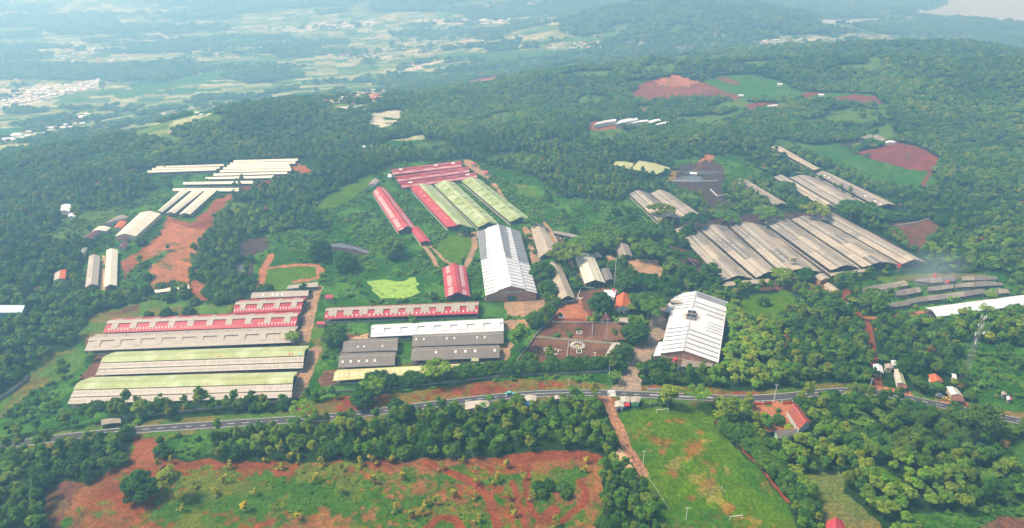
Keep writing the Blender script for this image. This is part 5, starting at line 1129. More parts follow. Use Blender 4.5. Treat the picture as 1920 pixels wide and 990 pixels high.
# trees one can point to: (picture place of the crown centre, kind, crown width in px, label, group)
SOLO = [
 (627, 628, 'dark', 44, 'big round dark tree beside the short grey barns'), (680, 745, 'dark', 44, 'big dark round tree on the road side of the yellow barn'),
 (742, 757, 'dark', 26, 'small round tree overhanging the road near the roadside verge'), (767, 770, 'dark', 26, 'neat round bush-like tree on the field side of the road'),
 (566, 768, 'airy', 44, 'light green feathery tree hanging over the road with a motorbike beneath'), (262, 912, 'dark', 62, 'big solitary dark tree standing in the red and green field'),
 (315, 896, 'mid', 40, 'greener tree touching the big solitary tree in the red field'),
 (1432, 563, 'dark', 22, 'lone round dark tree in the bright grass meadow'), (1017, 508, 'dark', 44, 'dark round tree at the far end of the tan cattle shed'),
 (1026, 541, 'dark', 36, 'dark round tree at the corner of the big hall, nearest its door'), (1128, 570, 'dark', 44, 'large round tree above the brown pointed gazebo'),
 (1192, 622, 'dark', 48, 'dense tree where the cattle pens meet the entrance drive'), (1168, 662, 'dark', 38, 'tree at the gate end of the sloping concrete strip'),
 (1108, 598, 'fresh', 16, 'small bright round bush in front of the large round tree'), (1155, 598, 'fresh', 14, 'small bright round bush right of the pointed gazebo'),
 (1150, 585, 'fresh', 26, 'low clipped tree at the foot of the orange roof'), (1186, 597, 'fresh', 30, 'bright green tree at the front of the umbrella trees'),
 (1085, 617, 'fresh', 10, 'slim young tree inside a fenced planter in the cattle pen'), (1045, 627, 'fresh', 10, 'tiny round bush on the pen dividing path, the outer one'), (1068, 628, 'fresh', 10, 'tiny round bush on the pen dividing path, the inner one'), (1052, 590, 'fresh', 9, 'tiny tree growing from a stone planter in the orange pen'),
 (1433, 786, 'dark', 20, 'dark shade tree in the orange school yard, next to the crown canopy'), (1460, 787, 'dark', 22, 'larger dark shade tree in the school yard beside the red roof'),
 (1459, 768, 'fresh', 9, 'little tree behind the school gate'), (600, 470, 'dark', 52, 'wide dark tree between the two muddy ponds, upper one'), (648, 490, 'dark', 55, 'wide dark tree between the muddy ponds, lower one'),
 (738, 465, 'dark', 44, 'dark tree standing alone below the all red barn'), (1060, 470, 'umbrella', 60, 'broad umbrella tree between the tan shed and the bent pen, left one'), (1095, 455, 'umbrella', 50, 'broad umbrella tree above the cream white shed'),
 (1130, 448, 'umbrella', 46, 'umbrella tree behind the open garage, nearer the pen'), (1215, 465, 'umbrella', 52, 'umbrella tree on the outer side of the dirt yard'),
 (1180, 525, 'dark', 40, 'dark tree in front of the dirt yard, behind the tall mast'), (1210, 528, 'umbrella', 56, 'umbrella tree at the near end of the dirt yard'), (1218, 565, 'umbrella', 70, 'widest umbrella tree, right of the orange roof'),
 (1250, 540, 'dark', 50, 'dark tree between the umbrella trees and the entrance hall'), (1290, 520, 'dark', 60, 'dark tree at the foot of the first weathered barn'), (1330, 515, 'dark', 44, 'dark tree under the corner of the first weathered barns'),
 (1470, 512, 'umbrella', 46, 'umbrella tree in front of the second weathered barn'), (1510, 515, 'dark', 28, 'round tree in front of the third weathered barn'), (1290, 480, 'umbrella', 34, 'umbrella tree beside the first weathered barn and the small pens'),
 (1000, 415, 'umbrella', 32, 'umbrella tree behind the old brownish shed'), (873, 432, 'dark', 22, 'dark tree in front of the red and green barn'), (640, 790, 'teak', 24, 'pale green roadside tree in front of the wood'),
 (1560, 575, 'dark', 44, 'dark tree at the bend of the red dirt track'), (1640, 565, 'dark', 50, 'dark spreading tree before the lower stables'), (1475, 350, 'umbrella', 40, 'umbrella tree over the inner barn beyond the complex'), (1240, 392, 'umbrella', 46, 'umbrella tree over the striped barns'),
 (1300, 411, 'umbrella', 46, 'umbrella tree at the top of the first weathered barn'), (1365, 402, 'umbrella', 46, 'umbrella tree at the top of the second weathered barn'), (1440, 395, 'umbrella', 52, 'umbrella tree by the broken end of the lone brown barn'), (1530, 392, 'umbrella', 50, 'umbrella tree above the dark gap of the weathered barns'),
 (1600, 385, 'umbrella', 56, 'umbrella tree above the outer weathered barns'), (1640, 395, 'umbrella', 50, 'umbrella tree at the near end of the long dusty barn'), (1210, 430, 'umbrella', 50, 'umbrella tree at the corner of the meadow'), (1290, 436, 'dark', 30, 'tree touching the far corner of the first weathered barn'),
 (1840, 790, 'bamboo', 80, 'huge feathery clump overhanging the road near the bend'), (1600, 830, 'dark', 40, 'dark tree right of the grey roofed school building'), (1700, 690, 'dark', 36, 'dark tree touching the greenish white house roof'), (1725, 770, 'dark', 36, 'dark tree covering the road in front of the houses'),
 (548, 630, 'airy', 26, 'thin crowned tree over the end of the pale grey barn'), (700, 722, 'airy', 44, 'feathery light tree over the yellow barn roof, near its left end'), (820, 690, 'airy', 50, 'feathery light tree over the middle of the yellow barn roof'),
 (775, 600, 'teak', 14, 'thin tree in front of the long red barn'), (1255, 735, 'teak', 30, 'light green tree between the road and the football field'), (1310, 740, 'airy', 44, 'light green tree over the road beyond the football goal'),
 (1004, 598, 'dark', 34, 'dark tree between the gravel patches and the orange pen'), (975, 622, 'teak', 44, 'light crowned tree at the end of the white barn'), (1365, 760, 'mid', 40, 'tree at the far corner of the football field'),
 (118, 690, 'mid', 26, 'lone thin tree on the dry grass slope'), (1020, 930, 'shrubby', 0, ''),
]
SOLO = [s for s in SOLO if s[4]]
for (px, py, kind, wpx, lb) in SOLO:
    k = {'mid': 'tall', 'fresh': 'shrub'}.get(kind, kind)
    rad = PROTO[k][0][2]
    q = g1(px, py); dep = q.y * cp - (q.z - CAMZ) * sp; s = wpx / (F / dep) / 2 / rad
    s = max(.35, min(s, 2.2)); hc = {'dark': 4.0, 'tall': 8, 'teak': 7, 'umbrella': 8, 'bamboo': 6, 'shrub': .9, 'airy': 6}[k] * s
    q = g1(px, py, hc); plant_tree(k, q.x, q.y, s, lb, None)

# lines of trees and bushes (from, to, count, kind, scale, label, group)
LINES = [
 ([(560, 755), (600, 752), (640, 748)], 7, 'tall', .6, 'young tree in the scattered row between the long barns and the road'),
 ([(690, 725), (760, 722), (840, 712), (920, 702), (1000, 697), (1090, 693), (1162, 688)], 62, 'dark', 1.0, 'leafy tree in the row along the wall above the road'),
 ([(1195, 690), (1230, 700), (1270, 715), (1330, 720)], 15, 'dark', .58, 'leafy tree in the hedge-like row below the entrance hall'),
 ([(150, 775), (200, 765), (240, 772), (300, 765), (330, 778)], 14, 'dark', .62, 'bushy tree in the row below the nearest lime and cream barn'),
 ([(645, 598), (700, 596), (790, 590), (900, 585)], 13, 'shrub', 1.6, 'small dark bush in the strip between the red barn and the white barn'),
 ([(700, 625), (790, 620), (870, 617), (945, 612)], 12, 'tall', .34, 'slim young tree standing before the clean white barn'),
 ([(210, 655), (300, 652), (420, 648), (545, 640)], 12, 'shrub', 1.2, 'small bush in the gap below the pale grey barn'),
 ([(1368, 590), (1372, 620), (1370, 660), (1360, 690)], 16, 'teak', .95, 'light leaved tree in the strip beside the white entrance hall'),
 ([(1385, 600), (1395, 640), (1400, 690), (1390, 715)], 16, 'teak', 1.0, 'light leaved tree in the second line beside the white entrance hall'),
 ([(1345, 800), (1385, 830), (1420, 860), (1460, 900), (1500, 950), (1520, 1000)], 18, 'dark', .95, 'dense dark tree in the row on the outer touchline of the football field'),
 ([(1375, 800), (1405, 825), (1450, 870), (1490, 920), (1530, 975)], 12, 'dark', .9, 'dense dark tree in the back row behind the outer touchline'),
 ([(740, 350), (800, 345), (870, 335)], 8, 'shrub', 1.4, 'bush between the three red barns and the green barns'),
 ([(900, 345), (930, 380), (965, 415)], 9, 'shrub', 1.6, 'bush beside the dirt lane between the green barns'),
 ([(1530, 330), (1570, 350), (1600, 365), (1625, 378)], 9, 'shrub', 2.2, 'bush in the hedge between two far barns'),
 ([(990, 440), (1000, 460), (1005, 478)], 5, 'shrub', 1.6, 'bush along the old brownish shed'),
 ([(1075, 505), (1082, 520), (1090, 535)], 5, 'shrub', 1.5, 'bush between the tan shed and the cream white shed'),
]
for (pts, n, kind, s, lb) in LINES:
    W2 = G([p[0] for p in pts], [p[1] for p in pts]); seg_ = [np.hypot(*(W2[i + 1, :2] - W2[i, :2])) for i in range(len(pts) - 1)]; T = sum(seg_)
    for i in range(n):
        t = (i + .5) / n * T; k = 0
        while k < len(seg_) - 1 and t > seg_[k]: t -= seg_[k]; k += 1
        p = W2[k] + (W2[k + 1] - W2[k]) * min(1, t / seg_[k]); sh = kind == 'shrub'
        
        qx = float(to_px(p[0], p[1], p[2])[0]); l2 = lb
        if 'row along the wall above' in lb: l2 = lb + (', before the yellow barn' if qx < 850 else ', by the dirt lane' if qx < 975 else ', below the cattle pens')
        elif n > 10 and not sh:
            k3 = int(3 * (i + .5) / n); l2 = lb + (', far end' if k3 == 0 else ', middle' if k3 == 1 else ', near end')
            if len(l2.replace('-', ' ').split()) > 16: l2 = lb
        plant_tree(kind, p[0] + rnd.uniform(-1.3, 1.3), p[1] + rnd.uniform(-1.3, 1.3), s * rnd.uniform(.7, 1.25), l2, lb.split(' in the ')[-1] if ' in the ' in lb else lb, name='shrub' if sh else 'tree', cat='shrub' if sh else 'tree')
n_tree_named = sum(1 for o in COL.objects if o.type == 'EMPTY' and o.get('category') == 'tree')

# saplings in the red field
sp_pts = [(50, 575), (1400, 610)]
SAP = [(432, 868), (434, 878), (495, 868), (545, 864), (560, 868), (605, 872), (640, 880), (675, 875), (700, 872), (735, 870), (755, 898), (870, 868), (950, 878), (365, 915), (400, 925), (345, 960), (405, 930), (420, 905), (590, 905), (640, 925), (740, 960), (770, 970), (790, 965), (800, 950), (815, 945),
       (850, 930), (890, 935), (895, 910), (930, 905), (950, 935), (958, 955), (965, 970), (700, 905), (690, 1000), (560, 975), (830, 880), (480, 930), (460, 960), (900, 980), (985, 900), (1000, 935), (1045, 985), (1095, 885), (1100, 870), (530, 880), (1200, 905), (300, 875), (320, 870)]
for (a, b) in SAP:
    q = g1(a, b); plant_tree('sapling', q.x, q.y, rnd.uniform(.8, 1.25), 'small yellowish young tree scattered over the red and green field', 'young trees in the red field', name='sapling', cat='sapling')
for (a, b, s) in [(1010, 915, 1.3), (1030, 910, 1.2), (1055, 915, 1.3), (1018, 925, 1.0), (1062, 925, 1.1)]:
    q = g1(a, b, 2); plant_tree('dark', q.x, q.y, s * .55, 'greyish green small tree inside the red oval track', 'trees inside the oval track')
# palms and bananas
for (a, b) in [(915, 760), (905, 775), (1700, 300), (1680, 700), (1755, 745), (1860, 560)]:
    q = g1(a, b); plant_tree('palm', q.x, q.y, rnd.uniform(.8, 1.1), None, None, name='palm_tree', cat='palm')
pal = [o for o in COL.objects if o.get('category') == 'palm']
for o, l in zip(pal, ['palm with drooping fronds behind the cream roadside roof', 'smaller palm on the grove side of the cream roadside roof', 'palm near the far green crop field', 'palm beside the narrow long house', 'palm between the orange roof and the roadside shop', 'palm near the end of the stable rows']): o['label'] = l
BP = [((1395, 700), (1420, 715), 9), ((1440, 540), (1500, 535), 8), ((1800, 690), (1870, 730), 34), ((1810, 650), (1840, 700), 14), ((1560, 700), (1640, 715), 14), ((1640, 545), (1720, 540), 10), ((1760, 570), (1890, 560), 12), ((260, 785), (275, 790), 5), ((1460, 820), (1480, 830), 4)]
BL = ['beside the light leaved strip by the entrance hall', 'at the far edge of the bright meadow', 'on the slope right of the lattice tower', 'at the foot of the lattice tower', 'on the road verge near the carport', 'before the lower stables', 'between the stables and the long white shed', 'behind the roadside shelter', 'beside the mint green building']
for ((a, b, n), bl_) in zip(BP, BL):
    for i in range(n):
        q = g1(a[0] + (b[0] - a[0]) * rnd.random() + rnd.uniform(-8, 8), a[1] + (b[1] - a[1]) * rnd.random() + rnd.uniform(-8, 8))
        o = bpy.data.objects.new('banana_plant', BANANA[i % 2]); COL.objects.link(o); o.location = q; s = rnd.uniform(1.0, 1.5); o.scale = (s, s, s); o.rotation_euler.z = rnd.random() * 6
        tag(o, 'broad leaved banana plant in the clump ' + bl_, 'banana plant', 'banana plants ' + bl_)

# the woods: places by jittered grids; thinner and bigger with distance
def grid_pts(r0, r1, step, seed, az=56):
    rs = np.random.RandomState(seed); n = int(r1 / step) + 1
    X, Y = np.meshgrid(np.arange(-n, n + 1) * step, np.arange(0, n + 1) * step)
    X = X.ravel() + (rs.rand(X.size) - .5) * step * .9; Y = Y.ravel() + (rs.rand(Y.size) - .5) * step * .9
    d = np.hypot(X, Y); m = (d > r0) & (d <= r1) & (np.abs(np.arctan2(X, Y)) < R(az)); return X[m], Y[m], rs
foot = [np.array(f) for f in FOOT]
def free(x, y, pad=2.0):
    ok = np.ones(x.shape, bool)
    for f in foot:
        c = f.mean(0); g_ = c + (f - c) * (1 + pad * 2 / max(6.0, np.min([np.hypot(*(f[1] - f[0])), np.hypot(*(f[3] - f[0]))])))
        ok &= ~inpoly(x, y, g_)
    t = np.array(TREES)
    for (a, b, r) in t[:]:
        ok &= np.hypot(x - a, y - b) > r * .75
    return ok
inst = {}      # kind/variant -> list of (x,y,z,scale,rot)
cand = []
def region_kind(px, py, x, y, rs):
    """which kind of tree grows at a place of the woods"""
    n = x.size; k = np.full(n, 0)       # 0 dark 1 tall 2 teak 3 bamboo 4 umbrella
    v = fbm(x, y, 38, 3, 311); r = rs.rand(n)
    k[(v > .5) | (r < .25)] = 1; k[(r > .86)] = 2; k[(r > .74) & (r < .84) & (px > 1100)] = 5; k[r > .985] = 6
    grove = inpoly(px, py, [(300, 780), (1110, 735), (1160, 800), (1160, 880), (300, 880)]); k[grove] = np.where(r[grove] < .70, 1, np.where(r[grove] < .88, 0, 2))
    t = inpoly(px, py, [(1600, 870), (1800, 880), (1830, 1000), (1800, 1100), (1650, 1050)]) | inpoly(px, py, [(1340, 560), (1440, 600), (1460, 735), (1330, 735)]); k[t] = 2
    bm = inpoly(px, py, [(1660, 770), (1790, 780), (1880, 850), (1860, 890), (1700, 880), (1650, 830)]); k[bm] = np.where(r[bm] < .5, 3, 1)
    lf = inpoly(px, py, [(-50, 540), (120, 560), (150, 640), (60, 720), (-50, 760)]); k[lf] = np.where(r[lf] < .75, 2, 0)
    return k
KN = ['dark', 'tall', 'teak', 'bamboo', 'umbrella', 'airy', 'drying']
for (r0, r1, step, sd, sc) in [(165, 620, 5.9, 1, .80), (620, 1300, 6.3, 2, .76), (1300, 2000, 8.6, 3, .98), (2000, 3500, 14.0, 4, 1.5), (3500, 5800, 26.0, 5, 2.7)]:
    x, y, rs = grid_pts(r0, r1, step, sd)
    z = H(x, y); _, tr = cover(x, y, z, .6); m = ((tr > .5) & (rs.rand(x.size) < tr)) | ((tr > .15) & (tr < .5) & (rs.rand(x.size) < .10) & (fbm(x, y, 30, 3, 640) > .52))
    px, py = to_px(x, y, z); m &= (px > -420) & (px < 2340) & (py < 1350)
    if r0 < 1000: m &= free(x, y)
    x, y, z, px, py = x[m], y[m], z[m], px[m], py[m]
    k = region_kind(px, py, x, y, rs)
    s = sc * (.72 + .55 * rs.rand(x.size)) * (.85 + .3 * fbm(x, y, 60, 2, 99)); s = np.where((k == 2) & (r0 < 600), s * 1.05, s); rot = rs.rand(x.size) * 6.283; va = rs.randint(0, 12, x.size)
    for i in range(x.size): cand.append((math.hypot(x[i], y[i]), x[i], y[i], z[i], px[i], py[i], KN[k[i]], s[i], rot[i], va[i]))
cand.sort(key=lambda c: c[0])
REG = [([(300, 760), (1112, 735), (1165, 800), (1165, 885), (300, 885)], 'tall tree of the dense grove between the road and the red field', 'grove between the road and the red field'),
       ([(1090, 860), (1210, 880), (1330, 1000), (1330, 1200), (1080, 1200)], 'dark tree of the thick clump at the bottom edge beside the football field', 'clump beside the football field'),
       ([(-300, 780), (260, 790), (250, 870), (120, 960), (-300, 1200)], 'dark tree of the wood in the lower left corner', 'wood in the lower left corner'),
       ([(1340, 740), (1560, 780), (1620, 1200), (1300, 1100)], 'tree of the belt between the football field and the stubble plot', 'belt beside the stubble plot'),
       ([(1560, 740), (2400, 760), (2400, 1300), (1560, 1300)], 'tree of the wide mixed wood in the lower right corner', 'mixed wood in the lower right')]
budget = 296 - n_tree_named - 5; rest = []
for c in cand:
    px, py = c[4], c[5]; inside = -15 < px < 1935 and 640 < py < 1010
    if budget > 0 and inside:
        lab = None
        for (pts, lb, g_) in REG:
            if inpoly(np.array([px]), np.array([py]), pts)[0]: lab = (lb, g_); break
        if lab is None: lab = ('tree of the mixed wood behind the road on the right', 'mixed wood behind the road') if px > 1180 else ('tree among the bushes near the farm barns', 'trees near the barns')
        plant_tree(c[6], c[1], c[2], c[7], lab[0], lab[1], v=int(c[9]), z=c[3], rz=c[8]); budget -= 1
    else: rest.append(c)
print('trees named', n_tree_named, 'rest', len(rest), 'budget left', budget)

def scatter(name, protos, pts, kind='stuff', label=None):
    """one object carrying many copies of a few plant meshes through geometry nodes. pts: (x,y,z,scale,rot,proto index)"""
    P = np.array([(p[0], p[1], p[2]) for p in pts], np.float32)
    me = bpy.data.meshes.new(name); me.vertices.add(len(P)); me.vertices.foreach_set('co', P.ravel())
    for nm, col_, ty in (('sc', 3, 'FLOAT'), ('rz', 4, 'FLOAT'), ('pk', 5, 'INT')):
        a = me.attributes.new(nm, ty, 'POINT'); a.data.foreach_set('value', np.array([p[col_] for p in pts], np.float32 if ty == 'FLOAT' else np.int32))
    a = me.attributes.new('hs', 'FLOAT', 'POINT'); a.data.foreach_set('value', np.array([p[3] for p in pts], np.float32) * (.75 + .55 * np.random.RandomState(3).rand(len(pts)).astype(np.float32)))
    me.update()
    o = bpy.data.objects.new(name, me); COL.objects.link(o); tag(o, kind=kind)
    ng = bpy.data.node_groups.new(name, 'GeometryNodeTree'); ng.interface.new_socket('Geometry', in_out='INPUT', socket_type='NodeSocketGeometry'); ng.interface.new_socket('Geometry', in_out='OUTPUT', socket_type='NodeSocketGeometry')
    gi = ng.nodes.new('NodeGroupInput'); go = ng.nodes.new('NodeGroupOutput'); jn = ng.nodes.new('GeometryNodeJoinGeometry')
    at = lambda nm, ty: (lambda n: (setattr(n, 'data_type', ty), n.inputs['Name'].__setattr__('default_value', nm), n)[2])(ng.nodes.new('GeometryNodeInputNamedAttribute'))
    sc_n, rz_n, pk_n = at('sc', 'FLOAT'), at('rz', 'FLOAT'), at('pk', 'INT')
    cx = ng.nodes.new('ShaderNodeCombineXYZ'); ng.links.new(rz_n.outputs[0], cx.inputs[2]); hz_n = at('hs', 'FLOAT'); cs_ = ng.nodes.new('ShaderNodeCombineXYZ'); ng.links.new(sc_n.outputs[0], cs_.inputs[0]); ng.links.new(sc_n.outputs[0], cs_.inputs[1]); ng.links.new(hz_n.outputs[0], cs_.inputs[2])
    for i, mesh in enumerate(protos):
        src = bpy.data.objects.new(name + '_kind', mesh)
        oi = ng.nodes.new('GeometryNodeObjectInfo'); oi.inputs['Object'].default_value = src; oi.inputs['As Instance'].default_value = True
        cmp_ = ng.nodes.new('FunctionNodeCompare'); cmp_.data_type = 'INT'; cmp_.operation = 'EQUAL'
        ins = [s for s in cmp_.inputs if s.type == 'INT']; ng.links.new(pk_n.outputs[0], ins[0]); ins[1].default_value = i
        ip = ng.nodes.new('GeometryNodeInstanceOnPoints'); ng.links.new(gi.outputs[0], ip.inputs['Points']); ng.links.new(cmp_.outputs[0], ip.inputs['Selection']); ng.links.new(oi.outputs['Geometry'], ip.inputs['Instance'])
        ng.links.new(cx.outputs[0], ip.inputs['Rotation']); ng.links.new(cs_.outputs[0], ip.inputs['Scale']); ng.links.new(ip.outputs[0], jn.inputs[0])
    ng.links.new(jn.outputs[0], go.inputs[0]); md = o.modifiers.new('scatter', 'NODES'); md.node_group = ng
    return o
pm = []; pidx = {}
for k in KN:
    for v, (c, t, r_) in enumerate(PROTO[k]):
        b = bpy.data.meshes.new('whole_tree')     # crown and trunk together
        import bmesh
        bm = bmesh.new(); bm.from_mesh(c); nf = len(bm.faces); bm.from_mesh(t)
        bm.faces.ensure_lookup_table()
        for f in bm.faces[nf:]: f.material_index = 1
        bm.to_mesh(b); bm.free(); b.materials.clear(); b.materials.append(c.materials[0]); b.materials.append(LM['bark'])
        pidx[(k, v)] = len(pm); pm.append(b)
# far canopy lumps: fewer, larger leaves
far_protos = []
for v in range(3):
    lb = lobes_round(9, 4.8, 4.6, 2.4, 1.6, 2.3); far_protos.append(crown_mesh('crown', lb, 16, .95, LM[['dark', 'mid', 'mid'][v]], core=.95))
near = [(c[1], c[2], c[3], c[7], c[8], pidx[(c[6], int(c[9]) % len(PROTO[c[6]]))]) for c in rest if c[0] < 900]
far = [(c[1], c[2], c[3], c[7], c[8], int(c[9]) % 3) for c in rest if c[0] >= 900]
scatter('forest', pm, near); scatter('distant_forest', far_protos, far)
# bushes and weeds in the rough ground
x, y, rs = grid_pts(200, 900, 3.1, 21); z = H(x, y); _, tr = cover(x, y, z, .6)
px, py = to_px(x, y, z); dens = fbm(x, y, 22, 3, 400)
m = (tr > .1) & (tr < .9) & (dens > .36) & (rs.rand(x.size) < np.clip((dens - .36) * 4, .15, .8)) & (px > -200) & (px < 2120) & free(x, y, 1.5)
sh = [(x[i], y[i], z[i] - .2, (.32 + .25 * rs.rand() ** 2) if tr[i] < .15 else .45 + 1.1 * rs.rand() ** 3 + .5 * (dens[i] - .4), rs.rand() * 6.28, rs.randint(3)) for i in np.nonzero(m)[0]]
scatter('undergrowth', [p[0] for p in PROTO['shrub']], sh)
print('near', len(near), 'far', len(far), 'shrubs', len(sh))
# ------------------------------------------------------------------ road and markings
asph = plain_mat('asphalt', (.060, .058, .058), .85, .18, .25); paint = plain_mat('road_paint', (.72, .70, .66), .7, .12, 1.0)
road, rl = ribbon('road', road_w, 3.3, asph, lift=.12)
RP = [(p.x, p.y) for p in rl]
def sub(a, b):   # part of the road between picture columns a and b
    out = []
    for p in RP:
        px_, _ = to_px(p[0], p[1], float(H(p[0], p[1])))
        if a <= px_ <= b: out.append(p)
    return out
ribbon('road_edge_line', RP, .11, paint, lift=.17, side=2.95, wide=3.3); ribbon('road_edge_line', RP, .11, paint, lift=.17, side=-2.95, wide=3.3)
ribbon('road_centre_line', sub(150, 958), .13, paint, lift=.17, wide=3.3, step=1.0, dash=(8.0, 3.4)); ribbon('road_centre_line', sub(958, 1130), .13, paint, lift=.17, wide=3.3); ribbon('road_centre_line', sub(1165, 1215), .13, paint, lift=.17, wide=3.3, step=1, dash=(8, 3.4))
ribbon('road_centre_line', sub(1215, 1340), .13, paint, lift=.17, wide=3.3, side=.3); ribbon('road_centre_line', sub(1215, 1340), .13, paint, lift=.17, wide=3.3, side=-.3); ribbon('road_centre_line', sub(1500, 2000), .13, paint, lift=.17, wide=3.3, step=1, dash=(8, 3.4))
r = MB()      # crossing in front of the gate
cx_ = sub(1138, 1160)
if len(cx_) > 1:
    a = Vector((*cx_[0], 0)); b = Vector((*cx_[-1], 0)); d = (b - a).normalized(); nn = Vector((-d.y, d.x, 0)); zz = max(float(H(*p)) for p in cx_) + .16
    for k in range(5):
        c = (a + b) / 2 + nn * (k - 2) * 1.25; q = [c - d * 2.4 - nn * .35, c + d * 2.4 - nn * .35, c + d * 2.4 + nn * .35, c - d * 2.4 + nn * .35]; r.face([(p.x, p.y, zz) for p in q], paint)
    tag(r.build('zebra_crossing'), kind='structure')
# ponds and lake
def sheet(name, pts, mat, kind='structure', lift=.25, n=1, level=None):
    P = G([p[0] for p in pts], [p[1] for p in pts]); zz = (P[:, 2].mean() if level is None else level) + lift
    r = MB(); r.face([(p[0], p[1], zz) for p in P], mat); o = r.build(name); tag(o, kind=kind); return o
duck, nt, b = new_mat('duckweed', .6, .3); geo = nd(nt, 'ShaderNodeNewGeometry')
nt.links.new(ramp(nt, noise(nt, geo.outputs['Position'], .25, 6, .65), [(.34, (.07, .17, .02)), (.44, (.20, .33, .03)), (.62, (.28, .41, .05)), (.8, (.24, .37, .05))]), b.inputs['Base Color'])
sheet('pond', [(687, 529), (700, 527), (722, 525), (745, 529), (759, 528), (768, 522), (779, 521), (781, 530), (787, 533), (780, 538), (784, 546), (788, 549), (775, 556), (753, 562), (733, 560), (714, 561), (708, 554), (698, 547), (697, 538), (690, 533)], duck, lift=.55)
mud, nt, b = new_mat('muddy_water', .12, .5); b.inputs['Base Color'].default_value = (.10, .10, .095, 1)
sheet('pond', [(439, 500), (450, 497), (472, 498), (471, 507), (455, 512)], mud, lift=.5)
sheet('pond', [(584, 470), (600, 460), (640, 457), (660, 462), (690, 470), (692, 478), (660, 468), (625, 464), (600, 472), (586, 484)], mud, lift=.6)
sheet('pond', [(1262, 339), (1280, 331), (1312, 331), (1318, 338), (1300, 340)], mud, lift=.5); sheet('pond', [(1275, 322), (1300, 320), (1355, 322), (1340, 328), (1290, 328)], mud, lift=.5)
water, nt, b = new_mat('lake_water', .35, .5); geo = nd(nt, 'ShaderNodeNewGeometry')
nt.links.new(ramp(nt, noise(nt, geo.outputs['Position'], .012, 6, .6), [(.3, (.30, .29, .25)), (.6, (.42, .40, .34))]), b.inputs['Base Color'])
LAKE = [(1690, 10), (1715, 22), (1740, 30), (1725, 33), (1755, 35), (1800, 35), (1850, 40), (1925, 47), (2300, 80), (2500, 20), (2300, -60), (1900, -50), (1780, -25), (1778, 8), (1750, 18), (1735, 21), (1712, 12)]
X_, Y_ = flat(np.array([p[0] for p in LAKE], float), np.array([p[1] for p in LAKE], float), -76.5)
from mathutils.geometry import tessellate_polygon
r = MB(); V_ = [Vector((float(a), float(b), -76.5)) for a, b in zip(X_, Y_)]
for t in tessellate_polygon([V_]): r.face([V_[i] for i in t], water)
tag(r.build('lake'), kind='structure')
ribbon('river', line_w([(1730, 32), (1680, 37), (1600, 39), (1560, 41), (1546, 43), (1560, 48), (1590, 50), (1610, 56)]), 22, water, lift=1.5, step=20)
ribbon('river', line_w([(1590, 27), (1640, 26), (1690, 30)]), 12, water, lift=1.2, step=20)
# ------------------------------------------------------------------ walls, fences, poles
def wall_line(label, pts, h=2.0, th=.25, mat='conc', cat='wall', name='boundary_wall', posts=0, post_mat='white'):
    P = [Vector(p) for p in G([p[0] for p in pts], [p[1] for p in pts])]
    root = empty(name, P[0], label, cat); r = MB()
    for a, b in zip(P[:-1], P[1:]):
        n = max(1, int((b - a).length / 8))
        for i in range(n):
            p = a.lerp(b, i / n); q = a.lerp(b, (i + 1) / n); p.z = float(H(p.x, p.y)); q.z = float(H(q.x, q.y)); r.bar(p + Vector((0, 0, h / 2 - .2)), q + Vector((0, 0, h / 2 - .2)), th, M[mat], h)
    part(r, 'wall_run', root)
    if posts:
        T = sum((b - a).length for a, b in zip(P[:-1], P[1:])); n = min(40, max(2, int(T / posts)))
        for i in range(n + 1):
            t = i / n * T
            for a, b in zip(P[:-1], P[1:]):
                L = (b - a).length
                if t <= L + 1e-6: break
                t -= L
            p = a.lerp(b, min(1, t / L)); p.z = float(H(p.x, p.y)); post_copy(root, p, h + .5, .4, M[post_mat], 'pillar')
    return root
wall_line('low grey wall behind the roadside trees and the yellow barn', [(600, 738), (700, 733), (800, 722), (900, 712), (960, 705), (1060, 702), (1140, 698)], 2.0, posts=0)
wall_line('pale wall between the nearest long barn and the road', [(232, 785), (300, 778), (400, 767), (480, 760), (545, 752)], 1.6, posts=6, post_mat='conc')
wall_line('grey wall curving down the slope at the left edge', [(-10, 756), (20, 738), (40, 722), (54, 708)], 2.6)
wall_line('wall along the outer side of the cattle pens', [(968, 680), (985, 658), (1003, 632), (1020, 612), (1036, 598), (1046, 566)], 1.8, posts=0)
wall_line('white wall in front of the gravel patch beside the hall', [(908, 563), (930, 562), (950, 560)], 1.6, mat='wallw')
wall_line('red and white school wall with white pillars, gate side', [(1392, 760), (1420, 759), (1448, 757)], 1.5, mat='redp', posts=6)
wall_line('red and white school wall with white pillars behind the red tiled roof', [(1466, 757), (1480, 757), (1492, 755), (1504, 763), (1512, 775)], 1.5, mat='redp', posts=6)
wall_line('pale wall beside the brown plot right of the weathered barns', [(1650, 427), (1680, 424), (1720, 418), (1745, 410)], 1.6, mat='wallw')
wall_line('white rail beside the dirt path along the football field', [(1207, 882), (1222, 905), (1238, 928), (1256, 957)], .5, .12, mat='conc', cat='rail', name='path_rail')
wall_line('kerb of the slurry tanks', [(1260, 340), (1300, 341), (1345, 339)], 1.2, .6, mat='wallw', cat='wall')
wall_line('bent white kerb of the lower slurry tank', [(1332, 356), (1345, 368), (1365, 366)], 1.2, .5, mat='wallw', cat='wall')
def rail_fence(label, pts, h=1.4, every=4.0):
    P = [Vector(p) for p in G([p[0] for p in pts], [p[1] for p in pts])]; root = empty('pen_fence', P[0], label, 'fence')
    r = MB()
    for a, b in zip(P[:-1], P[1:]):
        for z in (.5, .95, 1.35): r.bar(a + Vector((0, 0, z)), b + Vector((0, 0, z)), .12, M['wallw'])
    part(r, 'rails', root); n = 0
    for a, b in zip(P[:-1], P[1:]):
        m = max(1, int((b - a).length / every))
        for i in range(m):
            if n < 60: p = a.lerp(b, i / m); p.z = float(H(p.x, p.y)); post_copy(root, p, h + .2, .22, M['white']); n += 1
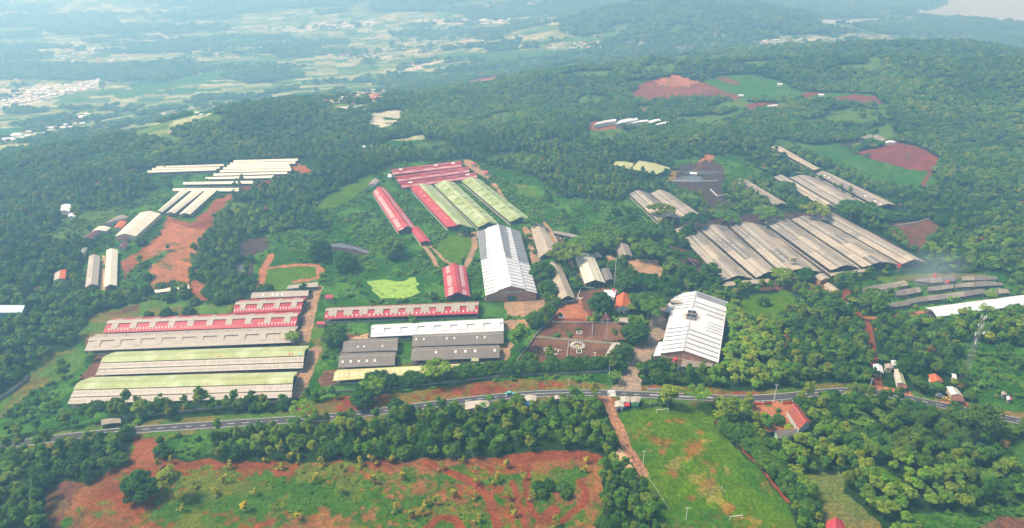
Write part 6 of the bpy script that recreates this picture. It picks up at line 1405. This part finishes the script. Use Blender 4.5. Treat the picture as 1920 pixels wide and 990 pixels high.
rail_fence('pale rail fence between the two lower cattle pens', [(1062, 678), (1065, 655), (1067, 640)])
rail_fence('pale rail fence along the top of the brown pens', [(1036, 605), (1080, 606), (1130, 606), (1182, 608)])
rail_fence('pale rail fence dividing the upper brown pen', [(1110, 632), (1112, 606)])
rail_fence('rail fence of the pen dividing path', [(1003, 634), (1060, 638), (1120, 644), (1150, 646)])
rail_fence('rail fence beside the orange pen and the tan shed', [(1083, 560), (1087, 548), (1090, 540), (1115, 542)])
rail_fence('rail fence along the small pens by the first weathered barn', [(1258, 465), (1282, 480), (1305, 500)])
rail_fence('rail fence round the bent cattle pen', [(1035, 438), (1047, 458), (1086, 468)])
sheet('path', [(1130, 674), (1148, 643), (1166, 643), (1150, 676)], M['slabl'], lift=.2)
# gazebo
q = g1(1135, 602); gz_ = empty('gazebo', q, 'small gazebo with a brown pyramid roof and a white tip', 'gazebo')
r = MB(); s_ = 3.4
for (a, b) in (((-1, -1), (1, -1)), ((1, -1), (1, 1)), ((1, 1), (-1, 1)), ((-1, 1), (-1, -1))): r.face([q + Vector((a[0] * s_, a[1] * s_, 2.8)), q + Vector((b[0] * s_, b[1] * s_, 2.8)), q + Vector((0, 0, 6.4))], RM['maroon'])
r.face([q + Vector((x * s_, y * s_, 2.8)) for x, y in ((-1, 1), (1, 1), (1, -1), (-1, -1))], RM['maroon']); part(r, 'roof', gz_)
r = MB(); r.tube(q + Vector((0, 0, 6.2)), q + Vector((0, 0, 7.0)), .3, .1, M['white']); part(r, 'roof_tip', gz_); r = MB(); r.box(q, 6, 6, .3, M['slabl']); part(r, 'floor_slab', gz_)
for x in (-1, 1):
    for y in (-1, 1): post_copy(gz_, q + Vector((x * 2.7, y * 2.7, .2)), 2.7, .3, M['post'])
# poles
def pole(px, py, h, label, arms=1, name='utility_pole', cat='pole', r_=.14, mat='wallw', wires=False, flag=False):
    q = g1(px, py); o = empty(name, q, label, cat); r = MB(); r.tube(q, q + Vector((0, 0, h)), r_ * 1.3, r_ * .7, M[mat], 8); part(r, 'shaft', o)
    if arms:
        r = MB(); r.bar(q + Vector((-1.2, 0, h - .6)), q + Vector((1.2, 0, h - .6)), .16, M[mat]); part(r, 'crossarm', o)
        for k in (-1, 0, 1): r = MB(); r.tube(q + Vector((k, 0, h - .5)), q + Vector((k, 0, h - .15)), .09, .07, M['white']); part(r, 'insulator', o)
    return o
pole(1205, 876, 11, 'white concrete power pole between the dirt path and the football field', 1, r_=.2)
pole(1286, 975, 8, 'power pole at the bottom edge beside the football field', 1, r_=.18)
pole(1137, 637, 17, 'tall slim white mast in the brown cattle pen', 0, 'mast', 'mast', .16)
pole(1152, 533, 24, 'tall white mast with a tiny top box beside the small grey shed', 0, 'mast', 'mast', .22)
pole(1451, 752, 12, 'white power pole at the school gate', 1, r_=.2); pole(1630, 732, 9, 'white power pole at the right road bend', 1, r_=.2); pole(1319, 757, 8, 'white pole behind the far football goal', 0, r_=.18)
pole(1142, 706, 9, 'short white lamp pole on the grass bank near the gate', 0, r_=.18); pole(1067, 723, 5, 'short pole on the red verge', 0, r_=.15); pole(1270, 705, 10, 'white pole in front of the entrance hall annex', 0, r_=.18)
pole(998, 411, 14, 'thin mast behind the outer pale green barn', 0, 'mast', 'mast', .15); pole(1757, 762, 8, 'dark wooden power pole beyond the road bend', 1, r_=.16, mat='post'); pole(1237, 760, 3.0, 'tiny white post at the field edge by the road', 0, r_=.15)
# lattice tower
q = g1(1806, 712); tw = empty('telecom_tower', q, 'tall grey lattice tower with white antenna panels and a round dish', 'tower'); HT = 46.0; bw, tp = 1.7, .5
def lw(z): return bw + (tp - bw) * z / HT
r = MB(); 
for (a, b) in ((-1, -1), (1, -1), (1, 1), (-1, 1)): rr = MB(); rr.bar(q + Vector((a * bw, b * bw, 0)), q + Vector((a * tp, b * tp, HT)), .13, M['post']); part(rr, 'leg', tw)
n = 15; cs = ((-1, -1), (1, -1), (1, 1), (-1, 1))
for k in range(n):
    z0, z1 = HT * k / n, HT * (k + 1) / n; w0, w1 = lw(z0), lw(z1)
    for i in range(4):
        a, b = cs[i], cs[(i + 1) % 4]; r.bar(q + Vector((a[0] * w0, a[1] * w0, z0)), q + Vector((b[0] * w1, b[1] * w1, z1)), .05, M['conc']); r.bar(q + Vector((b[0] * w0, b[1] * w0, z0)), q + Vector((a[0] * w1, a[1] * w1, z1)), .05, M['conc'])
        r.bar(q + Vector((a[0] * w1, a[1] * w1, z1)), q + Vector((b[0] * w1, b[1] * w1, z1)), .05, M['conc'])
part(r, 'lattice_bracing', tw)
for k, (z, a) in enumerate([(44, 0), (44, 2.1), (44, 4.2), (38, 0), (38, 2.1), (38, 4.2), (32, 1), (32, 3.1), (27, 1), (27, 4.0)]):
    rr = MB(); c = q + Vector((math.cos(a) * (lw(z) + .8), math.sin(a) * (lw(z) + .8), z)); rr.box(c, .5, .3, 2.4, M['white'], (-math.sin(a), math.cos(a), 0)); rr.bar(c + Vector((0, 0, 1)), q + Vector((0, 0, z + 1)), .1, M['steel']); part(rr, 'antenna_panel', tw)
rr = MB(); c = q + Vector((1.8, -1.6, 35)); rr.tube(c, c + Vector((.2, -.5, 0)), 1.1, .9, M['white'], 14); part(rr, 'dish', tw)
# water tanks
q = g1(1482, 510); P3 = root_info[[k for k in root_info][0]][0]
wt = empty('water_tower', q, 'small yellowish water tank on tall legs in front of the weathered roofs', 'tank')
r = MB(); r.box(q + Vector((0, 0, 10.5)), 5.0, 3.6, .3, M['wood']); part(r, 'platform', wt); r = MB(); r.box(q + Vector((0, 0, 10.8)), 4.4, 3.2, 2.6, RM['olive']); r.box(q + Vector((0, 0, 13.4)), 4.8, 3.6, .2, RM['tan']); part(r, 'tank', wt)
for x in (-2.2, 2.2):
    for y in (-1.5, 1.5): post_copy(wt, q + Vector((x, y, 0)), 10.5, .3, M['post'], 'leg')
def barrel(px, py, h, label, rad=1.1, leg=0):
    q = g1(px, py, h); o = empty('water_tank', (q.x, q.y, float(H(q.x, q.y))), label, 'tank'); r = MB(); r.tube(q, q + Vector((0, 0, 2.0)), rad, rad, M['redp'], 14); r.tube(q + Vector((0, 0, 2.0)), q + Vector((0, 0, 2.5)), rad, rad * .3, M['redp'], 14); part(r, 'tank', o)
    if leg:
        z0 = float(H(q.x, q.y)); r = MB(); r.box(q - Vector((0, 0, .2)), 2.6, 2.6, .2, M['conc']); part(r, 'platform', o)
        for x in (-1, 1):
            for y in (-1, 1): post_copy(o, (q.x + x, q.y + y, z0), q.z - .2 - z0, .22, M['conc'], 'leg')
barrel(1266, 677, 6, 'bright red water tank on legs at the corner of the entrance hall', 1.3, 1); barrel(1686, 500, 6, 'red tank on a stand beside the outermost weathered barn', 1.3, 1)
barrel(1753, 519, 4, 'red box tank above the topmost stable row', 1.3, 1); barrel(1776, 531, 4, 'red box tank between the stable rows', 1.2, 1); barrel(1151, 545, 5, 'red tank on the flat white office roof', .9, 0); barrel(1643, 622, 4, 'red tank beside the dirt track in the wood', 1.4, 1)
# goals
for (a, b, c, d, lb) in [(1231, 775, 1252.5, 773, 'white football goal at the road end of the field'), (1368, 976, 1391, 973, 'white football goal at the near end of the field')]:
    p = g1(a, b); e = g1(c, d); o = empty('football_goal', (p + e) / 2, lb, 'goal'); up = Vector((0, 0, 2.5)); bk = Vector((0, 1.5 if b < 900 else -1.5, 0))
    for n_, s_ in (('goal_post', (p, p + up)), ('goal_post', (e, e + up)), ('crossbar', (p + up, e + up))):
        r = MB(); r.bar(s_[0], s_[1], .2, M['white']); part(r, n_, o)
# gate barrier, sign, planters
q = g1(1177, 684); o = empty('gate_barrier', q, 'white barrier arm and small red guard post at the farm gate', 'barrier'); r = MB(); r.box(q, 1.6, 1.6, 2.4, M['brick']); part(r, 'guard_post', o); r = MB(); r.box(q + Vector((0, 0, 2.4)), 2.4, 2.4, .4, M['white']); part(r, 'roof', o); r = MB(); r.bar(q + Vector((.8, 0, 1.1)), g1(1191, 684) + Vector((0, 0, 1.1)), .25, M['white']); part(r, 'barrier_arm', o)
q = g1(1225, 732); o = empty('roadside_sign', q, 'long low white roadside sign on the red bank right of the gate', 'sign'); r = MB(); r.box(q, 7.5, .4, 1.3, M['white']); part(r, 'board', o); r = MB(); r.box(q + Vector((0, 0, 1.3)), 7.9, .6, .12, M['conc']); part(r, 'coping', o)
def planter(px, py, label):
    q = g1(px, py); o = empty('stone_planter', q, label, 'planter'); r = MB(); s_ = 1.7
    for (x, y, a, b) in ((0, -s_, 2 * s_, .35), (0, s_, 2 * s_, .35), (-s_, 0, .35, 2 * s_ - .4), (s_, 0, .35, 2 * s_ - .4)): r.box(q + Vector((x, y, 0)), a, b, 1.0, M['wallw'])
    part(r, 'rim', o); r = MB(); r.box(q, 2 * s_ - .4, 2 * s_ - .4, .7, M['slab']); part(r, 'soil', o)
planter(1025, 657, 'empty pale stone planter in the lower cattle pen'); planter(1086, 661, 'pale stone planter with a small bush beside the ring of cattle'); planter(1053, 595, 'pale stone planter with a tiny tree in the orange pen'); planter(1086, 625, 'pale planter frame round the slim tree in the upper pen')
q = g1(1086, 660); plant_tree('shrub', q.x, q.y, 1.0, 'small dark bush growing in the planter beside the ring of cattle', None, name='shrub', cat='shrub')
q = g1(1083, 650); o = empty('feed_trough', q, 'round pale feed trough in the middle of the ring of cattle', 'trough'); r = MB(); r.tube(q, q + Vector((0, 0, .7)), 2.2, 2.3, M['wood'], 16); part(r, 'trough_rim', o); r = MB(); r.tube(q + Vector((0, 0, .5)), q + Vector((0, 0, .9)), 2.0, .6, RM['lime'], 16); part(r, 'fodder', o)
FEED = q
# ------------------------------------------------------------------ cattle: one continuous body
def skin_mesh(name, verts, edges, radii, mat, root=0, sub=1):
    me = bpy.data.meshes.new(name); me.from_pydata(verts, edges, []); o = bpy.data.objects.new(name, me); COL.objects.link(o)
    m = o.modifiers.new('s', 'SKIN'); 
    for i, sv in enumerate(me.skin_vertices[0].data): sv.radius = radii[i]; sv.use_root = (i == root)
    m.use_smooth_shade = True; s = o.modifiers.new('u', 'SUBSURF'); s.levels = sub; s.render_levels = sub
    dg = bpy.context.evaluated_depsgraph_get(); me2 = bpy.data.meshes.new_from_object(o.evaluated_get(dg)); me2.materials.clear(); me2.materials.append(mat)
    bpy.data.objects.remove(o); return me2
def cow_mesh(graze, mat):
    v = [(-.75, 0, 1.15), (-.3, 0, 1.12), (.25, 0, 1.12), (.65, 0, 1.2)]; r = [(.27, .30), (.33, .36), (.34, .38), (.27, .33)]; e = [(0, 1), (1, 2), (2, 3)]
    nk = [(.98, 0, 1.35), (1.2, 0, 1.5), (1.42, 0, 1.38), (1.62, 0, 1.25)] if not graze else [(.98, 0, 1.0), (1.15, 0, .65), (1.25, 0, .4), (1.38, 0, .2)]
    v += nk; r += [(.17, .2), (.15, .15), (.13, .14), (.09, .09)]; e += [(3, 4), (4, 5), (5, 6), (6, 7)]
    for s in (-1, 1):       # ears
        k = len(v); v.append((nk[1][0], s * .28, nk[1][2] + .05)); r.append((.05, .04)); e.append((5, k))
    for (x, b, kn) in ((.62, 3, -.04), (-.72, 0, .1)):
        for s in (-1, 1):
            k = len(v); v += [(x, s * .2, .85), (x + (-.06 if b == 0 else .03), s * .2, .45), (x + (.02 if b else -.02), s * .2, .04)]; r += [(.13, .13), (.075, .075), (.065, .06)]; e += [(b, k), (k, k + 1), (k + 1, k + 2)]
    k = len(v); v += [(-1.02, 0, 1.2), (-1.08, 0, .65)]; r += [(.05, .05), (.035, .035)]; e += [(0, k), (k, k + 1)]
    return skin_mesh('cow', v, e, r, mat, 1)
cowm = [plain_mat('hide_white', (.70, .66, .58), .8, .12, 2), plain_mat('hide_brown', (.24, .10, .05), .8, .2, 2), plain_mat('hide_grey', (.42, .38, .34), .8, .2, 2)]
COW = [cow_mesh(False, cowm[0]), cow_mesh(True, cowm[0]), cow_mesh(False, cowm[1]), cow_mesh(False, cowm[2])]
def cow(p, rz, k, label, group):
    o = bpy.data.objects.new('cow', COW[k]); COL.objects.link(o); o.location = (p[0], p[1], float(H(p[0], p[1]))); o.rotation_euler.z = rz; s = rnd.uniform(1.0, 1.15); o.scale = (s, s, s); tag(o, label, 'cow', group)
for i in range(17):
    a = i * 2 * math.pi / 17; cow((FEED.x + math.cos(a) * 4.3, FEED.y + math.sin(a) * 4.3), a + math.pi + rnd.uniform(-.1, .1), 1 if i % 3 == 0 else 0, 'white cow facing the round trough in the ring of cattle', 'cattle ring at the round trough')
for i in range(20):
    q = g1(1048 + i * 2.3 + rnd.uniform(-1, 1), 570 - i * .45 + rnd.uniform(-2, 3)); cow(q, rnd.choice([0, .5, 2.6, 3.4, 1.5, -1.4]), rnd.choice([0, 0, 1, 3]), 'white cow crowding under the open end of the tan roofed shed', 'cattle at the tan shed')
for (a, b, n, w_, h_, lb) in [(1038, 665, 9, 12, 8, 'pale cow loose in the lower pen, left of the ring of cattle'), (1118, 668, 4, 14, 6, 'pale cow loose in the lower pen, right of the ring of cattle'), (1052, 449, 7, 10, 3, 'white cow in the bent pen behind the umbrella trees'), (1075, 452, 4, 8, 2, 'white cow in the far half of the bent pen'),
                        (1217, 478, 9, 14, 7, 'pale cow under the trees beside the dirt yard'), (1156, 620, 2, 6, 4, 'pale cow in the upper brown pen'), (1106, 535, 7, 10, 4, 'pale cow at the open end of the cream white shed')]:
    for i in range(n):
        q = g1(a + rnd.uniform(-w_, w_), b + rnd.uniform(-h_, h_)); cow(q, rnd.random() * 6.28, rnd.choice([0, 0, 1, 2, 3]), lb, lb.split(' cow ')[1])
# ------------------------------------------------------------------ motorbikes, people, car
def rider(px, py, rz, label, shirt):
    q = g1(px, py); q.z += .12; o = empty('motorbike', q, label, 'motorbike'); R_ = lambda x, y, z: q + Vector((math.cos(rz) * x - math.sin(rz) * y, math.sin(rz) * x + math.cos(rz) * y, z))
    for x in (-.62, .62):
        r = MB(); r.tube(R_(x, -.06, .3), R_(x, .06, .3), .3, .3, M['black'], 14); w2 = part(r, 'wheel', o)
    r = MB(); r.bar(R_(-.6, 0, .45), R_(.45, 0, .55), .22, M['redp'], .3); r.bar(R_(.5, 0, .35), R_(.35, 0, 1.0), .1, M['steel']); part(r, 'body', o)
    r = MB(); r.bar(R_(-.55, 0, .75), R_(.1, 0, .78), .28, M['black'], .12); part(r, 'seat', o); r = MB(); r.bar(R_(.35, -.35, 1.02), R_(.35, .35, 1.02), .05, M['conc']); part(r, 'handlebar', o)
    v = [(-.15, 0, .85), (-.12, 0, 1.1), (-.02, 0, 1.38), (.02, 0, 1.52), (.05, 0, 1.68), (.06, 0, 1.78)]; rad = [(.17, .16), (.16, .17), (.19, .15), (.07, .07), (.12, .12), (.09, .09)]; e = [(0, 1), (1, 2), (2, 3), (3, 4), (4, 5)]
    for s in (-1, 1):
        k = len(v); v += [(0, s * .24, 1.36), (.15, s * .3, 1.15), (.36, s * .28, 1.06)]; rad += [(.07, .07), (.05, .05), (.045, .045)]; e += [(2, k), (k, k + 1), (k + 1, k + 2)]
        k = len(v); v += [(.25, s * .16, .8), (.22, s * .2, .42), (.32, s * .2, .36)]; rad += [(.09, .09), (.06, .06), (.06, .05)]; e += [(0, k), (k, k + 1), (k + 1, k + 2)]
    me = skin_mesh('person', v, e, rad, shirt, 0); p = bpy.data.objects.new('person', me); COL.objects.link(p); p.location = q; p.rotation_euler.z = rz; tag(p, 'rider on the ' + label.replace('motorbike ', 'motorbike '), 'person')
cl = [plain_mat('shirt_' + n, c, .85, .1) for n, c in (('black', (.03, .03, .04)), ('white', (.6, .6, .58)), ('red', (.35, .05, .05)), ('blue', (.06, .12, .3)))]
for (a, b, rz, lb, k) in [(458, 791, .15, 'motorbike on the far lane, left part of the road', 1), (503, 796, 3.2, 'motorbike with a red rider near the light green feathery tree', 2), (552, 790, .1, 'motorbike beside the trunk of the light green feathery tree', 0), (372, 808, 3.2, 'motorbike parked on the verge at the lower left', 1),
                          (730, 769, .1, 'motorbike under the small round tree by the road', 0), (918, 748, .2, 'pair of motorbikes close to the dark palm tree, front one', 1), (924, 746.5, .2, 'pair of motorbikes close to the dark palm tree, back one', 0), (1140, 741, 3.3, 'motorbike waiting by the zebra crossing', 1),
                          (1162, 720, 1.8, 'motorbike leaving the farm gate on the left side', 1), (1182, 705, 1.6, 'motorbike on the entrance drive near the barrier', 0), (1176, 836, 2.1, 'motorbike on the dirt path, the upper one', 0), (1186, 860, 2.1, 'motorbike on the dirt path, the lower one', 3)]: rider(a, b, rz, lb, cl[k])
def walker(px, py, rz, label, shirt):
    q = g1(px, py); v = [(0, 0, .92), (0, 0, 1.15), (0, 0, 1.38), (0, 0, 1.52), (.02, 0, 1.62), (.02, 0, 1.72)]; rad = [(.15, .13), (.14, .12), (.19, .12), (.06, .06), (.10, .11), (.08, .08)]; e = [(0, 1), (1, 2), (2, 3), (3, 4), (4, 5)]
    for s in (-1, 1):
        k = len(v); v += [(0, s * .21, 1.38), (.02, s * .26, 1.1), (.1, s * .26, .86)]; rad += [(.06, .06), (.045, .045), (.04, .04)]; e += [(2, k), (k, k + 1), (k + 1, k + 2)]
        k = len(v); v += [(.05 * s, s * .1, .5), (-.1 * s, s * .1, .06), (-.1 * s + .14, s * .1, .04)]; rad += [(.08, .08), (.05, .05), (.045, .04)]; e += [(0, k), (k, k + 1), (k + 1, k + 2)]
    p = bpy.data.objects.new('person', skin_mesh('person', v, e, rad, shirt, 0)); COL.objects.link(p); p.location = q; p.rotation_euler.z = rz; tag(p, label, 'person')
walker(1353, 917, 1, 'person in white alone on the near half of the football field', cl[1]); walker(1219, 759, 1, 'person in white on the grass beside the grey roofed kiosk', cl[1]); walker(657, 784, 0, 'dark clothed person walking on the road edge', cl[0]); walker(1466, 778, 0, 'person in the school yard beside the shade tree', cl[0]); walker(1222, 770, 2, 'second person in dark clothes near the far goal', cl[0])
def car(px, py, rz, label, paint, kind='car', L=4.4, Hh=1.5, name='parked_car'):
    q = g1(px, py); q.z += .12; o = empty(name, q, label, kind); f = lambda x, y, z: q + Vector((math.cos(rz) * x - math.sin(rz) * y, math.sin(rz) * x + math.cos(rz) * y, z)); w_ = .85
    prof = [(-L / 2, .35), (-L / 2, .95), (-L * .36, 1.0), (-L * .27, Hh), (L * .12, Hh), (L * .26, 1.0), (L / 2 - .1, .85), (L / 2, .35)]
    r = MB()
    r.face([f(x, -w_, z) for x, z in prof], paint); r.face([f(x, w_, z) for x, z in prof][::-1], paint)
    for i in range(len(prof)):
        a, b = prof[i], prof[(i + 1) % len(prof)]; r.face([f(a[0], -w_, a[1]), f(a[0], w_, a[1]), f(b[0], w_, b[1]), f(b[0], -w_, b[1])], paint)
    part(r, 'body', o)
    for (x0, z0, x1, z1) in ((L * .13, Hh - .06, L * .25, 1.05), (-L * .28, Hh - .06, -L * .35, 1.05)):
        r = MB(); r.face([f(x0 + .02 * (1 if x0 > 0 else -1), -w_ * .85, z0 + .03), f(x0 + .02, w_ * .85, z0 + .03), f(x1 + .03 * (1 if x0 > 0 else -1), w_ * .85, z1 + .03), f(x1, -w_ * .85, z1 + .03)], M['glass']); part(r, 'windscreen', o)
    for y in (-w_ - .01, w_ + .01): r = MB(); r.face([f(-L * .28, y, 1.02), f(L * .2, y, 1.02), f(L * .11, y, Hh - .1), f(-L * .24, y, Hh - .1)], M['glass']); part(r, 'side_window', o)
    for x in (-L * .3, L * .3):
        for y in (-w_, w_): r = MB(); r.tube(f(x, y - .1, .32), f(x, y + .1, .32), .32, .32, M['black'], 14); part(r, 'wheel', o)
cw, nt_, b_ = new_mat('car_paint_white', .25, .5); b_.inputs['Base Color'].default_value = (.7, .7, .7, 1); ct, nt_, b_ = new_mat('car_paint_teal', .25, .5); b_.inputs['Base Color'].default_value = (.15, .5, .42, 1)
car(956, 740, .1, 'pale teal vehicle on the road behind the dark palm tree', ct, L=5.5, Hh=2.0); car(1171, 487, 1.4, 'white car parked inside the open garage', cw); car(1283, 574, 1.2, 'white truck under the side roof of the entrance hall', cw, 'truck', 6.0, 2.4, 'parked_truck'); car(1774, 750, -.5, 'yellow vehicle in front of the roadside shop', M['yel'], L=4.2, Hh=1.7); car(1762, 744, -.5, 'white van beside the roadside shop', cw, 'van', 4.6, 2.0, 'parked_van')
# ------------------------------------------------------------------ far villages
def house_mesh(rm, wm):
    # small gabled house
    b = MB(); L, W_, h, r_ = 5.5, 4.0, 3.2, 1.7
    for (x0, y0, x1, y1) in ((-L, -W_, L, -W_), (L, -W_, L, W_), (L, W_, -L, W_), (-L, W_, -L, -W_)): b.face([(x0, y0, -2), (x1, y1, -2), (x1, y1, h), (x0, y0, h)], wm)
    for s in (-1, 1): b.face([(s * L, -W_, h), (s * L, W_, h), (s * L, 0, h + r_)], wm)
    e = .5; b.slab([(-L - e, -W_ - e, h - .2), (L + e, -W_ - e, h - .2), (L + e, 0, h + r_), (-L - e, 0, h + r_)], rm, .15); b.slab([(-L - e, 0, h + r_), (L + e, 0, h + r_), (L + e, W_ + e, h - .2), (-L - e, W_ + e, h - .2)], rm, .15)
    o = b.build('house'); me = o.data; bpy.data.objects.remove(o); return me
HM = [house_mesh(RM['white'], M['wallw']), house_mesh(RM['bone'], M['wallw']), house_mesh(RM['orange'], M['wallw']), house_mesh(RM['tile'], M['wallw'])]
VIL = [([(-20, 200), (60, 168), (190, 150), (192, 166), (100, 180), (20, 200)], 62, 1.3, 'the bright village at the upper left edge', .9), ([(140, 132), (215, 112), (225, 122), (170, 136)], 22, 1.4, 'the small bright village above the left plain', .9), ([(205, 146), (285, 134), (280, 146), (215, 155)], 18, 1.2, 'the row of roofs between two green fields', .95),
       ([(0, 262), (95, 232), (165, 214), (170, 232), (60, 262), (10, 275)], 18, 1.5, 'the scattered plots near the left woods', .8), ([(640, 182), (700, 168), (735, 166), (730, 186), (660, 196)], 34, 1.0, 'the village with red roofs by the pale plots', .3), ([(510, 190), (570, 186), (620, 190), (560, 196)], 10, 1.0, 'the hamlet at the wood edge left of the pale plots', .3),
       ([(1010, 85), (1100, 78), (1240, 78), (1400, 84), (1420, 88), (1240, 92), (1030, 92)], 46, 1.3, 'the long village strip below the blue hills', .7), ([(560, 100), (660, 92), (740, 92), (700, 108), (580, 112)], 26, 1.3, 'the village in the middle of the plain', .5), ([(0, 130), (180, 105), (200, 118), (40, 150)], 18, 1.6, 'the hazy village near the left edge', .4),
       ([(400, 55), (520, 50), (700, 38), (700, 50), (520, 62)], 14, 2.4, 'the hazy long sheds in the far plain', 1.0), ([(780, 36), (1040, 36), (1040, 46), (790, 48)], 14, 2.6, 'the far factory sheds near the top', 1.0), ([(1395, 78), (1500, 74), (1640, 76), (1640, 84), (1400, 86)], 12, 1.5, 'the lakeside village below the river', .9)]
rv = np.random.RandomState(5); nh = 0
for (pts, n, s, where, pw) in VIL:
    xs = [p[0] for p in pts]; ys = [p[1] for p in pts]; k = 0; g_ = 0
    while k < n and g_ < 4000:
        g_ += 1; a, b = rv.uniform(min(xs), max(xs)), rv.uniform(min(ys), max(ys))
        if not inpoly(np.array([a]), np.array([b]), pts)[0]: continue
        q = g1(a, b); o = bpy.data.objects.new('house', HM[(0 if rv.rand() < .6 else 1) if rv.rand() < pw else rv.randint(2, 4)]); COL.objects.link(o); o.location = q; ss = s * rv.uniform(.35, .72); o.scale = (ss * rv.uniform(1, 2.2), ss, ss); o.rotation_euler.z = rv.uniform(-.4, .4)
        tag(o, 'tiny far house in ' + where, 'house', 'houses of ' + where); k += 1; nh += 1
for (a, b, lb) in [(1438, 202, 'tiny white hut in the row on the small red patch, left end'), (1446, 201, 'second tiny white hut on the small red patch'), (1452, 200, 'last tiny white hut on the small red patch'), (1389, 181, 'tiny white hut at the corner of the red hill'), (1462, 160, 'tiny white hut on the green hill track'), (1539, 180, 'lone tiny white hut on the green ridge'),
                   (675, 254, 'white house alone in the woods left of the pale plots'), (985, 225, 'small orange roofed house deep in the woods'), (1300, 328, 'tiny white hut above the slurry tanks'), (679, 278, 'house at the edge of the woodland clearing'), (1415, 372, 'white hut roof among the trees near the lone brown barn')]:
    q = g1(a, b); o = bpy.data.objects.new('house', HM[2 if 'orange' in lb else 0]); COL.objects.link(o); o.location = q; o.scale = (.7, .7, .7); o.rotation_euler.z = rv.uniform(-.4, .4); tag(o, lb, 'house')
MORE = [(v[0], int(v[1] * 2.6), v[2], v[4]) for v in VIL] + [([(0, 60), (500, 40), (1000, 30), (1040, 90), (600, 110), (300, 150), (0, 190)], 900, 1.0, .6), ([(1050, 60), (1400, 60), (1500, 90), (1100, 100)], 110, 1.0, .6), ([(200, 215), (330, 200), (470, 195), (330, 230), (220, 240)], 26, 1.0, .8)]
pts_ = []
for (pts, n, s, pw) in MORE:
    xs = [p[0] for p in pts]; ys = [p[1] for p in pts]; ax_ = rv.uniform(min(xs), max(xs), n * 3); ay_ = rv.uniform(min(ys), max(ys), n * 3); m = inpoly(ax_, ay_, pts)
    if n == 900: m &= fbm(ax_, ay_ * 3, 40, 3, 7) > .50
    W3 = G(ax_[m][:n], ay_[m][:n])
    for q in W3: pts_.append((q[0], q[1], q[2], s * rv.uniform(.3, .7), rv.uniform(-.4, .4), (0 if rv.rand() < .6 else 1) if rv.rand() < pw else rv.randint(2, 4)))
scatter('distant_settlement', HM, pts_)
print('far houses', nh, len(pts_))
# ------------------------------------------------------------------ air
hz = bpy.data.meshes.new('haze'); r = MB()
def haze_box(x0, x1, y0, y1, z0, z1):
    c = Vector(((x0 + x1) / 2, (y0 + y1) / 2, z0)); r = MB(); r.box(c, x1 - x0, y1 - y0, z1 - z0, HZ); return r.build('haze')
HZ = bpy.data.materials.new('haze_air'); HZ.use_nodes = True; nt = HZ.node_tree; nt.nodes.clear()
pv = nt.nodes.new('ShaderNodeVolumePrincipled'); ou = nt.nodes.new('ShaderNodeOutputMaterial'); nt.links.new(pv.outputs[0], ou.inputs['Volume'])
pv.inputs['Color'].default_value = (.36, .69, 1.0, 1); pv.inputs['Absorption Color'].default_value = (.85, .85, .85, 1); pv.inputs['Density'].default_value = HAZE_D; pv.inputs['Anisotropy'].default_value = .35
zmin = float(gz.min()) - 1; hb = haze_box(-27000, 27000, -600, 27000, zmin, 330.0); tag(hb, kind='stuff')

SM = bpy.data.materials.new('smoke_air'); SM.use_nodes = True; nt = SM.node_tree; nt.nodes.clear()
pv = nt.nodes.new('ShaderNodeVolumePrincipled'); ou = nt.nodes.new('ShaderNodeOutputMaterial'); nt.links.new(pv.outputs[0], ou.inputs['Volume']); pv.inputs['Color'].default_value = (.72, .84, .95, 1)
tc = nt.nodes.new('ShaderNodeTexCoord'); gr = nt.nodes.new('ShaderNodeTexGradient'); gr.gradient_type = 'SPHERICAL'; nt.links.new(tc.outputs['Object'], gr.inputs[0])
ns = nt.nodes.new('ShaderNodeTexNoise'); ns.inputs['Scale'].default_value = 2.2; ns.inputs['Detail'].default_value = 3; nt.links.new(tc.outputs['Object'], ns.inputs['Vector'])
m1 = nt.nodes.new('ShaderNodeMath'); m1.operation = 'MULTIPLY'; nt.links.new(gr.outputs[1], m1.inputs[0]); nt.links.new(ns.outputs[0], m1.inputs[1]); m2 = nt.nodes.new('ShaderNodeMath'); m2.operation = 'MULTIPLY'; m2.inputs[1].default_value = .028; nt.links.new(m1.outputs[0], m2.inputs[0]); nt.links.new(m2.outputs[0], pv.inputs['Density'])
q = g1(1752, 505, 14); bm = bmesh.new(); bmesh.ops.create_icosphere(bm, subdivisions=3, radius=1.0); me = bpy.data.meshes.new('smoke'); bm.to_mesh(me); bm.free(); me.materials.append(SM)
o = bpy.data.objects.new('smoke', me); COL.objects.link(o); o.location = q; o.scale = (30, 26, 15); o.rotation_euler = (0, -.25, .4); tag(o, kind='stuff')
